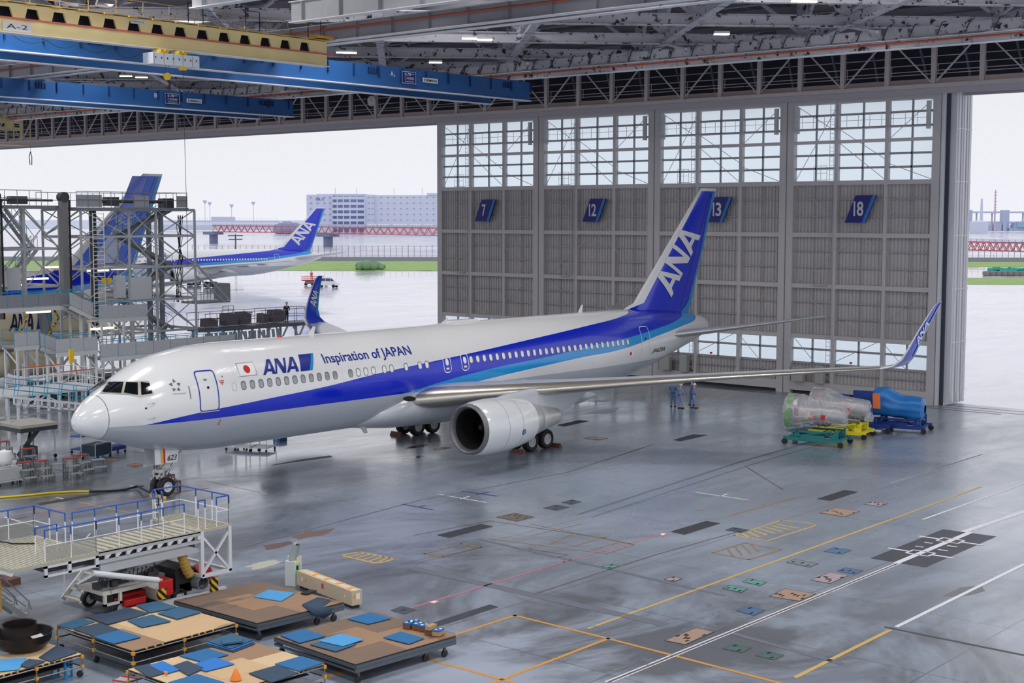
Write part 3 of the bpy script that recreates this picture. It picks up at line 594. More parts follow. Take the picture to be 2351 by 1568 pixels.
    for z in (20.9, 21.4): q.bar((.65, -.5, z), (w-.65, -.5, z), .03)
    for k in range(13): q.bar((.65+k*(w-1.3)/12, -.5, 20.3), (.65+k*(w-1.3)/12, -.5, 21.4), .025)
    q.build('maintenance_gallery', FRM, o)
    MB().box(w-1.0, w-.75, -.3, 0, 20.1, 22.1).box(.85, 1.1, -.3, 0, 20.1, 22.1).build('lift_motor', LSTEEL, o)
    e_ = MB(); e_.box(1.0, 2.0, -.5, 0, 1.0, 2.1).box(3.0, 3.7, -.4, 0, .95, 2.3); e_.build('control_box', mat('cabinet_grey', (170, 172, 168)), o)
    MB().box(8.3-.03-2.5, 8.3+.13-2.5, -.12, 0, 2.6, 2.75).build('warning_light', RED, o)
    return o
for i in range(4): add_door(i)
# door edge seen at the right: stacked outer leaves on the next rails
o = empty('door_5', (DX0+4*DW, DY, 0), kind='structure')
f = MB(); f.box(.0, .18, .1, .55, 0, DH)
MB().box(.05, .4, .5, .74, 0, DH).build('door_seal', mat('seal_dark', (58, 60, 72), .7), o)  # dark filler added to close the gap beside the stacked leaves
for k in range(3): f.box(.3, .86, .75+k*.95, 1.5+k*.95, .1, DH-.02)
f.build('door_frame', mat('door_edge_white', (206, 208, 214), .45), o)
g = MB()
for k in range(3):
    for z in (4.6, 8.5, 12.4, 16.3, 20.1): g.box(.86, .9, .72+k*.95, 1.53+k*.95, z-.04, z+.04)
    g.box(.86, .93, 1.05+k*.95, 1.1+k*.95, .1, DH-.1)
    g.box(.86, 1.0, .9+k*.95, 1.15+k*.95, .3, .9)
g.build('door_trim', WHITEP, o)
f = MB()
for k in range(3): f.box(-DW*4+.4, .3, .76+k*.95+.0, .80+k*.95, DH-.4, DH-.1)
f.build('door_track', STEEL, o)
# number signs
def num_sign(txt, u0, v0, u1, v1, lab):
    a = at(u0, v0, y=DY-.12); b = at(u1, v1, y=DY-.12); hh = b.z-a.z; sk = hh*.42; w = b.x-a.x-sk
    s = empty('number_sign', (a.x, DY-.12, a.z), 0, lab, 'sign', 'numbered panels on the hangar doors')
    MB().prism([(0, 0, 0), (w, 0, 0), (w+sk, 0, hh), (sk, 0, hh)], (0, .12, 0)).build('sign_board', mat('sign_navy', (16, 22, 120), .5), s)
    MB().prism([(w*.83, -.01, 0), (w, -.01, 0), (w+sk, -.01, hh), (w*.83+sk, -.01, hh)], (0, .01, 0)).build('sign_edge', mat('sign_light', (30, 116, 190), .5), s)
    c = w*.42+sk*.5; wd = (.24 if len(txt) == 1 else .4)
    if txt[0] == '1': nt = [poly_tris([(c-wd, hh*.24), (c-wd+.13, hh*.24), (c-wd+.13, hh*.78), (c-wd, hh*.78)]), fit_text(txt[1], c-wd+.26, c+wd, hh*.24, hh*.78, .02)]
    else: nt = [fit_text(txt, c-wd, c+wd, hh*.24, hh*.78, .02)]
    decal('sign_number', nt, lambda x, z: (x, -.03, z), mat('sign_silver', (205, 206, 214), .5), s)
num_sign('7', 1090, 508, 1138, 458, 'slanted dark blue panel numbered 7 on the leftmost hangar door leaf')
num_sign('12', 1337, 509, 1391, 456, 'slanted dark blue panel numbered 12 on a hangar door leaf')
num_sign('13', 1620, 510, 1680, 452, 'slanted dark blue panel numbered 13, partly behind the tall tail fin')
num_sign('18', 1939, 511, 2012, 448, 'slanted dark blue panel numbered 18 on the rightmost hangar door leaf')
# ------------------------------------------------------------------ header truss and upper wall
hd = empty('wall_back', (0, 0, 0), kind='structure')
MB().box(-150, 60, 64.3, 64.6, 22.6, 31).build('upper_wall', mat('upper_wall_dark', (46, 48, 66), .8, var=.3, vs=.4), hd)
MB().box(-150, 60, 63.2, 63.4, 26.9, 31.2).build('wall_panel', mat('wall_panel_light', (190, 188, 196), .7, var=.06), hd)
mb = MB()
for k in range(12): mb.box(-110+k*13.6, -108.6+k*13.6, 63.1, 63.2, 27.6, 29.3)
mb.build('louvre_vent', mat('louvre_grey', (120, 122, 130)), hd)
HC = mat('header_steel', (196, 188, 188), .55, var=.12, dark=(60, 56, 60), dthr=.66, ds=1.4); HW = mat('header_band', (206, 186, 178), .6, var=.08, dark=(110, 96, 92), dthr=.68, ds=.8)
MB().box(-150, 60, 60.9, 61.3, 22.92, 23.2).box(-150, 60, 60.9, 61.3, 26.5, 26.9).build('chord', HC, hd)
MB().box(-150, 60, 61.35, 61.6, 22.5, 22.95).box(-150, 60, 64.0, 64.3, 22.5, 22.9).build('door_head_beam', mat('head_beam', (176, 172, 180), .6), hd)
MB().box(-150, 60, 62.9, 63.0, 23.3, 23.75).build('cable_tray', HW, hd)
mb = MB()
for z, y in ((24.3, 62.8), (24.75, 62.8), (25.4, 63.4), (24.05, 62.6)): mb.bar((-150, y, z), (60, y, z), .06)
for k in range(58): mb.bar((-150+k*3.6+1.8, 62.8, 24.0), (-150+k*3.6+1.8, 62.8, 24.75), .04)
mb.build('catwalk_rail', HC, hd)
for k in range(-32, 13):
    x = 3.56*k; MB().box(x-.17, x+.17, 61.0, 61.03, 23.2, 26.5).box(x-.17, x+.17, 61.25, 61.28, 23.2, 26.5).box(x-.03, x+.03, 61.03, 61.25, 23.2, 26.5).build('post', HC, hd)
for k in range(-32, 13, 2):
    x = 3.56*k; MB().bar((x-.15, 61.1, 23.3), (x-3.3, 61.1, 26.4), .1).bar((x+.15, 61.1, 23.3), (x+3.3, 61.1, 26.4), .1).build('diagonal', HC, hd)
    MB().bar((x-1.2, 63, 23.3), (x-2.2, 63, 26.9), .14).bar((x+2.0, 63, 23.3), (x+1.2, 63, 26.9), .14).build('rear_strut', mat('rear_strut_dark', (104, 106, 122)), hd)
# ------------------------------------------------------------------ roof
ce = empty('ceiling', (0, 0, 0), kind='structure')
MB().box(-150, 62, -75, 64.5, 31.2, 31.6).build('roof_deck', mat('roof_deck', (74, 74, 84), .8, var=.2, vs=.3), ce)
for k in range(92):
    x = -122+k*1.7
    if x < 35: MB().box(x, x+.22, 14, 62.9, 29.0, 29.45).build('purlin', ROOFPL, ce)
for k in range(9):
    y = 12+k*6.3; MB().ibeam((-140, y, 28.5), (55, y, 28.5), .35, .7).build('cross_beam', ROOFPL, ce)
TR = MB(); Z0, Z1 = 26.3, 30.6; seg = []
cs = [-63.2+14.2*k for k in range(-6, 7)]; ps = [34+14.2*k for k in range(-9, 5)]
def clip(P, Q):
    pts = []
    for t in [i/200 for i in range(201)]:
        p = P+(Q-P)*t
        if -138 < p.x < 50 and 5 < p.y < 62: pts.append(p)
    return (pts[0], pts[-1]) if len(pts) > 2 else None
for c in cs:
    s_ = clip(Vector((c-80, -80, Z0)), Vector((c+80, 80, Z0)))
    if s_: tag(MB().ibeam(s_[0], s_[1], .55, .75, .07).build('roof_girder', ROOFST, ce))
for p in ps:
    s_ = clip(Vector((p+80, -80, Z0)), Vector((p-80, 80, Z0)))
    if s_: MB().ibeam(s_[0]-Vector((0, 0, .02)), s_[1]-Vector((0, 0, .02)), .55, .75, .07).build('roof_girder', ROOFST, ce)
nst = 0
for c in cs:
    for p in ps:
        x, y = (c+p)/2, (p-c)/2
        if -138 < x < 50 and 5 < y < 60:
            mb = MB().bar((x, y, Z0), (x, y, Z1), .6)
            for dx, dy in ((1, 1), (1, -1), (-1, 1), (-1, -1)): mb.tube((x, y, Z0+.4), (x+dx*3.4, y+dy*3.4, Z1-.4), .16, 7)
            if 44 < y < 54: mb.tube((x, y, Z0-.3), (x+3.2, y-1.9, 25.2), .11, 7)
            if nst < 98: mb.build('roof_node', ROOFST, ce); nst += 1
# ------------------------------------------------------------------ crane rails and cranes
def xb(name, x0, x1, y, z, w, h, m, lab, cat='beam', grp=None, extra=None):
    t = empty(name, (x0, y, z), 0, lab, cat, grp)
    MB().ibeam((0, 0, h/2), (x1-x0, 0, h/2), w, h, .05).build('beam', m, t)
    return t
GRB = mat('rail_beam_grey', (150, 152, 160), .5, var=.1, dark=(44, 44, 52), dthr=.68, ds=.8); GRL = mat('rail_beam_light', (176, 178, 184), .45, var=.08)
EDGE = mat('flange_white', (232, 232, 236), .5)
def rail(x0, x1, y, z, h, lab, conduit=True, m=GRB):
    t = empty('crane_runway_beam', (x0, y, z), 0, lab, 'beam')
    L = x1-x0; b = MB().box(0, L, -.06, .06, .05, h)
    for k in range(int(L/3)): b.box(k*3+1, k*3+1.05, -.25, .25, .05, h)
    b.build('web', m, t); MB().box(0, L, -.28, .28, 0, .05).box(0, L, -.28, .28, h, h+.05).build('flange', EDGE, t)
    if conduit: MB().tube((0, -.32, h*.7), (L, -.32, h*.7), .06, 6).build('conduit', mat('conduit_orange', (186, 84, 50), .5), t)
    return t
rail(-2.6, 50, 9.45, 24.35, 1.0, 'grey crane runway beam at the top edge, nearest the camera', False, GRL)
rail(-2.9, 50, 16.35, 24.35, 1.1, 'grey crane runway beam starting above the end of the yellow crane', False, GRL)
rail(-105, 50, 23.3, 24.35, 1.0, 'long grey crane runway beam passing over the yellow crane end', True)
rail(-105, 50, 24.6, 24.35, .5, 'thin twin beam behind the runway beam over the yellow crane end', False)
ct = rail(-105, 50, 48.3, 24.2, .55, 'long grey beam with flaking paint above the door header, carrying hooked rails', True, ROOFST)
b = MB()
for k in range(84):
    x = 1.0+k*1.8; b.box(x+.1, x+1.6, .05, .1, .75, 1.35)
b.build('guard_panel', ROOFST, ct)
b = MB()
for k in range(84):
    x = 1.0+k*1.8; b.bar((x, -.1, .7), (x+.35, -.1, 1.45), .05).bar((x+.35, -.1, 1.45), (x+.6, -.1, 1.47), .05)
b.build('hooked_rail', DSTEEL, ct)
BW = mat('flange_pale_blue', (190, 210, 235), .45)
def blue_crane(x0, x1, ys, ye, ls, le, letter, su, lab):
    "twin girder crane: near girder at x0, far girder at x1"
    t = empty('bridge_crane', (x0, ys, 22.75), 0, lab, 'crane')
    for k, (x, a, e) in enumerate(((0, 0, ye-ys), (x1-x0, ls, le-ys))):
        g = MB().box(x-.06, x+.06, a, e, 0, 1.4).box(x-.28, x+.02, a, e, 1.36, 1.42)
        n = int((e-a)/2.35); gg = g.build('girder', BLUECR, t)
        for q in range(n+1): MB().box(x+.06, x+.2, a+.4+q*2.35, a+.48+q*2.35, .6, 1.36).build('girder_stiffener', mat('stiffener_dark_blue', (18, 52, 104), .6), gg); tag(gg, 'near blue girder' if k == 0 else 'far blue girder')  # stiffeners coloured darker to carry the shadow lines of the ribs
        MB().box(x-.25, x+.27, a, e, -.07, 0).build('bottom_flange', EDGE, gg)
    for q in (1.0, ye-ys-4.5): MB().box(x1-x0, 0, q, q+.7, 1.2, 1.41).build('end_carriage', BLUECR, t)
    for q in (8, 20, 30, ye-ys-3.2):
        sb = MB()
        for j in range(4): sb.box(.07, .16, q+j*.26, q+.06+j*.26, .8, 1.25)
        sb.box(.06, .08, q, q+.9, .8, .84).build('suspension_bracket', mat('dark_blue_steel', (20, 44, 84)), t)
    return t
def crane_signs(t, x, Lu, Lv, lettr, su0, su1, sv0, sv1, du0, du1, dv0, dv1):
    X = t.location.x+.2
    def P(u, v): p = at(u, v, x=X); return p-t.location
    q = P(su0, sv1); r = P(su1, sv0)
    pl = MB().box(.18, .22, q.y, r.y, .32, 1.22).build('capacity_plate', mat('plate_navy', (18, 36, 104), .5), t)
    M = lambda off: (lambda a, b: (off, a, b)); y0, y1 = q.y, r.y; w = y1-y0; WT = mat('plate_white', (226, 230, 238), .5)
    decal('plate_border', [ring_tris([(y0+.03, .35), (y1-.03, .35), (y1-.03, 1.19), (y0+.03, 1.19)], [(y0+.06, .38), (y1-.06, .38), (y1-.06, 1.16), (y0+.06, 1.16)])], M(.228), WT, pl)
    decal('plate_text', [fit_text('0.78', y0+w*.2, y0+w*.62, .9, 1.1, .01), fit_text('ton', y0+w*.66, y0+w*.84, .98, 1.08), fit_text('三井造船', y0+w*.18, y1-w*.16, .62, .82), fit_text('1993年6月', y0+w*.22, y1-w*.2, .43, .55)], M(.23), WT, pl)
    q = P(du0, dv1); r = P(du1, dv0); zc = .72
    np_ = MB().box(.18, .21, q.y, r.y, zc-.17, zc+.17).build('maker_plate', mat('plate_pale', (214, 222, 230), .5), t)
    decal('maker_name', [fit_text('DEMAG', q.y+.12, r.y-.12, zc-.09, zc+.09, .03)], M(.216), mat('lettering_black', (30, 30, 34)), np_)
    q = P(Lu, Lv); decal('crane_letter', [fit_text(lettr[0], q.y-.16, q.y+.12, .78, 1.12, .02), fit_text(lettr[1], q.y+.14, q.y+.3, .74, .9, .01)], M(.09), WT, t)
ca = blue_crane(-13.9, -18.4, 2.5, 49.9, 0, 50.4, 'A2', 0, 'long blue bridge crane lettered A2, hung under the roof behind the yellow crane')
crane_signs(ca, 0, 903, 172, 'A2', 922, 955, 166, 200, 971, 1005, 182, 196)
cb_ = blue_crane(-41.9, -46.4, 16, 49.9, 0, 49.6, 'B2', 0, 'shorter blue bridge crane lettered B2, further back on the left')
crane_signs(cb_, 0, 360, 221, 'B2', 378, 412, 216, 246, 429, 463, 228, 241)
# yellow telescopic crane
yc = empty('telescopic_crane', (-6.9, -1, 22.76), 0, 'pale yellow crane beam lettered A-2 with a row of lightening holes, top left', 'crane')
L = 23.5; holes = []
for k in range(15):
    c = .9+k*1.49; holes.append([(c-.44, .68), (c+.46, .68), (c+.28, 1.26), (c-.28, 1.26)])
vs, fs = poly_tris([(0, 0), (L, 0), (L, 1.46), (0, 1.46)], [h[::1] for h in holes])
mb = MB()
for x in (0, -.12): mb.add([(x, v[0], v[1]) for v in vs], fs)
for h in holes:
    for i in range(4): a, b = h[i], h[(i+1) % 4]; mb.add([(0, a[0], a[1]), (0, b[0], b[1]), (-.13, b[0], b[1]), (-.13, a[0], a[1])], [(0, 1, 2, 3)])
mb.box(-.12, 0, L-.01, L, 0, 1.46); mb.build('girder', YELCR, yc, norm=False); MB().box(-.9, -.85, 0, L-.3, .1, 1.4).build('inner_web', mat('girder_inner_dark', (40, 44, 60), .7), yc)  # dark plate added behind the holes so their inside looks shaded
MB().box(-.4, .25, 0, L, -.05, 0).build('bottom_flange', EDGE, yc)
mb = MB().box(-1.2, .2, 0, L+.1, 1.5, 1.54); 
for k in range(16): mb.box(-1.2, .32, .4+k*1.49, .9+k*1.49, 1.44, 1.5)
mb.build('walkway_deck', mat('deck_ochre', (190, 160, 90), .6, var=.15), yc)
mb = MB()
for k in range(14): mb.bar((-1.1, 1+k*1.7, 1.5), (-1.1, 1+k*1.7, 2.55), .035)
for z in (2.0, 2.55): mb.bar((-1.1, 0, z), (-1.1, L, z), .035)
for q in (13.5, 17.5, 22.2):
    for z in (1.5, 2.6): mb.bar((-.2, q, 1.5), (-.2, q, 2.7), .03).bar((-.2, q+1, 1.5), (-.2, q+1, 2.7), .03).bar((-.2, q, 2.7), (-.2, q+1, 2.7), .03)
mb.build('walkway_railing', mat('railing_ochre', (150, 130, 96), .6), yc)
MB().box(.1, .2, 0, L+.4, .66, .74).build('power_rail', mat('power_rail_red', (196, 98, 84), .5), yc)
p = MB().box(.02, .06, 2.2, 3.75, .08, .52).build('name_plate', WHITEP, yc)
decal('plate_text', [fit_text('A-2', 2.4, 3.55, .19, .42)], lambda a, b: (.065, a, b), mat('lettering_black', (30, 30, 34)), p)
p = MB().box(.02, .05, 9.6, 10.5, 1.16, 1.38).build('name_plate', WHITEP, yc); decal('plate_text', [fit_text('KAMIUCHI', 9.66, 10.44, 1.21, 1.33)], lambda a, b: (.055, a, b), LB, p)
MB().box(-.9, .3, L-1.0, L+.3, 1.6, 1.75).build('buffer', mat('buffer_orange', (214, 150, 40)), yc)
# hoist trolley
ho = empty('hoist_trolley', (-6.6, 9.55, 21.75), 0, 'white box hoist trolley hanging under the yellow crane beam', 'hoist')
bx_ = MB().box(-.6, .3, 0, 3.05, .1, .72).build('control_cabinet', mat('cabinet_white', (214, 222, 232), .4), ho, bevel=.02)
mb = MB()
for k in range(5): mb.box(.3, .31, .08+k*.62, .09+k*.62, .12, .7)
for k in range(8): mb.box(.3, .33, .15+k*.38, .2+k*.38, .4, .5)
mb.build('cabinet_latch', DSTEEL, bx_)
for q in (.5, 1.7):
    mb = MB(); mb.box(-.4, .2, q, q+.5, .72, .92).lathe([(.02, .1), (.12, .1), (.12, .2), (.02, .2)], (.1, q+.12, .82), 'X', 12).lathe([(.02, .1), (.12, .1), (.12, .2), (.02, .2)], (.1, q+.42, .82), 'X', 12)
    mb.build('trolley_wheel_frame', YELLOW, ho)
MB().obox((.2, 2.0, .0), .25, .35, .2).build('cable_reel', YELLOW, ho)
mb = MB().lathe([(.02, 0), (.2, 0), (.2, .12), (.02, .12)], (.1, 1.0, -.5), 'X', 16); hk = mb.build('hook_block', YELLOW, ho)
MB().pipe([(.16, 1.05, -.68), (.16, 1.12, -.8), (.16, 1.16, -.95), (.16, 1.1, -1.12), (.16, .98, -1.14), (.16, .92, -1.02)], .05, 8, [.05, .05, .06, .07, .05, .02]).build('hook', BLACK, hk)
MB().bar((.1, .95, -.4), (.1, .95, .1), .015).bar((.2, 1.1, -.4), (.2, 1.1, .1), .015).build('hoist_rope', DSTEEL, ho)
mb = MB().tube(Vector((.2, 2.0, 0)), Vector((.2, 2.1, -10.8)), .015, 5).build('pendant_cable', DSTEEL, ho)
fc = MB()
yy = 0
for k in range(6):
    a = at(30+k*75, 82+k*8, x=-13.5); b = at(30+(k+1)*75, 82+(k+1)*8, x=-13.5); P = []
    for q in range(9): t_ = q/8; p = a.lerp(b, t_); p.z -= .75*4*t_*(1-t_)*(.4+.12*k); P.append(p-ca.location)
    fc.pipe(P, .02, 5)
fc.build('festoon_cable', DSTEEL, ca)
# small hook on the far left cage crane
kc = empty('cage_crane', (-86, 50, 21.6), 0, 'distant pale yellow crane cage with railings at the left edge under the roof', 'crane')
mb = MB()
for k in range(9):
    y0 = -8+k*1.0; mb.bar((-.2, y0, 0), (-.2, y0, 3.4), .1)
for z in (0, 1.1, 3.3): mb.bar((-.2, -8.5, z), (-.2, 0, z), .07)
mb.box(-3, -.1, -8.5, 0, -.08, 0); mb.build('railing_cage', mat('cage_ochre', (206, 184, 140)), kc)
vs, fs = poly_tris([(-14, 1.6), (-.4, 1.6), (-.4, 2.9), (-14, 2.9)], [[(-13.5+k*1.7, 1.9), (-12.7+k*1.7, 1.9), (-12.8+k*1.7, 2.3), (-13.4+k*1.7, 2.3)] for k in range(8)])
MB().add([(-1, v[0], v[1]) for v in vs], fs).box(-1.6, -1, -14, -.4, 1.55, 1.62).box(-1.6, -1, -14, -.4, 2.88, 2.95).build('girder', YELCR, kc, norm=False)
MB().box(-1, -.6, -5, -4.2, 1.1, 1.9).build('motor_box', LSTEEL, kc)
p = at(70, 335, x=-87); q = at(70, 350, x=-87)
sl = MB().tube(p-kc.location+Vector((0, 0, .4)), q-kc.location, .02, 5).pipe([at(u, v, x=-87)-kc.location for u, v in ((70, 348), (67, 360), (69, 378), (73, 379), (73, 360), (70, 348))], .05, 6).build('lifting_sling', mat('sling_grey', (90, 92, 120)), kc)
# clock
ck = at(852, 232, y=60.6); c_ = empty('wall_clock', ck, 0, 'round white clock hung below the blue crane, on the door header', 'clock')
MB().lathe([(0, -.02), (.5, -.02), (.5, .12), (0, .12)], (0, 0, 0), 'Y', 32).build('clock_case', WHITEP, c_, smooth=40)
mb = MB()
for k in range(12):
    a = k*PI/6; mb.bar((.36*math.sin(a), -.03, .36*math.cos(a)), (.44*math.sin(a), -.03, .44*math.cos(a)), .035, .01)
mb.build('hour_marks', DSTEEL, c_)
mb = MB().bar((0, -.04, 0), (.02, -.04, .3), .03, .01).bar((0, -.045, 0), (.2, -.045, -.12), .035, .01); mb.build('clock_hands', BLACK, c_)
MB().bar((.3, .1, .1), (1.0, .3, .3), .04).build('bracket', STEEL, c_)
# lamps in the roof
LAMP = mat('lamp_glow', (255, 226, 170), .3, emit=3.5); LAMPW = mat('lamp_glow_white', (250, 250, 255), .3, emit=1.2)
for k, (u, v, zz, m_, lb) in enumerate(((1078, 89, 27.6, LAMP, 'warm glowing roof lamp, left one of the pair over the yellow crane end'), (1113, 92, 27.6, LAMP, 'warm glowing roof lamp, right one of the pair over the yellow crane end'), (788, 121, 27.5, LAMP, 'pale roof lamp, left one of the close pair right of the yellow crane'), (803, 122, 27.5, LAMP, 'pale roof lamp, right one of the close pair right of the yellow crane'), (1000, 144, 27.6, LAMP, 'small warm roof lamp above the A2 letters'), (1657, 79, 27.8, LAMP, 'warm roof lamp above the hooked rail beam'), (1838, 3, 27.9, LAMP, 'left lamp of the pair cut by the top edge'), (1854, 4, 27.9, LAMP, 'right lamp of the pair cut by the top edge'), (289, 175, 27.2, LAMP, 'roof lamp seen left of the hanging hook'), (325, 178, 27.2, LAMP, 'roof lamp just left of the hanging hook'), (125, 153, 25.5, LAMPW, 'white strip lamp under the blue crane A2 at the left'))):
    p = at(u, v, z=25.5 if zz > 26 else zz); o = empty('high_bay_lamp', p, 0, lb, 'lamp', 'lamps under the roof')
    MB().obox((0, 0, .12), 1.0, .35, .14, .78).build('lamp_housing', LSTEEL, o); MB().obox((0, 0, .0), 1.0, .26, .08, .78).build('lamp_tube', m_, o)
# ------------------------------------------------------------------ outside: grass, sea wall, water, far shore
def gline(d, u, z=0):
    "ground point straight under the picture column u at depth d"
    p = at(u, 500, d=d); return Vector((p.x, p.y, z))
def strip(name, d0a, d0b, d1a, d1b, u0, u1, z, m, h=.05):
    P = [gline(d0a, u0, z), gline(d0b, u1, z), gline(d1b, u1, z), gline(d1a, u0, z)]
    return tag(MB().prism([p-Vector((0, 0, h)) for p in P], (0, 0, h)).build(name, m), kind='structure')
bpy.data.objects.remove(APR)
APM = floor_mat('wet_apron', (206, 208, 222), (224, 225, 236), (186, 190, 208), .1, .3, joint=False, sc=.02, gloss=.7, cr0=.02, cr1=.2)
_a = gline(446, -900); _b = gline(446, 3300)
APR = MB().prism([(-420, 64.5, -.5), (160, 64.5, -.5), (_b.x, _b.y, -.5), (_a.x, _a.y, -.5)], (0, 0, .48)).build('floor_apron', APM); tag(APR, kind='structure')
GR = mat('wet_grass', (150, 178, 108), .9, var=.25, vs=.3, dark=(110, 140, 90), dthr=.6, ds=.1)
strip('floor_grass', 362, 358, 436, 436, -900, 1290, .06, GR, .1)
strip('floor_verge', 395, 385, 436, 436, 1700, 3300, .06, GR, .1)
strip('floor_grass_strip', 292, 283, 322, 312, 2000, 3300, .06, GR, .1)
SW = mat('sea_wall', (150, 152, 170), .8, var=.1)
strip('wall_sea', 436, 436, 440, 440, -900, 3300, 1.25, SW, 1.3)
WAT = floor_mat('sea_water', (196, 202, 218), (208, 212, 226), (186, 192, 210), .15, .4, joint=False, sc=.01, gloss=.5)
strip('floor_sea', 440, 440, 1750, 1750, -3000, 5200, -1.6, WAT, .5)
strip('floor_far_shore', 1740, 1740, 5000, 5000, -3000, 5200, -1, mat('far_shore', (200, 207, 224), .9), 1)  # shore colour paled by distance haze
# perimeter fence
FP = mat('fence_steel', (120, 122, 140), .5)
for n_, (ua, ub, lb) in enumerate(((440, 1002, 'tall thin fence on the sea wall behind the parked jets'), (2180, 2380, 'tall thin fence on the sea wall in the gap right of the doors'))):
    fe = empty('perimeter_fence', (0, 0, 0), 0, lb, 'fence'); k = 0; u = ua
    while u < ub:
        p = gline(438, u, 1.27); MB().tube(p, p+Vector((0, 0, 3.4 if k % 4 else 3.7)), .07, 6).build('fence_post', FP, fe); u += 13.8; k += 1
    a, b = gline(438, ua, 1.27), gline(438, ub, 1.27)
    mb = MB()
    for z in (.5, 1.8, 3.3): mb.tube(a+Vector((0, 0, z)), b+Vector((0, 0, z)), .025, 4)
    mb.build('fence_wire', FP, fe)
# red trestle
TRR = mat('trestle_red', (222, 112, 124), .6); TRD = mat('trestle_walkway', (122, 124, 150), .7); PIER = mat('pier_concrete', (124, 130, 158), .8)
def trestle(a, b, zb, zt, lab, n):
    t = empty('approach_light_trestle', (a.x, a.y, 0), 0, lab, 'bridge'); o_ = Vector((a.x, a.y, 0)); a = Vector((a.x, a.y, 0))-o_; b = Vector((b.x, b.y, 0))-o_; v = b-a; side = Vector((-v.y, v.x, 0)).normalized()
    for s_ in (0, 4):
        ch = MB()
        for z in (zb, zt): ch.bar(a+side*s_+Vector((0, 0, z)), b+side*s_+Vector((0, 0, z)), .35)
        for k in range(n):
            p = a+v*(k/n); q = a+v*((k+.5)/n); r = a+v*((k+1)/n); S_ = side*s_
            ch.bar(p+S_+Vector((0, 0, zb)), q+S_+Vector((0, 0, zt)), .22).bar(q+S_+Vector((0, 0, zt)), r+S_+Vector((0, 0, zb)), .22)
        ch.build('truss_side', TRR, t)
    mb = MB().bar(a+side*2+Vector((0, 0, zt+.25)), b+side*2+Vector((0, 0, zt+.25)), 4, .3)
    for k in range(n): p = a+v*((k+.5)/n)+Vector((0, 0, zt)); mb.bar(p, p+Vector((0, 0, 1.2)), .12)
    mb.bar(a+Vector((0, 0, zt+1.2)), b+Vector((0, 0, zt+1.2)), .1).bar(a+Vector((0, 0, zt+.8)), b+Vector((0, 0, zt+.8)), .1)
    mb.build('walkway', TRD, t); return t
ta, tb = gline(800, 487), gline(640, 1035)
t = trestle(ta, tb, 5.0, 8.2, 'long red trestle carrying approach lights across the water, left of the hangar doors', 34)
for u, d in ((483, 797), (746, 716)):
    p = gline(d, u)-t.location; MB().tube(p+Vector((0, 2, -3)), p+Vector((0, 2, 3.6)), 2.4, 16).box(p.x-5, p.x+5, p.y-1.5, p.y+5, 3.4, 5).build('pier', PIER, t)
trestle(gline(520, 2180), gline(480, 2420), 1.8, 4.6, 'red trestle over the water seen right of the hangar doors', 16)
po = empty('signal_pole', gline(420, 540), 0, 'dark pole with cross arms behind the parked jet, below the red trestle', 'pole')
MB().tube((0, 0, 0), (0, 0, 8.4), .2, 8).build('mast', mat('pole_dark', (88, 92, 112)), po); MB().obox((0, 0, 8), 5, .3, .3, YAW*-1+PI/2-.8).obox((0, 0, 6.9), 4.6, .3, .3, YAW*-1+PI/2-.8).build('cross_arm', mat('pole_dark', (88, 92, 112)), po)
# far buildings, distance haze mixed into their pale colours
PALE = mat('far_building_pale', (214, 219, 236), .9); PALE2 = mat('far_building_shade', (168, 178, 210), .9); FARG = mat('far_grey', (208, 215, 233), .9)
DV = Vector((RT.x, RT.y, 0)); FV = Vector((FW.x, FW.y, 0)).normalized()
db = 1300.; sc_ = db/3276.
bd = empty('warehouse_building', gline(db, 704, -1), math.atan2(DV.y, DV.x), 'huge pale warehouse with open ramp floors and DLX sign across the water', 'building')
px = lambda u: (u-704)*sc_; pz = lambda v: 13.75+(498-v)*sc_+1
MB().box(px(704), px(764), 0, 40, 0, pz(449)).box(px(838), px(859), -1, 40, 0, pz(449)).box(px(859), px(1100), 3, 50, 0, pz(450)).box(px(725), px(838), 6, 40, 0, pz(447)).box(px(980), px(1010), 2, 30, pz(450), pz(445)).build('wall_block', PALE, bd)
mb = MB()
for k in range(6):
    v0 = 454+k*12.5; P = []
    for q in range(10): f = q/9; P.append((px(762+76*f), -1-14*math.sin(PI*f*.9)))
    n = len(P); mb.add([(x, y, pz(v0+6)) for x, y in P]+[(x, y, pz(v0)) for x, y in P], [(i, i+1, n+i+1, n+i) for i in range(n-1)])
for q in range(6): f = q/5; x, y = px(762+76*f), -.6-14*math.sin(PI*f*.9); mb.box(x-.5, x+.5, y, y+.9, 0, pz(452))
mb.build('ramp_parapet', PALE, bd, norm=False)
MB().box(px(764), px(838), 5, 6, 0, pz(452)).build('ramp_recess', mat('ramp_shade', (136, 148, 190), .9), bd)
for r_ in range(5):
    for u in (712, 728, 743, 756, 846, 854)+tuple(range(873, 1000, 15)): MB().box(px(u), px(u+4), -1.2 if u < 859 else 2.8, 3.2, pz(456+r_*13), pz(454+r_*13)).build('window', mat('far_window', (160, 170, 208), .8), bd)
decal('building_sign', [fit_text('DL', px(726), px(738), pz(462), pz(457), .05), fit_text('X', px(739), px(744), pz(462), pz(457), .05)], lambda a, b: (a, -.4, b), mat('far_sign', (120, 130, 178), .8), bd)
mb = MB()
for u in (767, 817, 903, 968): mb.tube((px(u), 10, pz(449)), (px(u), 10, pz(433)), .3, 5)
mb.build('roof_mast', FARG, bd)
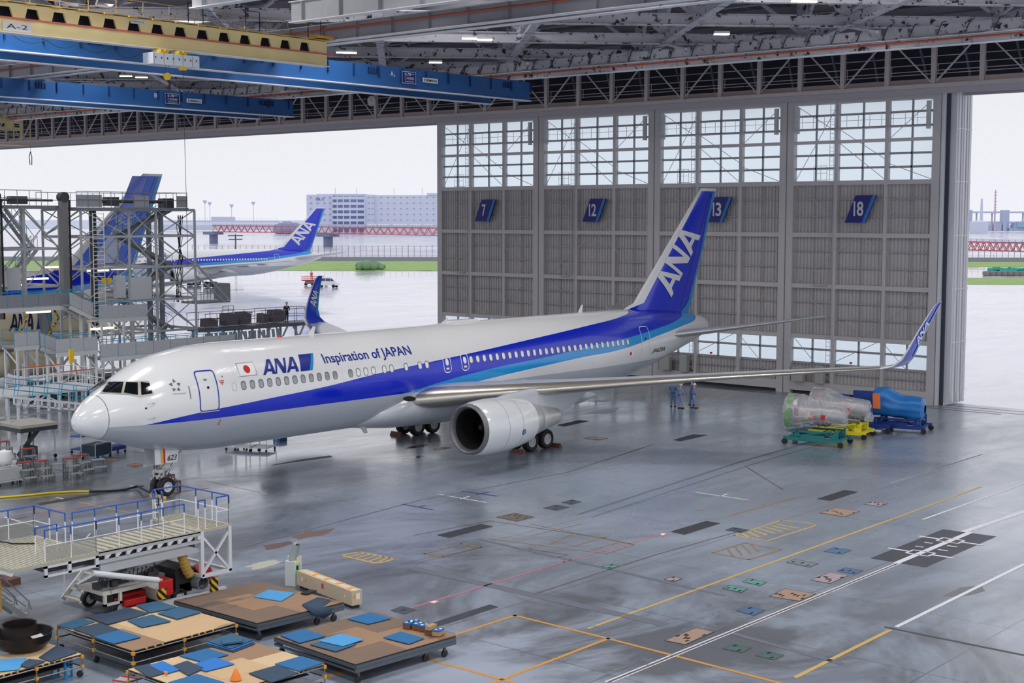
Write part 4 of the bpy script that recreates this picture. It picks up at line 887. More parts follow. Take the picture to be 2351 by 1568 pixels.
for k, (u, w_, lb) in enumerate(((843, 22, 'leftmost'), (868, 28, 'second from the left'), (902, 34, 'middle'), (940, 28, 'fourth from the left'), (972, 22, 'rightmost'))):
    tk = empty('storage_tank_row', gline(1100, u, -1), math.atan2(DV.y, DV.x), lb+' row of white tanks on the far shore below the warehouse', 'tank')
    mb = MB()
    for r_ in (0, 1): mb.tube((0, 0, 3.0+r_*4.2), (w_*.33, 0, 3.0+r_*4.2), 1.7, 10)
    mb.build('tank', WHITEP, tk); mb = MB()
    for q in range(5): mb.tube((q*w_*.08, -1.7, 0), (q*w_*.08, -1.7, 9.5), .2, 4)
    mb.build('tank_frame', FARG, tk)
def light_mast(u, v, lb):
    d = 1500.; o = empty('light_mast', gline(d, u, -1), 0, lb, 'mast', 'tall light masts on the far shore'); h = 13.75+(498-v)*d/3276+1
    MB().tube((0, 0, 0), (0, 0, h), .3, 6).build('pole', FARG, o); MB().lathe([(.4, 0), (2.2, 3.0), (2.2, 3.8), (.2, 3.8)], (0, 0, h-3), 'Z', 10).build('lamp_head', FARG, o)
light_mast(471, 464, 'tall hazy light mast, leftmost of the four'); light_mast(482, 468, 'hazy light mast just right of the leftmost one'); light_mast(532, 473, 'hazy light mast, shorter, third from the left'); light_mast(582, 467, 'hazy light mast standing alone, rightmost of the four')
hw = empty('elevated_highway', gline(1450, 300, -1), 0, 'faint elevated highway crossing the far shore on the left', 'bridge'); a = Vector((0, 0, 0)); b = gline(1450, 640, -1)-hw.location
MB().bar(a+Vector((0, 0, 9.5)), b+Vector((0, 0, 9)), 10, 1.6).bar(a+Vector((0, 0, 3)), b+Vector((0, 0, 3)), 14, 5).build('deck', FARG, hw)
MB().bar(a.lerp(b, .55)+Vector((0, 0, 12)), a.lerp(b, .7)+Vector((0, 0, 12)), 10, 4).build('toll_building', FARG, hw)
mb = MB()
for k in range(60): p = a.lerp(b, k/60); mb.tube(p+Vector((0, 0, 10)), p+Vector((0, 0, 13.5)), .15, 4)
mb.build('lamp_posts', FARG, hw).name = 'guard_rail_post'
def blob_trees(name, u0, u1, d, v0, lab, col, n, rr, z0=0, cat='trees'):
    rnd = random.Random(3); mb = MB(); o_ = gline(d, (u0+u1)/2, z0)
    for k in range(n):
        u = u0+(u1-u0)*rnd.random(); f = (u-u0)/(u1-u0); p = gline(d+rnd.uniform(-8, 8), u, z0)-o_; r = rr*rnd.uniform(.6, 1.1)*(0.6+.6*math.sin(PI*min(1, max(0, f*.9+.1))))
        rings = []
        for i in range(6):
            th = PI*(i+.3)/6.4-PI/2; rings.append([p+Vector((r*math.cos(th)*math.cos(2*PI*j/9)*rnd.uniform(.85, 1.1), r*math.cos(th)*math.sin(2*PI*j/9), r+r*math.sin(th)*rnd.uniform(.9, 1.1))) for j in range(9)])
        mb.loft(rings)
    o = mb.build(name, mat(name+'_green', col, .9, var=.2, vs=.5), smooth=80); o.location = o_; tag(o, lab, cat, kind='stuff'); return o
blob_trees('tree_clump', 628, 702, 1200, 500, 'hazy dark tree clump on the far shore left of the warehouse', (150, 164, 196), 46, 4.2, -1)  # tree colour blended with distance haze
blob_trees('reed_bush', 815, 880, 368, 610, 'low green reeds growing at the edge of the wet apron', (122, 156, 120), 60, 1.0, 0, 'bush')
# right-hand far shore, colours likewise paled with haze
hw2 = empty('elevated_highway', gline(1500, 2160, -1), 0, 'pale elevated highway on tall piers right of the hangar doors', 'bridge'); a = Vector((0, 0, 0)); b = gline(1500, 2480, -1)-hw2.location
mb = MB().bar(a+Vector((0, 0, 19.5)), b+Vector((0, 0, 19.5)), 10, 1.8).bar(a+Vector((0, 0, 9)), b+Vector((0, 0, 8)), 10, 1.5).build('deck', FARG, hw2)
mb = MB()
for k in range(9): p = a.lerp(b, (k+.3)/9); mb.bar(p, p+Vector((0, 0, 19)), 1.4 if k != 4 else 3)
mb.build('pier', FARG, hw2)
for u, d, r, h, lb in ((2205, 1420, 5, 6.5, 'small white storage tank on the far shore at the right'), (2248, 1350, 8.5, 10, 'large white storage tank on the far shore at the right')):
    o = MB().lathe([(0, 0), (r, 0), (r, h), (r*.6, h*1.1), (0, h*1.15)], (0, 0, 0), 'Z', 24).build('storage_tank', PALE, smooth=30); o.location = gline(d, u, -1); tag(o, lb, 'tank')
ch = MB().tube((0, 0, 0), (0, 0, 42), 1.0, 8, .6); 
for k in range(8): ch.lathe([(1.5, 18+k*3), (1.5, 18.6+k*3)], (0, 0, 0), 'Z', 8)
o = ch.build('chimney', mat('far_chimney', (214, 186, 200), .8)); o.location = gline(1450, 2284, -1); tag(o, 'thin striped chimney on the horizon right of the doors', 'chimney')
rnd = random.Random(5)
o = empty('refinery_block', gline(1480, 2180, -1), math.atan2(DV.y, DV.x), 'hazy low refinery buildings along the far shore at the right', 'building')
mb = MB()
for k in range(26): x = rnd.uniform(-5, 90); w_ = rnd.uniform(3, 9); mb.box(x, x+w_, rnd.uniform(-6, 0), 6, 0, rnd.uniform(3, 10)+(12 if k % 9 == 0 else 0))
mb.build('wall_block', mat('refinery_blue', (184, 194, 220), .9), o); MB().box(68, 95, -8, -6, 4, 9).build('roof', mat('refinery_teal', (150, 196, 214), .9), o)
for k, (u, lb) in enumerate(((2204, 'pointed refinery tower right of the hangar doors'),)):
    o = MB().tube((0, 0, 0), (0, 0, 33), 2.2, 8, 1.0).build('refinery_tower', FARG); o.location = gline(1440, 2253, -1); tag(o, lb, 'tower')
# pile of bags by the right grass
rnd = random.Random(9)
for k in range(9):
    o = MB().box(-.75, .75, -.6, .6, 0, 1.05).build('sand_bag', mat('bag_brown', (138, 132, 130), .9, var=.2), bevel=.25); o.location = gline(334, 2268+k*13.5, 0)
    tag(o, ('leftmost' if k == 0 else ['second', 'third', 'fourth', 'fifth', 'sixth', 'seventh', 'eighth', 'last'][k-1])+' brown bag of the row on the wet apron at the right edge', 'bag', 'brown bags in front of the green net pile')
mb = MB()
for k in range(40):
    f = rnd.random(); p = gline(338+rnd.uniform(-1, 4), 2278+90*f, rnd.uniform(.2, 1.3)); mb.obox(p, 1.6, 1.4, .7, rnd.random()*3, rnd.uniform(-.5, .5))
tag(mb.build('net_pile', mat('net_teal', (62, 168, 158), .9, var=.3)), 'heap of teal green netting behind the brown bags at the right edge', 'netting', kind='stuff')
# ------------------------------------------------------------------ parked jets
def jet_copy(loc, rz, sc, lab, keep, skip_sub=()):
    r = empty('airliner', loc, rz, lab, 'airliner'); r.scale = (sc, sc, sc)
    def cp(o, p):
        c = o.copy(); COL.objects.link(c); c.parent = p
        if 'label' in c.keys(): del c['label']
        for ch_ in kids(o):
            if ch_.name.split('.')[0] not in skip_sub: cp(ch_, c)
    for ch_ in kids(A):
        if ch_.name.split('.')[0] in keep: cp(ch_, r)
    return r
tl_ = gline(292, 737); dirv = Vector((.28, .96, 0)).normalized(); sc7 = .98
jet_copy((tl_.x-dirv.x*54.1*sc7, tl_.y-dirv.y*54.1*sc7, 0), -math.atan2(dirv.x, dirv.y), sc7, 'white and blue airliner parked outside on the wet apron, facing left',
         ('fuselage', 'passenger_window', 'cabin_door', 'vertical_stabilizer', 'horizontal_stabilizer', 'wing', 'engine_nacelle', 'engine_pylon', 'main_landing_gear', 'nose_landing_gear', 'belly_fairing', 'slogan', 'rear_flag'), ('winglet', 'winglet_leading_edge', 'engine_emblem', 'door_number'))
ft = at(373, 399, x=-68.5); sc8 = ft.z/15.87
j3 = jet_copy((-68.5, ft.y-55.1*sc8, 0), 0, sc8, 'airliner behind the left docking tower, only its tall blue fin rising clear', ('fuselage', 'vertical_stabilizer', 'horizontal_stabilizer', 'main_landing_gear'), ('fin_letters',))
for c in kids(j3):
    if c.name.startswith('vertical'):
        c.data = c.data.copy(); c.data.materials[0] = mat('fin_hazy_blue', (62, 112, 226), .3, var=.1)  # fin and pattern colours lightened to show haze and bright daylight
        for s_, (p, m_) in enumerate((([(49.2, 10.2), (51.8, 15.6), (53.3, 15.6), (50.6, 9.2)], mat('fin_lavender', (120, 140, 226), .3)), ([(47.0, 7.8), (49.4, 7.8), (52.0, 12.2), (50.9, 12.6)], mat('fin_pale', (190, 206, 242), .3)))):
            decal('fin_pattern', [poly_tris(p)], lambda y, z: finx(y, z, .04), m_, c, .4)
# smaller jet with its nose towards the doors, seen between the docks
JX = -53.5
NY = 38.0
j4 = empty('small_jet', (JX, NY, 0), PI, 'cream-lit jet with ANA title, mostly hidden by the left docks', 'airliner')
H4 = Hull(P767, .72, .78, .35-.0)
f4 = H4.mesh(48, 90).build('fuselage', mat('jet_cream', (226, 218, 188), .3, coat=.4), j4, smooth=60)  # white paint tinted cream for the warm lamp light on it
# title on the side facing the camera (its right side: local -x)
a_, b_ = at(20, 757, x=JX+1.97), at(104, 745, x=JX+1.97)
Lx = lambda y: NY-y
tt = []
y0, y1 = a_.y, a_.y+(b_.y-a_.y)*.66
tt = logo_tris(0, 0, 1, 1, .2)
zt0 = 4.1
def jt(a, b): y = Lx(y0+(y1-y0)*a); return H4.side(y, zt0+1.35*b, .02, -1)
decal('airline_title', tt, jt, mat('title_blue_dark', (22, 30, 78), .4), j4, .2)
def jt2(a, b): y = Lx(y1+.3+a); return H4.side(y, zt0+1.35*b, .02, -1)
decal('title_bar', [poly_tris([(0, 0), (.45, 1), (1.6, 1), (1.1, 0)])], jt2, LB, j4, .3); decal('title_bar_edge', [poly_tris([(1.1, 0), (1.6, 1), (1.85, 1), (1.35, 0)])], jt2, ANALIGHT, j4, .3)
for uu, ux, n_ in ((25, 130, 0), (-60, 10, 1)):
    a_ = at(uu, 835, x=JX+5.6); b_ = at(ux, 835, x=JX+5.6); ln = b_.y-a_.y
    nn = MB().lathe([(.9, 0), (1.05, .15), (1.15, ln*.4), (1.1, ln*.8), (.9, ln)], (-5.6, NY-b_.y, 1.75), 'Y', 32, True).build('engine_nacelle', mat('jet_cream', (226, 218, 188)), j4, smooth=50)
    MB().prism([(-5.75, NY-b_.y+ln*.2, 2.7), (-5.75, NY-b_.y+ln*.9, 2.7), (-5.75, NY-b_.y+ln*.9, 3.4), (-5.75, NY-b_.y+ln*.3, 3.4)], (.3, 0, 0)).build('engine_pylon', LSTEEL, j4)
surf('wing', [((-1.5, 10, 2.9), 8, .12), ((-6.6, 14.4, 3.25), 5.4, .11)], GREYW, j4)
# ------------------------------------------------------------------ vehicles on the apron
vp = gline(13.75*3276/164., 750)
van = empty('minivan', vp, 0.2, 'white minivan on the wet apron, facing right, beside the red lift truck', 'van')
vm = mat('van_white', (236, 238, 244), .2, coat=.5)
sec = [(-2.35, .45), (-2.4, 1.2), (-2.25, 1.95), (1.2, 2.0), (1.9, 1.3), (2.3, 1.05), (2.38, .45)]
# long axis along the picture plane
van.rotation_euler = (0, 0, math.atan2(DV.y, DV.x)-.25)
MB().prism([(x, -.85, z) for x, z in sec], (0, 1.7, 0)).build('body', vm, van, bevel=.08)
mb = MB()
for x0, x1 in ((-2.15, -1.2), (-1.1, -.1), (0, .9)): mb.box(x0, x1, -.87, -.85, 1.3, 1.8)
mb.prism([(1.0, -.87, 1.3), (1.7, -.87, 1.3), (1.25, -.87, 1.8), (1.0, -.87, 1.8)], (0, .02, 0)); mb.box(-2.42, -2.38, -.7, .7, 1.3, 1.8)
mb.build('side_window', mat('van_glass', (70, 80, 100), .1), van)
for x in (-1.5, 1.55):
    for y in (-.8, .8): wb = MB().lathe([(0, -.1), (.2, -.12), (.33, -.08), (.33, .08), (0, .1)], (x, y, .33), 'Y', 16).build('wheel', BLACK, van)
MB().box(-2.42, -2.37, .5, .75, .9, 1.2).box(-2.42, -2.37, -.75, -.5, .9, 1.2).build('tail_light', RED, van)
tk = empty('lift_truck', gline(13.75*3276/159., 716), math.atan2(DV.y, DV.x), 'red and grey platform truck with railings on the apron, left of the white van', 'truck')
tk.scale = (.58, .8, .62); MB().box(-3.6, 1.0, -.9, .9, 1.5, 1.75).box(.9, 4.2, -.9, .9, 1.5, 2.0).build('platform', RED, tk); MB().box(-2.5, 3.5, -.8, .8, .5, 1.4).build('chassis', mat('truck_grey', (120, 124, 140)), tk)
MB().box(4.2, 5.8, -.9, .9, .6, 2.6).build('cab', vm, tk, bevel=.1)
mb = MB()
for k in range(9): mb.tube((-3.6+k*.95, -.9, 1.75), (-3.6+k*.95, -.9, 2.9), .04, 4).tube((-3.6+k*.95, .9, 1.75), (-3.6+k*.95, .9, 2.9), .04, 4)
for y in (-.9, .9):
    for z in (2.3, 2.9): mb.tube((-3.6, y, z), (4.0, y, z), .04, 4)
mb.build('railing', mat('railing_red', (206, 96, 96)), tk)
for x in (-2.3, 0, 4.6):
    for y in (-.8, .8): MB().lathe([(0, -.12), (.42, -.12), (.42, .12), (0, .12)], (x, y, .42), 'Y', 14).build('wheel', BLACK, tk)
# ------------------------------------------------------------------ docks on the left
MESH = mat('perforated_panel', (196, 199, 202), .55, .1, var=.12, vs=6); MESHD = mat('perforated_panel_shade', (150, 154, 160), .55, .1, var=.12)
DKW = mat('dock_white_steel', (214, 217, 220), .45, var=.06)
def railing(mb, a, b, h=1.1, n=None, r=.025, mid=True):
    a = Vector(a); b = Vector(b); n = n or max(1, int((b-a).length/1.3))
    for k in range(n+1): p = a.lerp(b, k/n); mb.tube(p, p+Vector((0, 0, h)), r, 5)
    for z in ((h, h*.5) if mid else (h,)): mb.tube(a+Vector((0, 0, z)), b+Vector((0, 0, z)), r, 5)
def stair_parts(par, a, b, w, n=10, rail=True, m=None, axis=None):
    "flight from low a to high b, width vector w"
    a = Vector(a); b = Vector(b); w = Vector(w); m = m or STEEL
    MB().bar(a, b, .06, .28).bar(a+w, b+w, .06, .28).build('stair_stringer', m, par)
    mb = MB()
    for k in range(n): p = a.lerp(b, (k+.5)/n); q = p+w; mb.bar(p, q, .26, .04)
    mb.build('stair_tread', m, par)
    if rail:
        mb = MB()
        for o_ in (Vector((0, 0, 0)), w):
            mb.tube(a+o_+Vector((0, 0, 1)), b+o_+Vector((0, 0, 1)), .025, 5)
            for k in range(5): p = a.lerp(b, k/4)+o_; mb.tube(p, p+Vector((0, 0, 1)), .02, 5)
        mb.build('stair_handrail', CYANRL, par)
def tower(name, lab, x0, x1, ys, zs, skip=0, mt=STEEL):
    t = empty(name, (x0, ys[0], 0), 0, lab, 'scaffold'); D = x1-x0; Y = [y-ys[0] for y in ys]
    for y in Y:
        for x in (0, D): MB().bar((x, y, 0), (x, y, zs[-1]), .15, .15, (0, 1, 0)).build('column', mt, t)
    for i, z in enumerate(zs):
        mb = MB()
        if z == 0: continue
        for x in (0, D): mb.bar((x, 0, z), (x, Y[-1], z), .12, .17)
        for y in Y: mb.bar((0, y, z), (D, y, z), .14, .2)
        mb.build('level_beam', mt, t)
    for i in range(skip, len(zs)-1):
        for j in range(len(Y)-1):
            for x in (0, D): MB().bar((x, Y[j], zs[i]), (x, Y[j+1], zs[i+1]), .07, .07).bar((x, Y[j+1], zs[i]), (x, Y[j], zs[i+1]), .07, .07).build('cross_brace', mt, t)
        MB().bar((0, Y[-1], zs[i]), (D, Y[-1], zs[i+1]), .1).bar((0, 0, zs[i+1]), (D, 0, zs[i]), .1).build('cross_brace', mt, t)
    return t, D, Y
zs = [0, 4.3, 6.9, 9.6, 12.1, 14.25]
t, D, Y = tower('docking_tower', 'tall grey braced docking tower behind the nose, with stairs and cables inside', -40, -45.5, [26.5, 30.9, 33.5, 37.35], zs)
MB().box(D, .3, -.5, Y[-1]-.8, 14.3, 14.42).build('top_deck', mat('deck_shade', (120, 124, 130)), t)
mb = MB(); railing(mb, (.25, -.5, 14.4), (.25, Y[-1]-.9, 14.4), 1.25, 10); railing(mb, (D, -.5, 14.4), (D, Y[-1]-.9, 14.4), 1.25, 10); railing(mb, (.25, Y[-1]-.9, 14.4), (D, Y[-1]-.9, 14.4), 1.25, 3); mb.build('top_railing', mt_ := mat('railing_grey', (110, 112, 124)), t)
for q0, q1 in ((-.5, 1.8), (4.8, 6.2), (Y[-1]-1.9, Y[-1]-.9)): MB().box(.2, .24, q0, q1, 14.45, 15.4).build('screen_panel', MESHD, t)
MB().tube((-.8, 1, 14.9), (-.8, 8.8, 14.9), .12, 8).obox((-.8, 3.3, 14.9), .7, 1.1, .7).obox((-.8, 8.6, 14.8), .8, 1.0, .8).build('drive_shaft', mat('machine_dark', (60, 62, 68)), t)
for k in range(4):
    z0, z1 = zs[k+1], zs[k+2] if k+2 < len(zs) else zs[-1]
    a, b = (Y[1]+.2, Y[2]+2.4) if k % 2 else (Y[2]+2.4, Y[1]+.2)
    stair_parts(t, (-1.2, a, z0), (-1.2, b, z1), (-.9, 0, 0), 12, True, mat('stair_grey', (140, 144, 150)))
    MB().box(-2.4, -.6, b-.5, b+1.0, z1-.08, z1).build('landing', MESHD, t)
mb = MB()
for x in (.25,):
    for y in (.9, 1.9): mb.tube((x, y, 3.5), (x, y, 14), .035, 5)
    for k in range(32): mb.tube((x, .9, 3.7+k*.33), (x, 1.9, 3.7+k*.33), .025, 4)
mb.build('caged_ladder', WHITEP, t)
MB().bar((-.4, 1.35, 4), (-.4, 1.35, 14.2), .5, .3, (0, 1, 0)).build('cable_chain', mat('chain_dark', (52, 54, 60)), t)
rnd = random.Random(11); mb = MB()
for k in range(7):
    P = [(-.1+rnd.uniform(-.15, .15), 9.2+rnd.uniform(-.25, .25)+.8*math.sin(q*.35+k*.3)*.4, 13.8-q*.9) for q in range(9)]; mb.pipe(P, .03, 5)
mb.build('hanging_cable', BLACK, t)
for y in (7.4, 8.6): MB().tube((-1.6, y, 2), (-1.6, y, 14), .22, 8).build('guide_pole', mat('guide_pole_grey', (134, 138, 144)), t)
MB().box(-.3, .1, 3.0, 3.9, 7.2, 9.0).box(-.3, .1, 4.4, 6.4, 7.0, 8.8).build('cabinet', mat('cabinet_pale', (198, 202, 206)), t)
cbz = at(527, 693, x=-40)
ba = empty('docking_balcony', (-40, 37.36, 6.5), 0, 'grey balcony with mesh end panel sticking out right of the docking tower', 'platform')
MB().box(-2.2, 0, .1, 3.6, -.15, 0).build('deck', MESHD, ba)
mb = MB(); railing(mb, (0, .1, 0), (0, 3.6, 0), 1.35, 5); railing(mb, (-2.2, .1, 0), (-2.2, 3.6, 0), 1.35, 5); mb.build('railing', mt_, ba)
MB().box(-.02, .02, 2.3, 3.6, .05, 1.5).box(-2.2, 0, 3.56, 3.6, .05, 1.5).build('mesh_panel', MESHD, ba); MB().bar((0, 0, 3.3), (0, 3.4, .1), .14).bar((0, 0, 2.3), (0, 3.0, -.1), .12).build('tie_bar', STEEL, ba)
# left tower
t2, D2, Y2 = tower('docking_tower', 'docking tower at the left edge with thick dark guide columns', -41, -46.5, [15.0, 19.0, 22.2, 25.2], [0, 8.3, 11.2, 14.4], 1)
MB().box(D2, .3, -.3, Y2[-1], 14.45, 14.55).build('top_deck', mat('deck_shade', (120, 124, 130)), t2)
mb = MB(); railing(mb, (.25, 3.5, 14.5), (.25, 8.6, 14.5), 1.2, 5); railing(mb, (.25, -1, 14.5), (.25, 2, 14.5), 1.2, 3); mb.build('top_railing', mt_, t2)
for y in (Y2[1]+.55, Y2[-1]+.1): MB().bar((.5, y, 6), (.5, y, 15.2), .5, .55, (0, 1, 0)).build('guide_column', mat('column_grey', (122, 122, 124)), t2); MB().bar((.8, y+.35, 6), (.8, y+.35, 15), .12, .12, (0, 1, 0)).build('cable_chain', BLACK, t2); MB().lathe([(0, -.3), (.4, -.3), (.4, .3), (0, .3)], (.5, y, 15.2), 'X', 16).build('cable_drum', mat('machine_dark', (60, 62, 68)), t2)
MB().tube((-.5, 4.5, 14.95), (-.5, 10, 14.95), .1, 6).obox((-.5, 7.0, 14.95), .6, 1.4, .6).build('drive_shaft', mat('machine_dark', (60, 62, 68)), t2)
stair_parts(t2, (-1.5, 8.9, 11.2), (-1.5, 6.5, 14.3), (-.9, 0, 0), 12); stair_parts(t2, (-1.5, 6.4, 8), (-1.5, 9.2, 11.2), (-.9, 0, 0), 12)
MB().box(-.4, .2, 5.6, 6.7, 8.1, 9.8).build('cabinet', mat('cabinet_pale', (198, 202, 206)), t2)
# walkways
def walkway(name, lab, x, y0, y1, z0, z1, w=1.2, h=1.1, panels=4, legs=True, railm=CYANRL, pm=MESH, cat='walkway', panel_h=.95):
    t = empty(name, (x, y0, 0), 0, lab, cat); a = Vector((0, 0, z0)); b = Vector((0, y1-y0, z1)); W_ = Vector((-w, 0, 0))
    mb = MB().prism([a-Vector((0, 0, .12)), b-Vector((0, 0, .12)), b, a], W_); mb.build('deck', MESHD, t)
    MB().bar(a-Vector((0, 0, .16)), b-Vector((0, 0, .16)), .08, .3).bar(a+W_-Vector((0, 0, .16)), b+W_-Vector((0, 0, .16)), .08, .3).build('side_beam', DKW, t)
    for k in range(panels):
        p = a.lerp(b, k/panels); q = a.lerp(b, (k+.96)/panels); MB().prism([p+Vector((.02, 0, .05)), q+Vector((.02, 0, .05)), q+Vector((.02, 0, panel_h)), p+Vector((.02, 0, panel_h))], (.03, 0, 0)).build('mesh_panel', pm, t)
    mb = MB(); 
    for o_ in (Vector((0, 0, 0)), W_):
        mb.tube(a+o_+Vector((0, 0, h)), b+o_+Vector((0, 0, h)), .024, 6)
        for k in range(panels+1): p = a.lerp(b, k/panels)+o_; mb.tube(p, p+Vector((0, 0, h)), .025, 5)
    mb.build('railing', railm, t)
    if legs:
        for f in ((.05, .5, .95) if legs is True else legs):
            p = a.lerp(b, f)
            MB().bar((0, p.y, 0), (0, p.y, p.z-.2), .14, .14, (0, 1, 0)).bar((-w, p.y, 0), (-w, p.y, p.z-.2), .14, .14, (0, 1, 0)).bar((0, p.y, p.z-1.3), (-w, p.y, p.z-.3), .08).build('leg', DKW, t)
    return t
w2 = walkway('access_walkway', 'long mesh-sided walkway behind the cockpit roof, its right part stepping lower', -30, 21.4, 33.5, 3.65, 3.65, 1.4, 1.15, 8, (.02, .3, .95))
walkway('access_walkway', 'short mesh-sided walkway left of the long one, same height as the cockpit top', -30, 17.9, 21.2, 4.25, 4.25, 1.4, 1.15, 3, (.06, .96))
w4 = walkway('access_walkway', 'upper mesh-sided walkway below the right docking tower', -34, 24.0, 28.3, 6.1, 6.1, 1.6, 1.15, 2)
walkway('access_walkway', 'upper left walkway with light blue handrail under the left tower', -36, 14, 24.0, 7.1, 7.1, 1.4, 1.1, 8, (.02, .97), CYANRL, MESHD)
walkway('access_walkway', 'sloping mesh-sided ramp joining the two upper walkways', -35, 22.2, 24.2, 7.2, 6.2, 1.4, 1.1, 2, False)
walkway('access_walkway', 'small mesh-sided platform under the jet title at the left', -33, 16.5, 18.4, 4.6, 4.6, 1.6, 1.1, 2, (.1, .9))
walkway('access_walkway', 'short sloping walkway right of the small platform under the jet title', -33, 18.5, 20.0, 4.5, 3.9, 1.4, 1.1, 1, (.9,))
ra = empty('access_ramp', (-21, 9.4, 0), 0, 'long sloping ramp with light blue handrails descending to the nose, left', 'ramp')
a, b = Vector((0, 0, 2.75)), Vector((0, 7.0, 1.45)); W_ = Vector((-1.3, 0, 0))
MB().prism([a-Vector((0, 0, .1)), b-Vector((0, 0, .1)), b, a], W_).build('deck', LSTEEL, ra)
mb = MB()
for k in range(16): p = a.lerp(b, k/15); mb.bar(p-Vector((0, 0, .1)), p-Vector((0, 0, .45)), .1)
mb.bar(a-Vector((0, 0, .45)), b-Vector((0, 0, .45)), .1).bar(a-Vector((0, 0, .08)), b-Vector((0, 0, .08)), .08); mb.build('side_truss', DKW, ra)
mb = MB()
for o_ in (Vector((0, 0, 0)), W_):
    for z in (.4, .75, 1.1): mb.tube(a+o_+Vector((0, 0, z)), b+o_+Vector((0, 0, z)), .018, 5)
    for k in range(8): p = a.lerp(b, k/7)+o_; mb.tube(p, p+Vector((0, .15, 1.1)), .025, 5)
mb.build('railing', CYANRL, ra)
for x_, y_, z_ in ((-.1, 6.8, 1.4), (-1.2, 6.8, 1.4), (-.1, .3, 2.6), (-1.2, .3, 2.6)): MB().bar((x_, y_, 0), (x_, y_, z_), .12).build('support', DKW, ra)
pf = empty('work_platform', (-22.5, 8.0, 2.6), 0, 'white work platform with orange-topped railings left of the nose', 'platform')
MB().box(-4, 0, 0, 9.0, -.15, 0).build('deck', LSTEEL, pf)
mb = MB(); railing(mb, (-.1, 4.6, 0), (-.1, 8.8, 0), 1.15, 8); railing(mb, (-3.9, 4.6, 0), (-3.9, 8.8, 0), 1.15, 6); railing(mb, (-.1, 8.8, 0), (-3.9, 8.8, 0), 1.15, 4); mb.build('railing', DKW, pf)
MB().tube((-.1, 5.6, 1.2), (-.1, 8.0, 1.2), .04, 6).tube((-3.9, 5.0, 1.25), (-3.9, 8.0, 1.25), .04, 6).build('handrail_cover', mat('cover_orange', (206, 96, 40)), pf)
MB().box(-3.9, -3.7, 8.6, 8.9, 1.3, 2.2).build('warning_panel', YELLOW, pf)
for y in (.4, 8.6): MB().bar((-.1, y, -2.6), (-.1, y, -.15), .14).bar((-3.9, y, -2.6), (-3.9, y, -.15), .14).build('leg', DKW, pf)
mb = MB()
for z in (-1.3,): mb.bar((-.1, .4, z), (-.1, 8.6, z), .1).bar((-.1, .4, -2.4), (-.1, 4.5, -.2), .08).bar((-.1, 8.6, -2.4), (-.1, 4.5, -.2), .08)
mb.build('cross_brace', DKW, pf)
# lower body of the docks: deck, columns, machinery
lo = empty('dock_machinery', (-36.2, 19, 0), 0, 'dark low machinery and white beams under the docks behind the ramp', 'machinery')
rnd = random.Random(21)
for k in range(7): y = k*1.9; hh_ = rnd.uniform(.9, 1.7); MB().box(-3+rnd.random(), -.3-rnd.random()*.6, y, y+1.7, .05, hh_).build('machine_housing', mat('machine_%d' % (k % 3), ((46, 48, 54), (66, 68, 74), (92, 90, 88))[k % 3], .6, var=.15), lo, bevel=.04)
for z in (1.9,): MB().bar((0, 0, z), (0, 13, z), .14, .2).build('level_beam', DKW, lo)
for y in (0, 4.3, 8.6, 13): MB().bar((0, y, 0), (0, y, 3.0), .14, .14, (0, 1, 0)).build('column', DKW, lo)
for y0, y1 in ((0, 4.3), (8.6, 4.3)): MB().bar((0, y0, 0), (0, y1, 1.9), .1).build('cross_brace', DKW, lo)
for q, (u, v, xx) in enumerate(((235, 754, -34.8), (88, 716, -36.7), (85, 640, -44), (225, 621, -43), (280, 617, -43), (22, 655, -43), (130, 613, -42))):
    p = at(u, v, x=xx); o = empty('fluorescent_lamp', p); MB().obox((0, 0, 0), .25, 1.9, .14).build('lamp_tube', LAMP, o); rl = {0: 5.95-p.z, 1: 6.95-p.z}.get(q, .5); MB().bar((0, -.6, .05), (0, -.6, rl), .03).bar((0, .6, .05), (0, .6, rl), .03).build('hanger_rod', STEEL, o)
    tag(o, 'glowing strip lamp '+['under the walkway above the cockpit', 'over the dark blue jet title', 'on the left tower, beside the blue fuselage', 'inside the right tower, left of the yellow signs', 'inside the right tower, above the yellow signs', 'at the far left edge of the left tower', 'high on the left tower, below its cabinet'][q], 'lamp', 'strip lamps on the docks')
for u0, u1 in ((234, 243.5), (248, 256)):
    a = at(u0, 650, x=-39.5); b = at(u1, 638, x=-39.5); a = a-t.location; b = b-t.location; MB().box(a.x-.03, a.x+.03, a.y, b.y, a.z, b.z).build('warning_sign', YELLOW, t)
a = at(0, 697, x=-38); b = at(70, 697, x=-38)
du = MB().pipe([a, b, b+Vector((0, 1.0, -.6)), b+Vector((0, 1.3, -2.4))], .42, 14).build('ventilation_duct', mat('duct_grey', (120, 126, 134), .35, .5), smooth=50); tag(du, 'fat grey ventilation duct bending down above the jet title, left edge', 'duct')
for k, (u, lb) in enumerate(((53, 'left one beside the duct bend'), (125, 'right one beside the title bar'))):
    p = at(u, 712, x=-37.5); o = MB().pipe([p, p+Vector((0, .3, -.6)), p+Vector((0, -.2, -1.4)), p+Vector((0, -.7, -2.0))], .09, 7).build('striped_hose', mat('hose_yellow_black', (206, 170, 60), .6, dark=(30, 28, 24), dthr=.5, ds=6)); tag(o, 'yellow and black striped hose hanging over the cream jet, '+lb, 'hose')
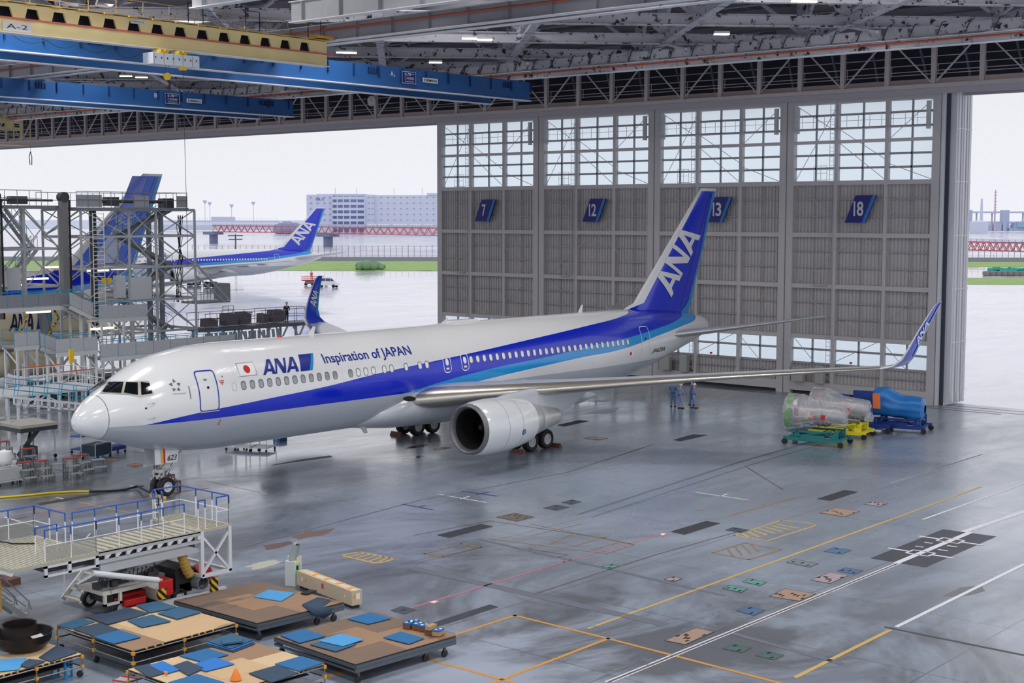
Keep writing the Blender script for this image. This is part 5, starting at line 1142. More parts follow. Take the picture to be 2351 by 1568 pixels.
# tail dock with the worker
td = empty('tail_dock_platform', (-42, 39.8, 3.98), 0, 'railed platform crowded with folded chairs behind the far winglet', 'platform')
MB().box(-2.6, 0, 0, 12.6, -.3, 0).build('deck', mat('deck_dark', (104, 108, 118)), td)
mb = MB(); railing(mb, (0, 0, 0), (0, 12.6, 0), 1.3, 10); railing(mb, (-2.6, 0, 0), (-2.6, 12.6, 0), 1.3, 10); railing(mb, (0, 12.6, 0), (-2.6, 12.6, 0), 1.3, 2); railing(mb, (0, 1.9, 1.3), (0, 3.1, 1.3), .6, 2); mb.build('railing', mt_, td)
mb = MB()
for k in range(6): y = 2.0+k*2; mb.bar((-.1, y, -.3), (-.1, y+1.3, -2.4), .12).bar((-.1, y+1.3, -.3), (-.1, y, -2.4), .12)
mb.build('cross_brace', STEEL, td)
for y in (.5, 3.8, 7.1, 10.4): MB().bar((-.2, y, -3.98), (-.2, y, -.3), .18).bar((-2.4, y, -3.98), (-2.4, y, -.3), .18).build('leg', STEEL, td)
rnd = random.Random(2)
for k, (y, w_, h_, c) in enumerate(((.6, 1.3, .8, (126, 122, 128)), (2.7, 1.5, 1.15, (118, 116, 124)), (4.4, 1.2, 1.2, (112, 110, 118)), (6.9, .7, .95, (104, 104, 112)), (8.1, 1.5, 1.2, (108, 106, 114)))):
    o = empty('seat_stack', (-43.6, 39.8+y, 4.0), 0, ['low heap of folded frames at the left end', 'grey stacked seat frames, second from the left', 'grey stacked seat frames in the middle', 'single narrow seat frame left of the worker', 'wide slanted seat frames just right of the gap beside the worker'][k]+' of the tail dock', 'chair stack', 'stacked seats on the tail dock')
    mb = MB()
    for q in range(5): mb.prism([(q*.22, 0, .1), (q*.22, w_*.85, .1), (q*.22, w_, h_-.05*q), (q*.22, .1, h_-.05*q)], (.12, 0, 0))
    mb.build('seat_back', mat('seat_%d' % k, c, .7), o); mb = MB()
    for q in range(5): mb.tube((q*.22, .05, .05), (q*.22, .1, h_), .03, 5).tube((q*.22, w_, .05), (q*.22, w_, h_), .03, 5)
    mb.tube((1.1, 0, h_*.95), (1.1, w_, h_*.95), .04, 5); mb.build('seat_frame', mat('seat_frame_rust', (140, 118, 120)), o)
tb_ = MB()
for k in range(16): y = .4+k*.55; tb_.pipe([(0, y, 3.2), (.1*math.sin(k), y+.1, 1.9), (0, y+.2*math.cos(k), .05)], .16, 6)
o = tb_.build('plastic_curtain', mat('plastic_sheet', (196, 204, 222), .25, var=.1)); o.location = (-45.6, 42.2, 0); tag(o, 'hanging translucent plastic curtain under the tail dock', 'curtain', kind='stuff')
# ------------------------------------------------------------------ lift table, carts, step stools on the left
lt = empty('lift_table', at(58, 1052, z=0), 0, 'tall dirty-topped hydraulic lift table at the left, below the ramp', 'lift table')
lt.scale = (.8, .8, .97); p0 = lt.location
MB().box(-1.8, 1.5, -1.2, 1.8, 1.95, 2.12).build('table_top', mat('table_dirty', (168, 166, 158), .7, dark=(110, 106, 98), dthr=.6, ds=1.5), lt)
MB().box(-1.75, 1.45, -1.15, 1.75, 1.7, 1.95).build('table_frame', DSTEEL, lt)
for x in (-1.6, 1.3):
    for y in (-1.0, 1.6): MB().bar((x, y, 0.1), (x, y, 1.7), .1).build('leg', STEEL, lt); MB().lathe([(0, -.05), (.12, -.05), (.12, .05), (0, .05)], (x, y, .12), 'X', 12).build('caster', BLACK, lt)
MB().bar((-.6, -.2, .1), (.4, .9, 1.7), .28).bar((.4, -.2, .1), (-.6, .9, 1.7), .18).obox((0, .3, .4), 1, .8, .6).build('hydraulic_lift', DSTEEL, lt)
AL = mat('aluminium_step', (178, 182, 180), .4, .5, var=.1); RTOP = mat('step_top_red', (170, 56, 50), .55, var=.15)
def step_stool(loc, rz, n, lab, top=None, w=.6, step=.28, m=AL, grp='step stools on the left'):
    "n-step portable aluminium steps rising towards +y"
    t = empty('step_stool', loc, rz, lab, 'step stool', grp); H_ = n*step
    for k in range(n):
        MB().box(-w/2, w/2, k*.3, k*.3+.3, (k+1)*step-.05, (k+1)*step).build('step', (top if (top and k == n-1) else m), t)
    mb = MB()
    for x in (-w/2, w/2):
        for k in range(n): mb.bar((x, k*.3+.02, 0 if k in (0, n-1) else (k)*step), (x, k*.3+.02, (k+1)*step), .055)
        mb.bar((x, n*.3, 0), (x, n*.3, H_), .055).bar((x, .02, .05), (x, n*.28, .05), .035).bar((x, .02, step*.5), (x, n*.28, H_-.1), .03)
    mb.bar((-w/2, n*.28, .3), (w/2, n*.28, .3), .03).bar((-w/2, n*.28, H_-.3), (w/2, n*.28, .3), .02)
    mb.build('frame', mat('stool_frame_grey', (122, 126, 128), .45, .4) if m is AL else m, t); return t
rz = 1.45
for k, (u, v, n, tp, lb) in enumerate(((72, 1112, 3, RTOP, 'front left step stool with red top, near the lift table'), (112, 1108, 3, RTOP, 'front step stool with red top, second from the left of the near row'), (140, 1098, 2, None, 'low bare step stool at the right end of the near group'), (178, 1102, 3, RTOP, 'step stool with red top at the left of the right trio'), (205, 1093, 3, RTOP, 'step stool with red top in the middle of the right trio'), (232, 1087, 2, None, 'bare aluminium step stool at the right end, towards the nose wheel'), (78, 1078, 3, RTOP, 'step stool with red top behind the front row, by the tall rack'), (35, 1082, 5, RTOP, 'tall step stool with dull red top at the left of the group'))):
    step_stool(at(u, v, z=0), rz+.12*math.sin(k*2.1), n, lb, tp, .72, .36 if n < 5 else .3)
step_stool(at(412, 1119, z=0), 2.28, 4, 'dark red maintenance steps beside the nose wheel', None, .55, .32, mat('steps_dull_red', (110, 84, 86), .5, var=.2), None)
step_stool(at(345, 1112, z=0), -.86, 3, 'grey maintenance steps left of the nose wheel', None, .5, .3, STEEL, None)
def cart(loc, rz, w, d, h, m, lab, name='service_cart', hand=True, fill=None, cat='cart'):
    t = empty(name, loc, rz, lab, cat)
    MB().box(-w/2, w/2, -d/2, d/2, .2, .26).build('lower_shelf', m, t)
    if fill: MB().box(-w/2, w/2, -d/2, d/2, .26, h*.9).build('bin', fill, t, bevel=.03)
    else: MB().box(-w/2, w/2, -d/2, d/2, h*.8, h*.84).build('upper_shelf', m, t)
    mb = MB()
    for x in (-w/2, w/2):
        for y in (-d/2, d/2): mb.tube((x, y, .15), (x, y, h), .02, 5)
    if hand: mb.tube((-w/2, -d/2, h), (-w/2, d/2, h), .02, 5).tube((w/2, -d/2, h), (w/2, d/2, h), .02, 5)
    mb.build('frame', LSTEEL, t)
    for x in (-w/2+.06, w/2-.06):
        for y in (-d/2+.06, d/2-.06): MB().lathe([(0, -.03), (.08, -.03), (.08, .03), (0, .03)], (x, y, .08), 'X', 10).build('caster', BLACK, t)
    return t
cart(at(190, 1038, z=0), .3, .8, 1.2, 1.2, mat('cart_blue', (40, 92, 150)), 'blue two-shelf cart with white handle below the radome')
cart(at(222, 1052, z=0), .3, 1.0, 1.4, .95, mat('cart_blue', (40, 92, 150)), 'dark mesh bin cart standing below the nose', 'mesh_bin_cart', True, mat('bin_dark', (34, 52, 66), .8, var=.3))
cart(at(262, 1040, z=0), .2, .7, 1.3, .5, mat('cart_blue2', (36, 60, 140)), 'low blue dolly with red end right of the dark bin cart', 'low_dolly', False, mat('dolly_blue', (36, 50, 110)))
cart(at(14, 1112, z=0), 0, .9, 1.3, 1.0, LSTEEL, 'grey tool cart with white bag cut by the left edge', 'tool_cart', True, mat('cart_grey', (180, 182, 184)))
o = MB().lathe([(.0, 0), (.3, .05), (.42, .3), (.36, .7), (.15, .75), (0, .8)], (0, 0, 0), 'Z', 18).build('plastic_bag', mat('bag_white', (235, 236, 240), .4), smooth=60); o.location = at(12, 1112, z=0)+Vector((0, 0, 1.02)); tag(o, 'white plastic bag on the grey tool cart at the left edge', 'bag')
for k, (u, v, lb) in enumerate(((540, 1031, 'leftmost pair of thin rack legs with casters seen under the belly'), (570, 1033, 'middle rack on casters seen under the belly'), (604, 1034, 'widest rack on casters seen under the belly'))):
    cart(at(u, v, z=0), .4, .7+.2*k, 1.2, 1.9, LSTEEL, lb, 'wheeled_rack', True)
bl = MB().box(-.3, .3, -.3, .3, 0, .3).build('tool_box', mat('cart_blue', (40, 92, 150))); bl.location = at(643, 1012, z=0); tag(bl, 'small blue box on the floor under the belly', 'box')
# hose to the nose gear
P = [at(-10, 1143, z=.05), at(60, 1137, z=.05), at(120, 1131, z=.05), at(180, 1128, z=.05), at(205, 1128, z=.05)]
yh = MB().pipe(P, .05, 8).build('power_cable', mat('cable_yellow', (222, 196, 40), .5)); tag(yh, 'yellow ground power cable lying across the floor at the left', 'cable')
P = [at(205, 1128, z=.05), at(250, 1127, z=.05), at(290, 1124, z=.05), at(315, 1116, z=.1)]+[Vector((.2, ny-.9, .3)), Vector((.1, ny-.6, .8)), Vector((.05, ny-.35, 1.2))]
tag(MB().pipe(P, .05, 8).build('power_cable', BLACK), 'black end of the power cable rising to the nose gear', 'cable')
for lx, y in ((.29, ny+.62),): o = MB().prism([(-.35, 0, 0), (.75, 0, 0), (.75, 0, .16), (-.35, 0, .2)], (0, .22, 0)).build('wheel_chock', YELLOW, bevel=.03); o.location = (lx, ny-.75, 0); tag(o, 'yellow wheel chock in front of the nose wheel', 'chock')
for k, (x, y, lb) in enumerate(((-5.2, gm-1.55, 'wheel chock with red rope at the far main gear, under the belly'), (5.2, gm+1.45, 'dark wheel chock behind the near main gear'), (5.0, gm-1.7, 'orange-brown wheel chock in front of the near main gear'))):
    o = MB().prism([(-.3, -.15, 0), (-.3, .15, 0), (-.3, 0, .25)], (.9, 0, 0)).build('wheel_chock', mat('chock_brown', (110, 70, 54))); o.location = (x, y, 0); tag(o, lb, 'chock')
# ------------------------------------------------------------------ floor markings, grates and hatches
Z7 = lambda x, y: (950+x/2.76, 1000+y/2.76); Z8 = lambda x, y: (1600+x/2.76, 1000+y/2.76); ZD = lambda x, y: (560+x/3.752, 1150+y/3.752); ZP = lambda x, y: (x/3.027, 1050+y/3.027)
def fp(u, v, z=.004): return at(u, v, z=z)
PL = {'yellow': mat('line_yellow', (190, 160, 96), .6, var=.1, dark=(120, 122, 118), dthr=.62, ds=2.5), 'orange': mat('line_orange', (192, 138, 66), .6, var=.1, dark=(70, 62, 56), dthr=.62, ds=3), 'white': mat('line_white', (206, 208, 214), .6, var=.05, dark=(140, 146, 152), dthr=.64, ds=2), 'red': mat('line_red', (178, 112, 122), .6, var=.1), 'brown': mat('line_brown', (98, 84, 86), .7, var=.1), 'dark': mat('line_dark', (72, 74, 82), .55, var=.1), 'blue': mat('line_blue', (48, 66, 120), .6), 'ochre': mat('line_ochre', (138, 112, 76), .7, var=.1), 'groove': mat('line_groove', (104, 108, 118), .5, var=.1)}
def pline(col, pts, w=.12, z=.004, name='painted_line'):
    mb = MB(); P = [fp(*p, z=z) for p in pts]
    for a, b in zip(P, P[1:]):
        d = (b-a).normalized(); n = Vector((-d.y, d.x, 0))*w/2; a2 = a-d*w*.5; b2 = b+d*w*.5
        mb.prism([a2-n, b2-n, b2+n, a2+n], (0, 0, .003))
    return mb.build(name, PL[col], FLOOR)
pline('yellow', [(1353, 1442), (2053, 1190), (2250, 1118)], .13); pline('orange', [(1048, 1456), (1182, 1413), (1396, 1466), (1860, 1586)], .14); pline('orange', [(1396, 1466), (1100, 1580)], .14); pline('orange', [(968, 1509), (1182, 1568)], .14); pline('orange', [(746, 1555), (799, 1538)], .16)
pline('yellow', [(1828, 1554), (2042, 1447)], .16); pline('white', [(2060, 1438), (2351, 1295)], .16)
for dx, c, w in ((-.14, 'white', .07), (0, 'brown', .06), (.14, 'white', .05)): pline(c, [(1399+dx*60, 1565), (1700+dx*50, 1442), (2053+dx*40, 1297), (2180+dx*30, 1236)], w)
pline('white', [(2180, 1232), (2351, 1174)], .3); pline('white', [(2120, 1192), (2351, 1110)], .12)
pline('red', [(930, 1400), (1294, 1290), (1515, 1228)], .1); pline('brown', [(1225, 1364), (1500, 1275), (1700, 1219)], .07)
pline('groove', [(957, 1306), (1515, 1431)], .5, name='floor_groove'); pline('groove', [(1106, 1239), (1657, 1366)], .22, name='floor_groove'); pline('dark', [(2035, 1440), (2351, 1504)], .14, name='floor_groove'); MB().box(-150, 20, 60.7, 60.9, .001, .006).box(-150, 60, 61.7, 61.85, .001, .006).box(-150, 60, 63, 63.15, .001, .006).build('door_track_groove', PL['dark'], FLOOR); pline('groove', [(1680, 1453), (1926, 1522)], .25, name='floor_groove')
pline('groove', [(560, 1255), (957, 1150), (1300, 1085), (1500, 1020)], .1, name='floor_groove'); pline('groove', [(1330, 1180), (1700, 1060), (2000, 975)], .18, name='floor_groove'); pline('groove', [(1360, 1187), (1720, 1068), (2030, 978)], .1, name='floor_groove')
pline('white', [Z7(160, 372), Z7(455, 423)], .09); pline('white', [Z7(300, 400), Z7(352, 385)], .09); pline('white', [Z8(0, 360), Z8(325, 408)], .09); pline('white', [Z8(150, 383), Z8(195, 370)], .09)
pline('blue', [Z7(315, 353), Z7(520, 382)], .18); pline('blue', [Z7(400, 372), Z7(470, 358)], .14); pline('blue', [ZD(1370, 28), ZD(1620, 75)], .12); pline('blue', [ZD(1500, 52), ZD(1558, 40)], .1)
pline('ochre', [Z8(220, 502), Z8(600, 400)], .12); pline('ochre', [Z8(0, 470), Z8(40, 475)], .1); pline('brown', [Z8(310, 195), Z8(545, 342)], .08); pline('brown', [Z7(0, 632), Z7(480, 540), Z7(1210, 650), Z7(1390, 690)], .06)
pline('white', [(400, 1100), (620, 1090)], .1) ; pline('white', [(470, 1103), (610, 1133)], .1); pline('white', [(130, 1142), (152, 1147)], .12); pline('white', [(300, 1115), (320, 1120)], .12); pline('white', [(10, 1187), (90, 1210)], .12); pline('yellow', [(180, 1152), (300, 1178)], .1); pline('red', [(0, 1195), (330, 1140), (480, 1120)], .1)
for a, b in (((740, 635), (1060, 560)), ((860, 690), (1010, 620)), ((1000, 705), (1220, 640)), ((1120, 725), (1290, 680)), ((1220, 748), (1395, 692)), ((740, 560), (1395, 692)), ((480, 655), (1220, 748))): pline('ochre', [Z7(*a), Z7(*b)], .06)
pline('ochre', [Z7(70, 748), Z7(300, 684), Z7(425, 708), Z7(180, 768), Z7(70, 748)], .1); pline('ochre', [Z7(40, 800), Z7(425, 708)], .08); pline('brown', [Z7(735, 720), Z7(970, 755), Z7(920, 770)], .06)
pline('yellow', [ZD(840, 470), ZD(1000, 440), ZD(1300, 500), ZD(1145, 540), ZD(840, 470)], .14)
for k in range(5): pline('yellow', [ZD(895+k*62, 483+k*12), ZD(1050+k*50, 449+k*10)], .1)
pline('yellow', [Z8(240, 632), Z8(530, 538), Z8(650, 545), Z8(760, 568), Z8(440, 668), Z8(240, 632)], .1)
for k in range(7): pline('yellow', [Z8(285+k*38, 620-k*9.5), Z8(340+k*50, 652-k*11)], .12)
pline('ochre', [Z8(100, 742), Z8(300, 680), Z8(535, 722), Z8(330, 786), Z8(100, 742)], .1)
for k in range(4): pline('ochre', [Z8(190+k*50, 712-k*8), Z8(230+k*55, 765-k*10)], .1)
for c, w in ((-.04, .12), (.0, .12)): pline('white', [Z8(1230+c*100, 300), Z8(1810, 118)], .08)
def slab(name, pts, m, lab, cat, grp=None, h=.012, detail=None):
    P = [fp(*p, z=0) for p in pts]; c = sum(P, Vector())/len(P)
    t = empty(name, c, 0, lab, cat, grp); q = [p-c for p in P]
    MB().prism([p for p in q], (0, 0, h)).build('plate', m, t)
    if detail: detail(t, q, h)
    return t
GRT = mat('grate_dark', (40, 42, 48), .6); GRB_ = mat('grate_bar', (84, 88, 96), .5, .3)
def grate(n=16, cross=True):
    def f(t, q, h):
        mb = MB()
        L, M_ = ((q[0], q[1]), (q[3], q[2])) if (q[1]-q[0]).length > (q[3]-q[0]).length else ((q[0], q[3]), (q[1], q[2]))
        for k in range(n+1): f_ = k/n; mb.bar(L[0].lerp(L[1], f_)+Vector((0, 0, h)), M_[0].lerp(M_[1], f_)+Vector((0, 0, h)), .035, .012)
        for f_ in (0, .25, .5, .75, 1): mb.bar(L[0].lerp(M_[0], f_)+Vector((0, 0, h)), L[1].lerp(M_[1], f_)+Vector((0, 0, h)), .03, .014)
        mb.build('grate_bars', GRB_, t)
    return f
G = 'drain grates in the hangar floor'
slab('drain_grate', [(1004, 1229), (1104, 1204), (1131, 1209), (1031, 1235)], GRT, 'long dark drain grate left of centre on the floor, below the engine', 'grate', G, detail=grate())
slab('drain_grate', [(1540.6, 1221), (1622, 1196.7), (1653, 1202), (1571, 1227.5)], GRT, 'dark drain grate near the pink-edged square on the red line', 'grate', G, detail=grate())
slab('drain_grate', [Z8(765, 402), Z8(935, 347), Z8(1020, 358), Z8(848, 413)], GRT, 'dark drain grate above the orange hatch cover on the right', 'grate', G, detail=grate())
slab('drain_grate', [(1547, 1010), (1590, 998), (1624, 999), (1562, 1013)], GRT, 'dark drain grate between the engine and the wrapped engines', 'grate', G, detail=grate())
slab('drain_grate', [(1281, 976), (1330, 965), (1350, 967), (1296, 979)], GRT, 'dark drain grate just behind the near main wheels', 'grate', G, detail=grate())
slab('drain_channel', [(988, 1433), (1125, 1389), (1142, 1394), (1003, 1439)], mat('channel_dark', (58, 58, 66), .6), 'dark ribbed drain channel cover behind the small boxes on the plywood cart', 'grate', None, detail=grate(4))
slab('drain_channel', [(624, 1068), (690, 1055), (758, 1046), (763, 1049), (695, 1060), (640, 1070)][:4:1]+[(763, 1049)], mat('channel_dark', (58, 58, 66), .6), 'thin dark channel cover under the fuselage', 'grate')
slab('drain_channel', [(86, 1156), (328, 1114), (332, 1117), (92, 1160)], mat('channel_dark', (58, 58, 66), .6), 'long narrow dark channel cover left of the nose wheel', 'grate')
def holes(col, n=6, border=None):
    def f(t, q, h):
        mb = MB(); rnd = random.Random(n)
        for k in range(n):
            f_ = (k+.5)/n; a = q[0].lerp(q[1], .15+.7*rnd.random()); b = q[3].lerp(q[2], .15+.7*rnd.random()); p = a.lerp(b, f_); mb.obox(p+Vector((0, 0, h+.002)), .07, .2, .01, 0)
        mb.build('cover_slot', DARK, t)
        if border:
            mb = MB()
            for i in range(4): mb.bar(q[i]+Vector((0, 0, h)), q[(i+1) % 4]+Vector((0, 0, h)), .035, .01)
            mb.build('cover_edge', border, t)
    return f
HC_ = {'orange': mat('hatch_orange', (156, 130, 112), .7, var=.15, vs=2), 'pink': mat('hatch_pink', (158, 142, 148), .7, var=.15), 'blue': mat('hatch_blue', (72, 104, 142), .6, var=.15), 'green': mat('hatch_green', (88, 146, 134), .6, var=.15), 'dgreen': mat('hatch_dark_green', (66, 98, 92), .6, var=.15), 'concrete': mat('hatch_concrete', (112, 124, 128), .6), 'brown': mat('hatch_brown', (104, 92, 82), .7, var=.2), 'dark': mat('hatch_dark', (64, 72, 84), .6), 'rust': mat('hatch_rust', (150, 96, 76), .7)}
GH = 'pit covers in the hangar floor'
for pts, c, n, lab in (((Z8(460, 1020), Z8(560, 970), Z8(750, 1005), Z8(650, 1050)), 'orange', 8, 'large orange pit cover with black slots, right of the long yellow line'),
    ((Z8(722, 918), Z8(840, 868), Z8(960, 888), Z8(845, 938)), 'pink', 7, 'pinkish pit cover with dark red end above the large orange one'),
    ((Z8(250, 1110), Z8(320, 1086), Z8(430, 1107), Z8(360, 1140)), 'blue', 2, 'blue pit cover nearest the camera, just left of the grooved rail line'),
    ((Z8(165, 970), Z8(205, 950), Z8(320, 972), Z8(280, 995)), 'green', 3, 'green pit cover, left one of the bright green pair'), ((Z8(290, 928), Z8(330, 908), Z8(442, 930), Z8(402, 951)), 'green', 2, 'green pit cover, right one of the bright green pair'),
    ((Z8(805, 735), Z8(870, 710), Z8(980, 727), Z8(915, 752)), 'blue', 2, 'blue pit cover left of the black floor plate'), ((Z8(885, 860), Z8(940, 838), Z8(1052, 856), Z8(995, 880)), 'blue', 3, 'blue pit cover with rusty middle beside the pinkish cover'),
    ((Z8(570, 805), Z8(620, 785), Z8(770, 812), Z8(712, 835)), 'concrete', 3, 'bare concrete pit cover with thin green outline'), ((Z8(780, 490), Z8(880, 458), Z8(1032, 482), Z8(932, 515)), 'orange', 7, 'orange and purple pit cover below the right drain grate'),
    ((Z8(1060, 435), Z8(1110, 417), Z8(1212, 430), Z8(1160, 450)), 'pink', 5, 'small pale pink pit cover, furthest right of the coloured covers'), ((Z8(180, 600), Z8(230, 583), Z8(335, 600), Z8(285, 617)), 'dark', 2, 'dark blue worn pit cover left of the yellow hatching'),
    ((Z8(165, 1350), Z8(220, 1322), Z8(345, 1345), Z8(285, 1375)), 'dgreen', 2, 'dark green pit cover near the bottom, left of its twin'), ((Z8(375, 1395), Z8(440, 1370), Z8(552, 1393), Z8(488, 1422)), 'dgreen', 2, 'dark green pit cover near the bottom, right of its twin'),
    ((Z7(1590, 1300), Z7(1790, 1220), Z7(1900, 1245), Z7(1720, 1325)), 'orange', 7, 'long orange pit cover at the bottom, beside the grooved rail line'), ((Z7(1587, 912), Z7(1640, 895), Z7(1700, 907), Z7(1647, 927)), 'pink', 2, 'small tan pit cover above the long yellow line'),
    ((Z7(1190, 830), Z7(1250, 817), Z7(1302, 828), Z7(1240, 845)), 'green', 2, 'small pale green pit cover in the middle of the floor'), ((Z7(822, 460), Z7(900, 440), Z7(985, 455), Z7(905, 475)), 'dark', 2, 'dark square pit cover, left one of the pair above the brown cover'),
    ((Z7(937, 425), Z7(1000, 408), Z7(1062, 420), Z7(1000, 438)), 'dark', 2, 'dark square pit cover, right one of the pair above the brown cover'), ((Z7(525, 518), Z7(640, 492), Z7(762, 517), Z7(652, 543)), 'brown', 5, 'brown patterned pit cover with white dashes, above the long drain grate'),
    ((Z7(1080, 18), Z7(1140, 8), Z7(1230, 17), Z7(1170, 28)), 'orange', 2, 'small orange pit cover right of the near main wheels'), ((ZD(1265, 945), ZD(1360, 910), ZD(1485, 940), ZD(1385, 975)), 'dark', 1, 'dark round-marked pit cover beside the red line start'),
    (((238, 1056), (255, 1052), (275, 1055), (258, 1060)), 'rust', 2, 'rust coloured pit cover near the blue carts'), (((291, 1068), (308, 1064), (327, 1067), (310, 1072)), 'rust', 2, 'rust coloured pit cover left of the nose wheel')):
    slab('pit_cover', list(pts), HC_[c], lab, 'pit cover', GH, detail=holes(c, n, mat('cover_edge_dark', (84, 88, 94), .6)))
for (a, b), lab in (((Z7(1548, 628), Z7(1612, 622)), 'white square with pink edge at the end of the red line'), ((Z7(85, 1058), Z7(172, 1050)), 'white square with pink edge on the red line near the plywood carts')):
    u0, v0 = a; u1, v1 = b; t = slab('floor_target', [(u0, v0), ((u0+u1)/2, v0-5), (u1, v1), ((u0+u1)/2, v1+7)], PL['red'], lab, 'floor marking'); 
    q = [fp((u0*.8+u1*.2), v0-.5, 0), fp((u0+u1)/2, v0-3.3, 0), fp(u0*.2+u1*.8, v1+.2, 0), fp((u0+u1)/2, v1+4.5, 0)]; MB().prism([p-t.location for p in q], (0, 0, .016)).build('white_centre', WHITEP, t)
def plate_det(t, q, h):
    mb = MB()
    def g(a, b): return q[0].lerp(q[1], a).lerp(q[3].lerp(q[2], a), b)+Vector((0, 0, h))
    def bar(a, b, w=.16): mb.bar(g(*a), g(*b), w, .01)
    bar((-.02, .5), (1.02, .5), .26)
    for c in (.3, .72): bar((c, -.1), (c, .3)); bar((c, .7), (c, 1.1)); bar((c-.05, .3), (c-.05, .7), .1); bar((c+.05, .3), (c+.05, .7), .1); bar((c-.05, .3), (c+.05, .3), .1); bar((c-.05, .7), (c+.05, .7), .1)
    for c in (.45, .58): bar((c, .2), (c, .35), .12); bar((c, .62), (c, .8), .12)
    mb.build('painted_marks', PL['white'], t)
slab('floor_plate', [Z8(1100, 778), Z8(1560, 595), Z8(1895, 640), Z8(1450, 835)], mat('plate_black', (66, 68, 76), .5, var=.3, vs=1.5), 'large black rectangular floor plate with white H marks at the right', 'floor plate', None, detail=plate_det)
rnd = random.Random(4)
for k, (u, v, r, c, nm) in enumerate(((1015, 1030, .9, (70, 62, 66), 0), (950, 1050, .8, (40, 42, 52), 0), (960, 1025, .9, (40, 42, 54), 0), (720, 1225, 1.3, (112, 92, 84), 0), (638, 1252, 1.0, (104, 80, 74), 0), (610, 1296, 1.0, (176, 176, 160), 0), (2215, 1358, 1.2, (110, 112, 118), 0), (1380, 945, 2.2, (170, 176, 190), 0))):
    c0 = fp(u, v, .003); pts = []
    for q in range(14): a = 2*PI*q/14; rr = r*rnd.uniform(.55, 1.1); pts.append(c0+Vector((rr*.45*math.cos(a), rr*1.1*math.sin(a), 0)))
    MB().prism(pts, (0, 0, .002)).build('floor_stain', mat('stain_%d' % k, c, .12 if k < 3 else .6), FLOOR)
# ------------------------------------------------------------------ wheeled access platform in the foreground
PX, PY = 17.6, -12.0
pt = empty('access_platform', (PX, PY, 0), 0, 'white wheeled access platform with blue handrails and ribbed deck, lower left foreground', 'platform')
DKP = mat('ribbed_deck', (180, 176, 160), .6, var=.12, vs=2, dark=(150, 146, 128), dthr=.6, ds=2)
def L3(u, v, x=PX, z=None):
    p = at(u, v, x=x) if z is None else at(u, v, z=z); return p-pt.location
MB().box(-3.9, 0, -1.2, 2.0, 2.5, 2.62).build('lower_deck', DKP, pt)
MB().box(-1.75, 0, 2.0, 6.2, 2.56, 2.64).build('bridge_deck', DKP, pt)
MB().box(-3.0, 0, 6.2, 7.5, 2.56, 2.66).build('upper_deck', DKP, pt)
mb = MB()
for k in range(13): mb.box(-1.72, -.04, 2.2+k*.31, 2.26+k*.31, 2.64, 2.67)
for k in range(24): mb.box(-3.86, -.04, -1.15+k*.13, -1.12+k*.13, 2.62, 2.635)
for k in range(9): mb.box(-2.96, -.04, 6.3+k*.13, 6.33+k*.13, 2.66, 2.68)
mb.build('deck_ribs', mat('deck_rib', (148, 144, 128), .6), pt)
MB().box(-.08, 0, -.0, 2.0, 2.12, 2.2).box(-.08, 0, 0, 2.0, 2.42, 2.5).box(-.08, 0, 0, .1, 2.1, 2.5).box(-.08, 0, .85, .97, 2.1, 2.5).box(-.08, 0, 1.88, 2.0, 2.1, 2.5).box(-3.9, -3.8, -1.2, 2.0, 2.4, 2.5).box(-3.9, 0, -1.2, -1.12, 2.4, 2.5).build('lower_deck_frame', DKW, pt)
mb = MB()
for x in (0, -1.7): mb.box(x-.05, x, 2.0, 6.2, 2.46, 2.6).box(x-.05, x, 2.0, 6.2, 2.2, 2.32)
mb.prism([(-.08, 2.1, 2.18), (-.08, 5.6, 2.18), (-.08, 6.2, 1.95), (-.08, 6.2, 1.85), (-.08, 2.1, 1.85)], (-.1, 0, 0)); mb.build('bridge_beam', STEEL, pt); MB().box(-2.9, -.3, .2, 1.9, 2.2, 2.45).box(-1.6, -.15, 2.2, 6.0, 2.0, 2.4).build('under_deck_machinery', mat('machine_dark', (60, 62, 68)), pt)
for k in range(10):
    y = 2.25+k*.42; MB().prism([(0.0, y, 2.46), (0.0, y+.24, 2.46), (0.0, y+.06, 2.3), (0.0, y, 2.3)], (-.08, 0, 0)).build('beam_gusset', DKW, pt)
mb = MB()
for x in (-.06, -2.95):
    for y in (6.22, 7.45): mb.bar((x, y, .95), (x, y, 2.6), .13, .13, (0, 1, 0))
    mb.bar((x, 6.2, .97), (x, 7.5, .97), .13).bar((x, 6.25, 1.05), (x, 7.4, 2.4), .09).bar((x, 6.25, 2.4), (x, 7.4, 1.05), .09)
for y in (6.22, 7.45): mb.bar((-.06, y, .97), (-2.95, y, .97), .1)
mb.build('end_frame', DKW, pt)
def rail2(pts, h=1.05, post=True, nm='handrail', low=True, step=1.0):
    P = [Vector(p) for p in pts]; up = Vector((0, 0, h)); rb = MB(); pb = MB()
    for a, b in zip(P, P[1:]):
        rb.tube(a+up, b+up, .028, 6); n = max(1, int(round((b-a).length/step)))
        if low: pb.tube(a+up*.5, b+up*.5, .018, 5)
        for k in range(n+1): p = a.lerp(b, k/n); pb.tube(p, p+up*.75, .024, 5); rb.tube(p+up*.72, p+up, .026, 6)
    rb.build(nm, RAILBL, pt); pb.build('railing_post', WHITEP, pt)
rail2([(-.05, 0.05, 2.62), (-.05, 1.95, 2.62), (-.05, 5.5, 2.64)]); rail2([(-1.7, 2.1, 2.64), (-1.7, 5.6, 2.64), (-2.9, 6.3, 2.66)]); rail2([(-3.85, -1.0, 2.62), (-3.85, 1.95, 2.62), (-1.9, 1.95, 2.62)])
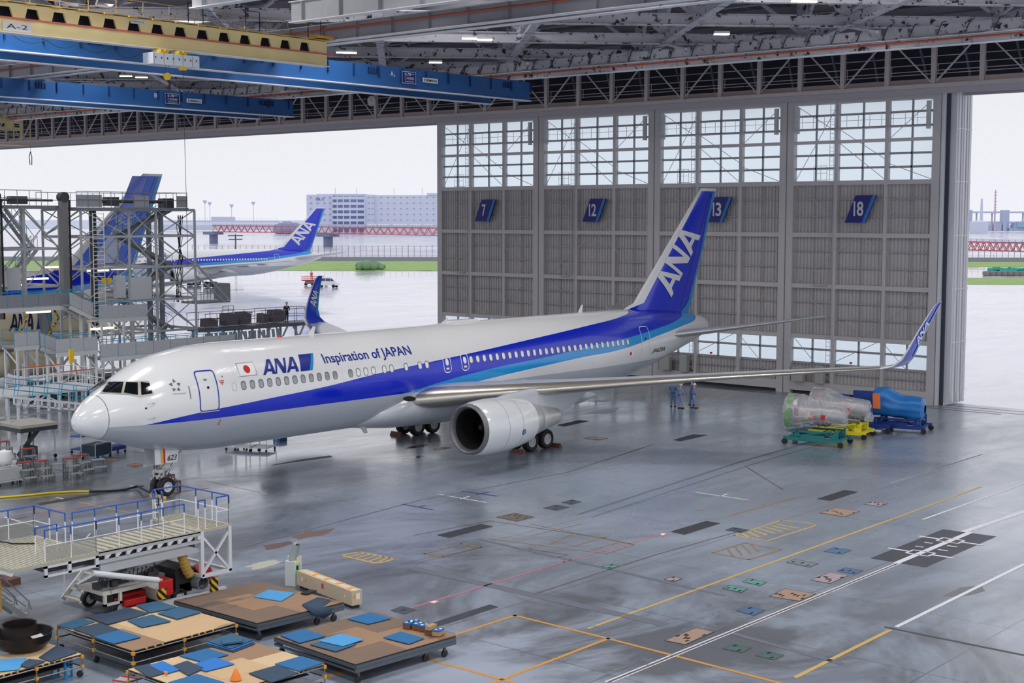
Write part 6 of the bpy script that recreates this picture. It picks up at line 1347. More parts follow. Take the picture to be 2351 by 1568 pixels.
rail2([(-2.95, 6.25, 2.66), (-2.95, 7.45, 2.66), (-.05, 7.45, 2.66), (-.05, 6.9, 2.66)]); rail2([(-.05, 6.1, 2.66), (-.05, 6.4, 2.66)], low=False); rail2([(-2.0, 6.0, 2.66), (-2.5, 6.3, 2.66)], low=False); rail2([(-1.2, .4, 2.62), (-1.2, 1.2, 2.62)], low=False, h=.9)
for pts in (((0, 0.05), (0, 1.95)),): MB().box(-.06, -.04, .05, 1.95, 2.66, 3.15).build('wire_mesh_panel', mat('wire_mesh', (160, 160, 154), .6, alpha=.4), pt)
MB().box(-3.87, -3.85, -1.1, 1.95, 2.66, 3.2).build('wire_mesh_panel', mat('wire_mesh', (150, 150, 146)), pt)
cbx = MB().box(-3.7, -3.5, .15, .45, 3.1, 3.85).build('control_box', mat('control_cream', (206, 196, 160), .5), pt, bevel=.02)
mb = MB()
for z in (3.3, 3.5, 3.68): mb.box(-3.5, -3.48, .24, .36, z, z+.08)
mb.build('control_buttons', DARK, cbx); MB().pipe([(-3.55, .3, 3.1), (-3.4, .35, 2.75), (-3.1, .7, 2.66), (-2.6, 1.2, 2.65)], .025, 6).build('control_cable', BLACK, cbx)
for y in (-.75, -.6): MB().tube((-3.7, y, 2.6), (-3.7, y, 3.4), .025, 6).tube((-3.7, y, 3.4), (-3.7, y, 3.75), .035, 6).build('red_tipped_lever', RED, pt)
# chassis, arms and machinery
MB().box(-.35, -.2, 4.6, 7.4, .12, .34).box(-3.0, -2.85, 3.2, 7.4, .12, .34).build('chassis_rail', DKW, pt)
MB().prism([(-.35, 2.35, 1.12), (-.35, 4.75, 1.12), (-.35, 4.75, .35), (-.35, 4.6, .35), (-.35, 4.45, .8), (-.35, 4.1, .98), (-.35, 2.35, .98)], (-1.5, 0, 0)).box(-.45, -.35, 2.4, 2.5, .6, .98).box(-.45, -.35, 3.0, 3.1, .6, .98).box(-.45, -.35, 2.4, 3.1, .6, .68).build('engine_deck', mat('deck_dirty_white', (206, 204, 196), .6, dark=(150, 140, 124), dthr=.6, ds=2), pt)
MB().bar((-.9, 2.6, 1.2), (-.9, 6.0, 1.9), .2, .25).bar((-2.3, 2.6, .9), (-2.3, 6.0, 1.9), .2, .25).bar((-1.2, 5.6, .9), (-1.2, 2.2, 1.95), .16, .22).build('scissor_arm', STEEL, pt)
MB().tube(L3(213, 1316), L3(363, 1332), .1, 12).build('hydraulic_cylinder', DKW, pt)
mb = MB(); rnd = random.Random(8)
for k in range(14): y = 2.4+k*.17; mb.pipe([(-.7, y, 1.15), (-.75, y+.1, 1.5+.15*rnd.random()), (-.9, y+.3, 1.35)], .02, 6)
for k in range(10): mb.obox((-.7-.8*rnd.random(), 2.4+k*.3, 1.25), .25, .22, .22)
mb.build('hydraulic_hose', mat('machine_dark', (60, 62, 68)), pt)
MB().box(-2.7, -1.2, 3.3, 6.8, .3, 1.0).box(-2.7, -.5, 5.4, 6.1, .4, 1.3).build('engine_block', mat('machine_black', (26, 27, 30), .6), pt)
for (u0, v0, u1, v1, x) in ((287, 1368, 336, 1394, -.55), (367, 1328, 398, 1372, -.3), (381, 1298, 413, 1338, -1.2), (411, 1334, 439, 1361, -.5)):
    a = L3(u0, v1, PX+x); b = L3(u1, v0, PX+x); MB().box(x-.7, x, a.y, b.y, max(.08, a.z), b.z).build('red_machine_cover', RED, pt, bevel=.03)
MB().box(-1.4, -1.0, 3.55, 4.5, .08, .68).build('red_machine_cover', RED, pt, bevel=.03)
rc = MB().lathe([(0, -.35), (.42, -.35), (.42, .1), (.36, .14), (0, .14)], (-1.2, 7.1, .62), 'X', 8).build('red_fan_housing', RED, pt)
fa = L3(459, 1337, PX-.3); MB().lathe([(.22, .25), (.25, .25), (.27, -.3), (.2, -.3), (.18, .1)], (-.35, fa.y, fa.z), 'X', 24).build('duct_outlet', mat('machine_grey', (150, 154, 160), .4, .4), pt, smooth=40)
P = [L3(u, v, PX-.35) for u, v in ((417, 1262), (419, 1280), (424, 1297), (430, 1312), (438, 1322))]; mb = MB(); Q = []
for i in range(len(P)-1):
    for q in range(6): Q.append(P[i].lerp(P[i+1], q/6))
mb.pipe(Q, .17, 14, [.165 if i % 3 else .19 for i in range(len(Q))]).build('corrugated_duct', mat('duct_ochre', (176, 140, 62), .6, var=.1), pt, smooth=60)
HZ = bpy.data.materials.new('hazard_stripes'); HZ.use_nodes = True; n_ = HZ.node_tree.nodes; l_ = HZ.node_tree.links; t_ = n_.new('ShaderNodeTexCoord'); w_ = n_.new('ShaderNodeTexWave'); w_.bands_direction = 'DIAGONAL'; w_.inputs['Scale'].default_value = 2.2; r_ = n_.new('ShaderNodeValToRGB'); r_.color_ramp.interpolation = 'CONSTANT'; r_.color_ramp.elements[0].color = srgb(24, 24, 26); r_.color_ramp.elements[1].position = .5; r_.color_ramp.elements[1].color = srgb(226, 180, 40); l_.new(t_.outputs['Object'], w_.inputs[0]); l_.new(w_.outputs[0], r_.inputs[0]); l_.new(r_.outputs[0], n_['Principled BSDF'].inputs[0])
for u0, v0, u1, v1 in ((362, 1350, 380, 1378), (484, 1323, 499, 1359)):
    a = L3(u0, v1, PX-.15); b = L3(u1, v0, PX-.15); MB().box(-.2, -.1, a.y, b.y, max(.05, a.z), b.z).build('hazard_panel', HZ, pt)
for x, y in ((-.6, 5.6), (-2.7, 5.6), (-.8, 3.3), (-2.7, 3.3)): wheel('wheel', (x, y, .3), .3, .22, pt)
a = Vector((-.4, -.1, .1)); 
st = empty('platform_stair', (0, 0, 0)); st.parent = pt
for x in (-2.7, -3.9): MB().bar((x, 3.0, .12), (x, 4.3, 1.35), .06, .2).build('stair_stringer', DKW, st)
mb = MB()
for k in range(5): f_ = (k+.3)/5; mb.box(-3.9, -2.7, 2.95+f_*1.3, 3.2+f_*1.3, .12+f_*1.2, .16+f_*1.2)
mb.build('stair_tread', DKP, st); mb = MB()
for x in (-2.7, -3.9): mb.tube((x, 3.1, .1), (x, 3.1, 1.4), .02, 5).tube((x, 3.1, 1.4), (x, 4.2, 2.3), .02, 5)
mb.build('stair_handrail', WHITEP, st)
# ------------------------------------------------------------------ plywood-topped carts with foam mats
PLYS = [mat('plywood_%d' % i, c, .65, var=.1, vs=2, stretch=(1, .25, 1), dark=d, dthr=.58, ds=.9) for i, (c, d) in enumerate((((196, 164, 124), (150, 120, 88)), ((150, 118, 90), (112, 86, 66)), ((118, 96, 80), (88, 72, 62)), ((206, 178, 140), (170, 140, 104))))]
def ply_cart(near, left, right, ztop, lab, kind, sheets, wide=True, seed=1):
    N_, L_, R_ = at(*near, z=ztop), at(*left, z=ztop), at(*right, z=ztop)
    t = empty('plywood_cart', (N_.x, N_.y, 0), 0, lab, 'cart', 'plywood-topped carts in the foreground'); N0 = Vector((0, 0, 0)); dl = L_-N_; dr = R_-N_; dl.z = dr.z = 0
    def g(a, b, z): return N0+dl*a+dr*b+Vector((0, 0, z))
    def sheet(a0, b0, a1, b1, z, m, h=.02): MB().prism([g(a0, b0, z), g(a1, b0, z), g(a1, b1, z), g(a0, b1, z)], (0, 0, h)).build('plywood_sheet', m, t)
    MB().prism([g(0, 0, ztop-.04), g(1, 0, ztop-.04), g(1, 1, ztop-.04), g(0, 1, ztop-.04)], (0, 0, .03)).build('top_board', mat('board_edge', (60, 50, 44), .7), t)
    for (a0, b0, a1, b1, k) in sheets: sheet(a0, b0, a1, b1, ztop-.01, PLYS[k], .006+.002*sheets.index((a0, b0, a1, b1, k)))
    if kind == 'pipe':
        PIPEM = mat('pipe_grey', (128, 134, 140), .35, .7); J = mat('clamp_yellow', (222, 156, 34), .5)
        for z in (ztop-.09, ztop-.38):
            MB().tube(g(0, 0, z), g(1, 0, z), .024, 6).tube(g(0, 0, z), g(0, 1, z), .024, 6).tube(g(1, 0, z), g(1, 1, z), .024, 6).tube(g(0, 1, z), g(1, 1, z), .024, 6).build('pipe_rail', PIPEM, t)
        for a, b in ((0, 0), (1, 0), (0, 1), (0, .48), (.5, 0), (1, 1)):
            MB().tube(g(a, b, .12), g(a, b, ztop-.05), .024, 6).build('pipe_post', PIPEM, t)
            mb = MB()
            for z in (ztop-.09, ztop-.38): mb.obox(g(a, b, z), .09, .09, .1)
            mb.build('pipe_clamp', J, t)
            MB().lathe([(0, -.03), (.1, -.03), (.1, .03), (0, .03)], g(a*.96+.02, b*.96+.02, .1), 'X', 14).build('caster', BLACK, t)
        mb = MB()
        for q in (.12, .2, .27, .55, .62, .68, .76): mb.obox(g(-.004, q, ztop-.03), .05, .05, .05)
        mb.build('edge_clip', J, t)
    else:
        FR_ = mat('cart_frame_grey', (96, 104, 112), .45, .5)
        mb = MB()
        for z, w_ in ((ztop-.1, .1), (ztop-.24, .06)): mb.bar(g(0, 0, z), g(1, 0, z), .06, w_).bar(g(0, 0, z), g(0, 1, z), .06, w_).bar(g(1, 0, z), g(1, 1, z), .06, w_).bar(g(0, 1, z), g(1, 1, z), .06, w_)
        mb.build('steel_frame', FR_, t)
        for a, b in ((.02, .04), (.97, .04), (.02, .9), (.97, .9), (.04, .72), (.55, .04)):
            MB().bar(g(a, b, .2), g(a, b, ztop-.1), .07, .07, (0, 1, 0)).build('leg', FR_, t); MB().lathe([(0, -.035), (.06, -.04), (.12, -.03), (.12, .03), (0, .035)], g(a, b, .12), 'X', 16).build('caster', BLACK, t)
        MB().bar(g(0, -.005, ztop-.22), g(0, 1, ztop-.22), .05, .12).build('fork_beam', FR_, t)
    MB().prism([g(.08, .08, ztop-.32), g(.92, .08, ztop-.32), g(.92, .92, ztop-.32), g(.08, .92, ztop-.32)], (0, 0, .03)).build('lower_tray', mat('tray_dark', (30, 32, 36), .7), t)
    return t
SH1 = [(.0, .0, .55, .3, 1), (0, .3, .42, 1, 0), (.42, .3, 1, .62, 0), (.42, .62, 1, 1, 3), (.55, 0, 1, .3, 0), (.5, .35, .72, .8, 3)]
SH2 = [(0, 0, .5, .5, 2), (.5, 0, 1, .5, 2), (0, .5, .5, 1, 1), (.5, .5, 1, 1, 2), (.3, .25, .75, .62, 1)]
SH3 = [(0, 0, .5, .5, 0), (.5, 0, 1, .5, 3), (0, .5, .5, 1, 3), (.5, .5, 1, 1, 1), (.25, .3, .6, .7, 0)]
ZA, ZB, ZC, ZD_, ZE = .8, .62, .62, .75, .7
ca_ = ply_cart((305.6, 1494), (130.5, 1436.5), (541.8, 1430), ZA, 'plywood-topped pipe-frame cart with many dark foam mats, in front of the access platform', 'pipe', SH1)
cb2 = ply_cart((590, 1430), (400, 1378), (789, 1382), ZB, 'plywood-topped cart behind, with the long cardboard box at its end', 'steel', SH2)
cc_ = ply_cart((816, 1524.5), (630.6, 1461.8), (1046, 1459), ZC, 'plywood-topped cart carrying small wooden boxes, rightmost of the carts', 'steel', SH2)
Ld, Fd, Rd = at(294, 1536, z=ZD_), at(560, 1468, z=ZD_), at(745, 1524, z=ZD_); Nd = Ld+Rd-Fd
def topix(p): d = p-CAMP; z = d.dot(FW); return (1175.5+FPX*d.dot(RT)/z, 784-FPX*d.dot(UP)/z)
cd_ = ply_cart(topix(Nd), (294, 1536), (745, 1524), ZD_, 'plywood-topped pipe-frame cart cut by the bottom edge, covered with blue mats', 'pipe', SH3)
Ne, Fe = at(188, 1501, z=ZE), at(112, 1477, z=ZE); wv = (Fe-Ne); le = Ne-Vector((0, 2.9, 0))
ce_ = ply_cart(topix(le), topix(le+wv), topix(Ne), ZE, 'plywood-topped cart at the bottom left corner carrying the dark round cowls', 'pipe', [(0, 0, 1, .5, 0), (0, .5, 1, 1, 3)])
MATC = {'b': mat('foam_blue', (26, 100, 152), .8, var=.12, vs=3), 'B': mat('foam_bright', (28, 112, 190), .75, var=.1), 'd': mat('foam_dark', (46, 66, 88), .8, var=.15), 'm': mat('foam_mid', (44, 90, 120), .8, var=.15), 'l': mat('foam_light', (70, 148, 202), .75, var=.1)}
def foam(pts, z, c, lab, h=.03, n=1, tr=lambda x, y: (x, y)):
    P = [at(*tr(*p), z=z+h) for p in pts]; C0 = sum(P, Vector())/4; C0.z = z
    def sh(q, k): return Vector((q.x-C0.x+.03*k, q.y-C0.y-.04*k, k*h))
    mb = MB()
    for k in range(1): mb.prism([sh(p, 0) for p in P], (0, 0, h-.004))
    o = mb.build('foam_mat', MATC[c], bevel=.008); o.location = C0; return tag(o, lab, 'mat', 'foam mats on the plywood carts')
E_ = .014
for z, tr, L_ in ((ZA, ZP, ((((395, 1165), (560, 1115), (660, 1140), (500, 1190)), 'm', 'mid blue foam mat on the left corner of the front pipe-frame cart'), (((510, 1190), (690, 1148), (835, 1195), (660, 1245)), 'd', 'dark slate foam mat second from the left corner of the pipe-frame cart'), (((650, 1245), (830, 1197), (980, 1245), (790, 1292)), 'b', 'bright blue foam mat nearest the camera on the front pipe-frame cart'), (((725, 1085), (890, 1040), (1035, 1080), (860, 1130)), 'd', 'dark blue-grey foam mat at the back left of the pipe-frame cart'), (((885, 1130), (1060, 1090), (1190, 1135), (985, 1178)), 'm', 'blue foam mat in the middle of the bare plywood on the pipe-frame cart'), (((945, 1025), (1100, 995), (1240, 1038), (1040, 1075)), 'm', 'blue foam mat furthest back on the pipe-frame cart, by the red machine cover'), (((1095, 1080), (1250, 1035), (1400, 1072), (1230, 1120)), 'm', 'blue foam mat at the back right of the pipe-frame cart'), (((600, 1106), (710, 1080), (855, 1128), (745, 1157)), 'd', 'blackish foam mat between the left and back mats of the pipe-frame cart'))),
              (ZD_, ZP, ((((930, 1455), (1040, 1430), (1165, 1490), (1040, 1525)), 'd', 'dark foam mat at the left corner of the bottom cart'), (((1035, 1442), (1130, 1412), (1260, 1470), (1155, 1500)), 'B', 'bright blue foam mat beside the left dark mat of the bottom cart'), (((1245, 1375), (1440, 1325), (1590, 1368), (1400, 1417)), 'b', 'blue foam mat at the back of the bottom cart'), (((1320, 1442), (1500, 1388), (1630, 1432), (1430, 1484)), 'B', 'brightest blue foam mat in the middle of the bottom cart'), (((1200, 1445), (1300, 1410), (1420, 1460), (1310, 1512)), 'd', 'dark foam mat under the two bright mats of the bottom cart'), (((1170, 1560), (1370, 1502), (1560, 1560), (1370, 1618)), 'b', 'blue foam mat cut by the bottom edge of the picture'))),
              (ZD_, ZD, ((((265, 1400), (490, 1332), (690, 1390), (470, 1460)), 'b', 'blue foam mat at the right corner of the bottom cart'), (((40, 1480), (290, 1410), (470, 1478), (240, 1560)), 'd', 'large dark foam mat along the right edge of the bottom cart'))),
              (ZC, ZD, ((((315, 1155), (520, 1100), (705, 1160), (480, 1219)), 'b', 'blue foam mat on the left end of the rightmost cart'), (((568, 1232), (740, 1190), (970, 1230), (790, 1293)), 'm', 'lower blue foam mat under the light one on the rightmost cart'), (((890, 1012), (1080, 957), (1270, 1008), (1070, 1057)), 'b', 'blue foam mat at the far corner of the rightmost cart'), (((1200, 1172), (1350, 1122), (1555, 1178), (1420, 1228)), 'b', 'blue foam mat near the small wooden boxes'))),
              (ZB, ZD, ((((82, 822), (210, 762), (440, 788), (320, 860)), 'l', 'light blue foam mat on the back cart'),)),
              (ZE, ZP, ((((-60, 1490), (0, 1400), (185, 1392), (130, 1470)), 'l', 'light blue foam mat at the bottom left corner, on the cart with the round cowls'), (((270, 1385), (400, 1300), (540, 1350), (350, 1415)), 'd', 'dark foam mat beside the round cowls, right side'), (((140, 1440), (200, 1397), (320, 1412), (190, 1460)), 'd', 'dark foam mat between the light mat and the round cowls')))):
    for k, (pts, c, lab) in enumerate(L_): foam(pts, z+E_+.003*k, c, lab, tr=tr)
foam(((640, 1200), (830, 1140), (1035, 1188), (850, 1247)), ZC+.05, 'l', 'light blue foam mat on top of another, centre of the rightmost cart', tr=ZD)
for k in range(3): foam(((1430+k*8, 1300-k*12), (1600+k*5, 1243-k*12), (1775-k*10, 1290-k*12), (1620-k*8, 1350-k*12)), ZD_+E_+.035*k, 'dBm'[k], ['bottom', 'middle', 'top'][k]+' mat of the small stack at the back right of the bottom cart', tr=ZP)
foam(((1540, 1258), (1680, 1240), (1688, 1275), (1545, 1292)), ZD_+.15, 'm', 'narrow grey-blue foam piece lying on the small mat stack', .06, tr=ZP)
# draped mat on the back cart
P = [[at(*ZD(x, y), z=z) for x, y, z in row] for row in (((500, 890, .67), (560, 940, .66), (615, 985, .45), (690, 1015, .2)), ((570, 858, .68), (650, 900, .68), (710, 960, .5), (755, 975, .3)), ((640, 828, .67), (730, 845, .67), (800, 900, .52), (860, 885, .4)))]
mb = MB(); mb.loft([[p for p in r_] for r_ in P], False, False); o = mb.build('foam_mat', MATC['d'], norm=False); so = o.modifiers.new('thick', 'SOLIDIFY'); so.thickness = .03
for p_ in o.data.polygons: p_.use_smooth = True
tag(o, 'dark foam mat sagging over the corner of the back cart', 'mat', 'foam mats on the plywood carts')
# round cowls on the corner cart
c0 = at(52, 1487, z=ZE+.03)
o = MB().lathe([(.62, .0), (.78, .1), (.92, .35), (.96, .6), (.98, .62), (.93, .6), (.88, .35), (.7, .1), (.0, .04)], (0, 0, 0), 'Z', 48).build('engine_cowl_ring', mat('cowl_black', (44, 40, 42), .35, .5, var=.1), smooth=50); o.scale = (.92, .92, .8); o.location = c0; tag(o, 'large dark round cowl ring on the corner cart', 'engine cowl')
o = MB().lathe([(.6, .05), (.56, .2), (.5, .55), (.52, .62), (.48, .6), (.5, .2), (.5, .08)], (0, 0, 0), 'Z', 40).build('engine_cowl_ring', mat('cowl_brown', (58, 50, 48), .35, .5), smooth=50); o.location = c0+Vector((-.15, .0, .12)); tag(o, 'smaller brown-black ring standing inside the large round cowl', 'engine cowl')
o = MB().prism([(0, 0, 0), (.25, .1, -.02), (.3, .42, 0), (.05, .3, .05)], (0, 0, .03)).build('plastic_bag', mat('bag_clear', (200, 200, 190), .2)); o.location = c0+Vector((.45, 0, .42)); o.rotation_euler = (.2, .7, 0); tag(o, 'clear plastic bag lying over the rim of the round cowls', 'bag')
# small boxes on the right cart
WD = mat('box_wood', (176, 140, 92), .7, var=.1); WD2 = mat('box_brown', (120, 76, 50), .7); BXB = mat('box_blue', (30, 96, 160), .6)
for k, (x, y, c, lab) in enumerate(((1420, 1075, 0, 'blue-topped brown box, leftmost of the row on the cart'), (1462, 1062, 0, 'blue-topped brown box, second from the left of the row'), (1500, 1085, 0, 'blue-topped brown box, third from the left of the row'), (1552, 1098, 0, 'blue-topped box with red side, fourth of the row'), (1610, 1128, 0, 'large blue-topped box in front of the plain wooden block'), (1672, 1138, 1, 'pale wooden box with blue top at the right end of the row'))):
    q = at(*ZD(x, y+15), z=ZC+.02); o = empty('wooden_box', q, .3, lab, 'box', 'small boxes on the rightmost plywood cart')
    MB().box(-.13, .13, -.17, .17, 0, .14).build('box_body', (WD2, WD)[c], o); MB().box(-.135, .135, -.175, .175, .14, .18).build('box_top', BXB, o)
    mb = MB(); mb.box(-.08, .0, -.1, -.02, .18, .19).box(.02, .1, .03, .1, .18, .19).build('label_tag', WHITEP, o)
o = MB().box(-.09, .09, -.2, .2, 0, .12).build('wooden_block', WD); o.location = at(*ZD(1612, 1100), z=ZC+.2); o.rotation_euler = (0, 0, .2); tag(o, 'plain wooden block lying on the small blue boxes', 'block')
# cardboard box, white duct unit
CB = mat('cardboard', (196, 176, 150), .8, var=.06); a = at(*ZD(930, 905), z=.12); b = at(*ZD(458, 720), z=.12)
dv = b-a; Lb = dv.length; bx = empty('cardboard_box', (a.x, a.y, .12), math.atan2(dv.y, dv.x), 'long cardboard box with orange and red stickers behind the back cart', 'box')
MB().box(0, Lb, -.42, 0, 0, .52).build('carton', CB, bx)
MB().box(0, Lb, -.28, -.14, .52, .525).build('packing_tape', mat('tape_cream', (222, 210, 180), .4), bx)
mb = MB(); 
for q in (.3, 1.1, 1.9, 2.7): mb.box(q, q+.2, -.36, -.1, .525, .53)
mb.build('orange_sticker', mat('sticker_orange', (236, 150, 40), .5), bx)
for x, c, w_ in ((Lb*.52, RED, .13), (Lb*.83, mat('sticker_orange', (236, 150, 40)), .1), (Lb*.9, WHITEP, .09), (Lb*.24, mat('sticker_green', (170, 196, 160), .5), .14), (Lb*.12, WHITEP, .06)): MB().box(x-w_/2, x+w_/2, -.0, .006, .22, .22+w_*1.4).build('side_sticker', c, bx)
MB().box(-.006, 0, -.33, -.18, .2, .42).build('end_label', WHITEP, bx); MB().box(-.006, 0, -.14, -.06, .25, .36).build('end_sticker', mat('sticker_orange', (236, 150, 40)), bx)
MB().box(.05, .6, -.35, -.05, -.12, 0).box(Lb-.6, Lb-.1, -.35, -.05, -.12, 0).build('runner', BLACK, bx)
wb = at(*ZD(430, 720), z=0); wu = empty('air_duct_unit', wb, .3, 'white upright unit with two grey hoses standing at the end of the long cardboard box', 'ventilation unit')
MB().box(-.2, .25, -.3, .12, 0, .95).box(-.35, .1, .1, .42, .3, 1.02).build('cabinet', mat('unit_white', (204, 210, 208), .5), wu, bevel=.015)
MB().box(.25, .256, -.25, .05, .45, .85).build('paper_label', mat('label_pale_green', (150, 200, 150), .6), wu); MB().box(.256, .26, -.22, -.08, .62, .78).build('label_picture', DARK, wu); MB().box(-.2, .25, -.12, .1, .951, .96).build('yellow_sticker', YELLOW, wu)
DG = mat('hose_light_grey', (150, 158, 160), .5)
MB().pipe([(0, -.12, .93), (.02, -.06, 1.15), (.08, 0, 1.4), (.12, .02, 1.52)], .13, 16, [.13, .13, .14, .15]).build('duct_hose', DG, wu, smooth=60); MB().lathe([(.0, 1.5), (.13, 1.5)], (.12, .02, .03), 'Z', 16).build('hose_mouth', DARK, wu)
MB().pipe([(0, .2, 1.0), (0, .28, 1.15), (0, .3, 1.35), (-.06, .22, 1.52)], .1, 14).build('duct_hose', DG, wu, smooth=60)
o = MB().box(-.14, .14, -.55, .0, 0, .04).build('rubber_strip', BLACK); o.location = at(*ZD(600, 775), z=ZB+.02); o.rotation_euler = (0, 0, .2); tag(o, 'short black rubber strip on the back cart beside the carton', 'strip')
# bottom-left bits
tb = at(405/3.027, 1050+1540/3.027, z=0); o = step_stool(tb, .3, 1, 'blue stool with red and white top at the bottom left', mat('stool_white', (220, 214, 210), .5), .5, .62, mat('stool_blue', (40, 130, 190), .45), None); o.name = 'stool'; o['category'] = 'stool'
kk = [c for c in kids(o) if c.name.startswith('step')][0]; mb = MB(); mb.box(-.27, .27, -.02, .0, .56, .63).box(-.27, .27, .27, .29, .56, .63).box(-.27, -.25, 0, .27, .58, .63).box(.25, .27, 0, .27, .58, .63).build('stool_edge', RED, o)
q = at(870/3.027, 1050+1545/3.027, z=.35); o = empty('folding_step', q-Vector((0, 0, .35)), .3, 'red-edged grey step cut by the bottom edge left of the bottom cart', 'step stool')
MB().box(-.3, .3, -.2, .2, .32, .35).build('step', AL, o); MB().box(-.3, .3, .18, .22, .35, .38).box(-.3, .3, -.22, -.18, .35, .38).build('red_edge', RED, o)
mb = MB()
for x in (-.28, .28):
    for y in (-.18, .18): mb.bar((x, y, 0), (x, y, .32), .03)
mb.build('leg', AL, o)
q = at(1640/3.027, 1560, z=ZD_+.02); o = MB().lathe([(.16, 0), (.12, .12), (.04, .3), (0, .33)], (0, 0, 0), 'Z', 16).build('orange_cone', mat('cone_orange', (232, 130, 40), .5), smooth=50); o.location = q; tag(o, 'small orange cone tip at the bottom edge on the bottom cart', 'cone')
q = at(1152/3.027, 1050+1505/3.027, z=ZD_+.05); o = MB().lathe([(.05, 0), (.05, .06), (0, .07)], (0, 0, 0), 'Z', 10).build('orange_marker', mat('cone_orange', (232, 130, 40))); o.location = q; tag(o, 'tiny orange marker on a blue mat of the bottom cart', 'marker')
# mobile stair cut by the left edge
sb0 = at(60, 1425, z=0); ms = empty('mobile_stair', sb0, 0, 'aluminium mobile stair with curved handrails cut by the left edge', 'stair')
fa_ = [Vector(p) for p in ((0, 0, .15), (-.2, -.9, 1.0), (-.4, -2.2, 2.3))]
for x in (0, -.9):
    MB().bar((x, 0, .12), (x, -2.2, 2.0), .06, .16).build('stair_stringer', AL, ms)
    MB().pipe([(x, .2, .35), (x, .12, .65), (x, -.9, 1.75), (x, -2.2, 3.0)], .025, 8).pipe([(x, 0, .5), (x, -.9, 1.3), (x, -2.2, 2.5)], .02, 6).pipe([(x, .1, .6), (x, .1, .2)], .02, 6).build('handrail', AL, ms)
mb = MB()
for k in range(8): mb.box(-.9, 0, -.1-k*.27, .12-k*.27, .2+k*.23, .23+k*.23)
mb.build('stair_tread', AL, ms); MB().box(.03, .05, -1.3, -.9, .5, 1.6).build('stripe_board', mat('board_striped', (226, 178, 100), .5), ms)
o = MB().prism([(0, 0, 0), (1.0, .0, 0), (.9, .6, 0), (0, .5, 0)], (0, 0, .25)).build('brown_crate', mat('crate_brown', (92, 60, 50), .7)); o.location = at(-15, 1338, z=0); tag(o, 'small brown crate at the left edge beside the access platform', 'crate')
# ------------------------------------------------------------------ wrapped engines on stands
PLAS = bpy.data.materials.new('clear_plastic'); PLAS.use_nodes = True; n_ = PLAS.node_tree.nodes; l_ = PLAS.node_tree.links; n_.remove(n_['Principled BSDF'])
tr_ = n_.new('ShaderNodeBsdfTransparent'); gl_ = n_.new('ShaderNodeBsdfPrincipled'); gl_.inputs['Base Color'].default_value = srgb(225, 228, 235); gl_.inputs['Roughness'].default_value = .15; m1 = n_.new('ShaderNodeMixShader'); nz_ = n_.new('ShaderNodeTexNoise'); nz_.inputs['Scale'].default_value = .8; nz_.inputs['Distortion'].default_value = 1.2; nz_.inputs['Detail'].default_value = 1; s1_ = n_.new('ShaderNodeMath'); s1_.operation = 'SUBTRACT'; s1_.inputs[1].default_value = .5; s2_ = n_.new('ShaderNodeMath'); s2_.operation = 'ABSOLUTE'; rg_ = n_.new('ShaderNodeMapRange'); rg_.inputs[1].default_value = 0; rg_.inputs[2].default_value = .03; rg_.inputs[3].default_value = .62; rg_.inputs[4].default_value = .3
tcn = n_.new('ShaderNodeTexCoord'); l_.new(tcn.outputs['Object'], nz_.inputs[0]); l_.new(nz_.outputs[0], s1_.inputs[0]); l_.new(s1_.outputs[0], s2_.inputs[0]); l_.new(s2_.outputs[0], rg_.inputs[0]); l_.new(rg_.outputs[0], m1.inputs[0]); l_.new(tr_.outputs[0], m1.inputs[1]); l_.new(gl_.outputs[0], m1.inputs[2]); l_.new(m1.outputs[0], n_['Material Output'].inputs[0])
TARP = mat('blue_tarp', (36, 116, 190), .4, var=.12, vs=1.5, bump=.5, bs=3)
def engine_stand(loc, rz, m, lab, L=4.2, w=2.2, tall=1.0, seed=0):
    t = empty('engine_stand', loc, rz, lab, 'engine stand', 'wheeled engine stands')
    for y in (-w/2, w/2): MB().box(-L/2, L/2, y-.12, y+.12, .3, .55).build('side_beam', m, t)
    for x in (-L/2+.3, 0, L/2-.3): MB().box(x-.12, x+.12, -w/2, w/2, .34, .52).build('cross_beam', m, t)
    for x in (-L*.3, L*.32):
        MB().prism([(x-.15, -w/2+.1, .5), (x+.35, -w/2+.1, .5), (x+.15, -w/2+.1, tall), (x-.05, -w/2+.1, tall)], (0, .15, 0)).prism([(x-.15, w/2-.25, .5), (x+.35, w/2-.25, .5), (x+.15, w/2-.25, tall), (x-.05, w/2-.25, tall)], (0, .15, 0)).box(x, x+.12, -w/2+.1, w/2-.1, tall-.15, tall).build('cradle', m, t)
    for y in (-w/2+.15, w/2-.15):
        MB().bar((-L*.36, y, .95), (L*.4, y, .95), .09, .14).bar((-L*.36, y, .5), (-L*.36, y, 1.0), .1).bar((L*.4, y, .5), (L*.4, y, 1.25), .12).bar((-L*.1, y, .5), (L*.15, y, .95), .07).bar((L*.4, y, .5), (L*.15, y, .95), .07).build('upper_frame', m, t)
    MB().bar((-L*.3, -w/2+.05, .6), (L*.32, -w/2+.05, tall+.1), .08, .1).box(-L*.2, L*.2, -w/2-.14, -w/2-.02, .35, .75).build('brace', m, t)
    for x in (-L/2+.1, L/2-.1):
        for y in (-w/2-.1, w/2+.1): MB().bar((x, y, .5), (x, y, .2), .12).build('caster_fork', m, t); MB().lathe([(0, -.07), (.2, -.08), (.2, .08), (0, .07)], (x, y, .2), 'Y', 16).build('caster', BLACK, t)
    t.scale = (.86, .86, .86); return t
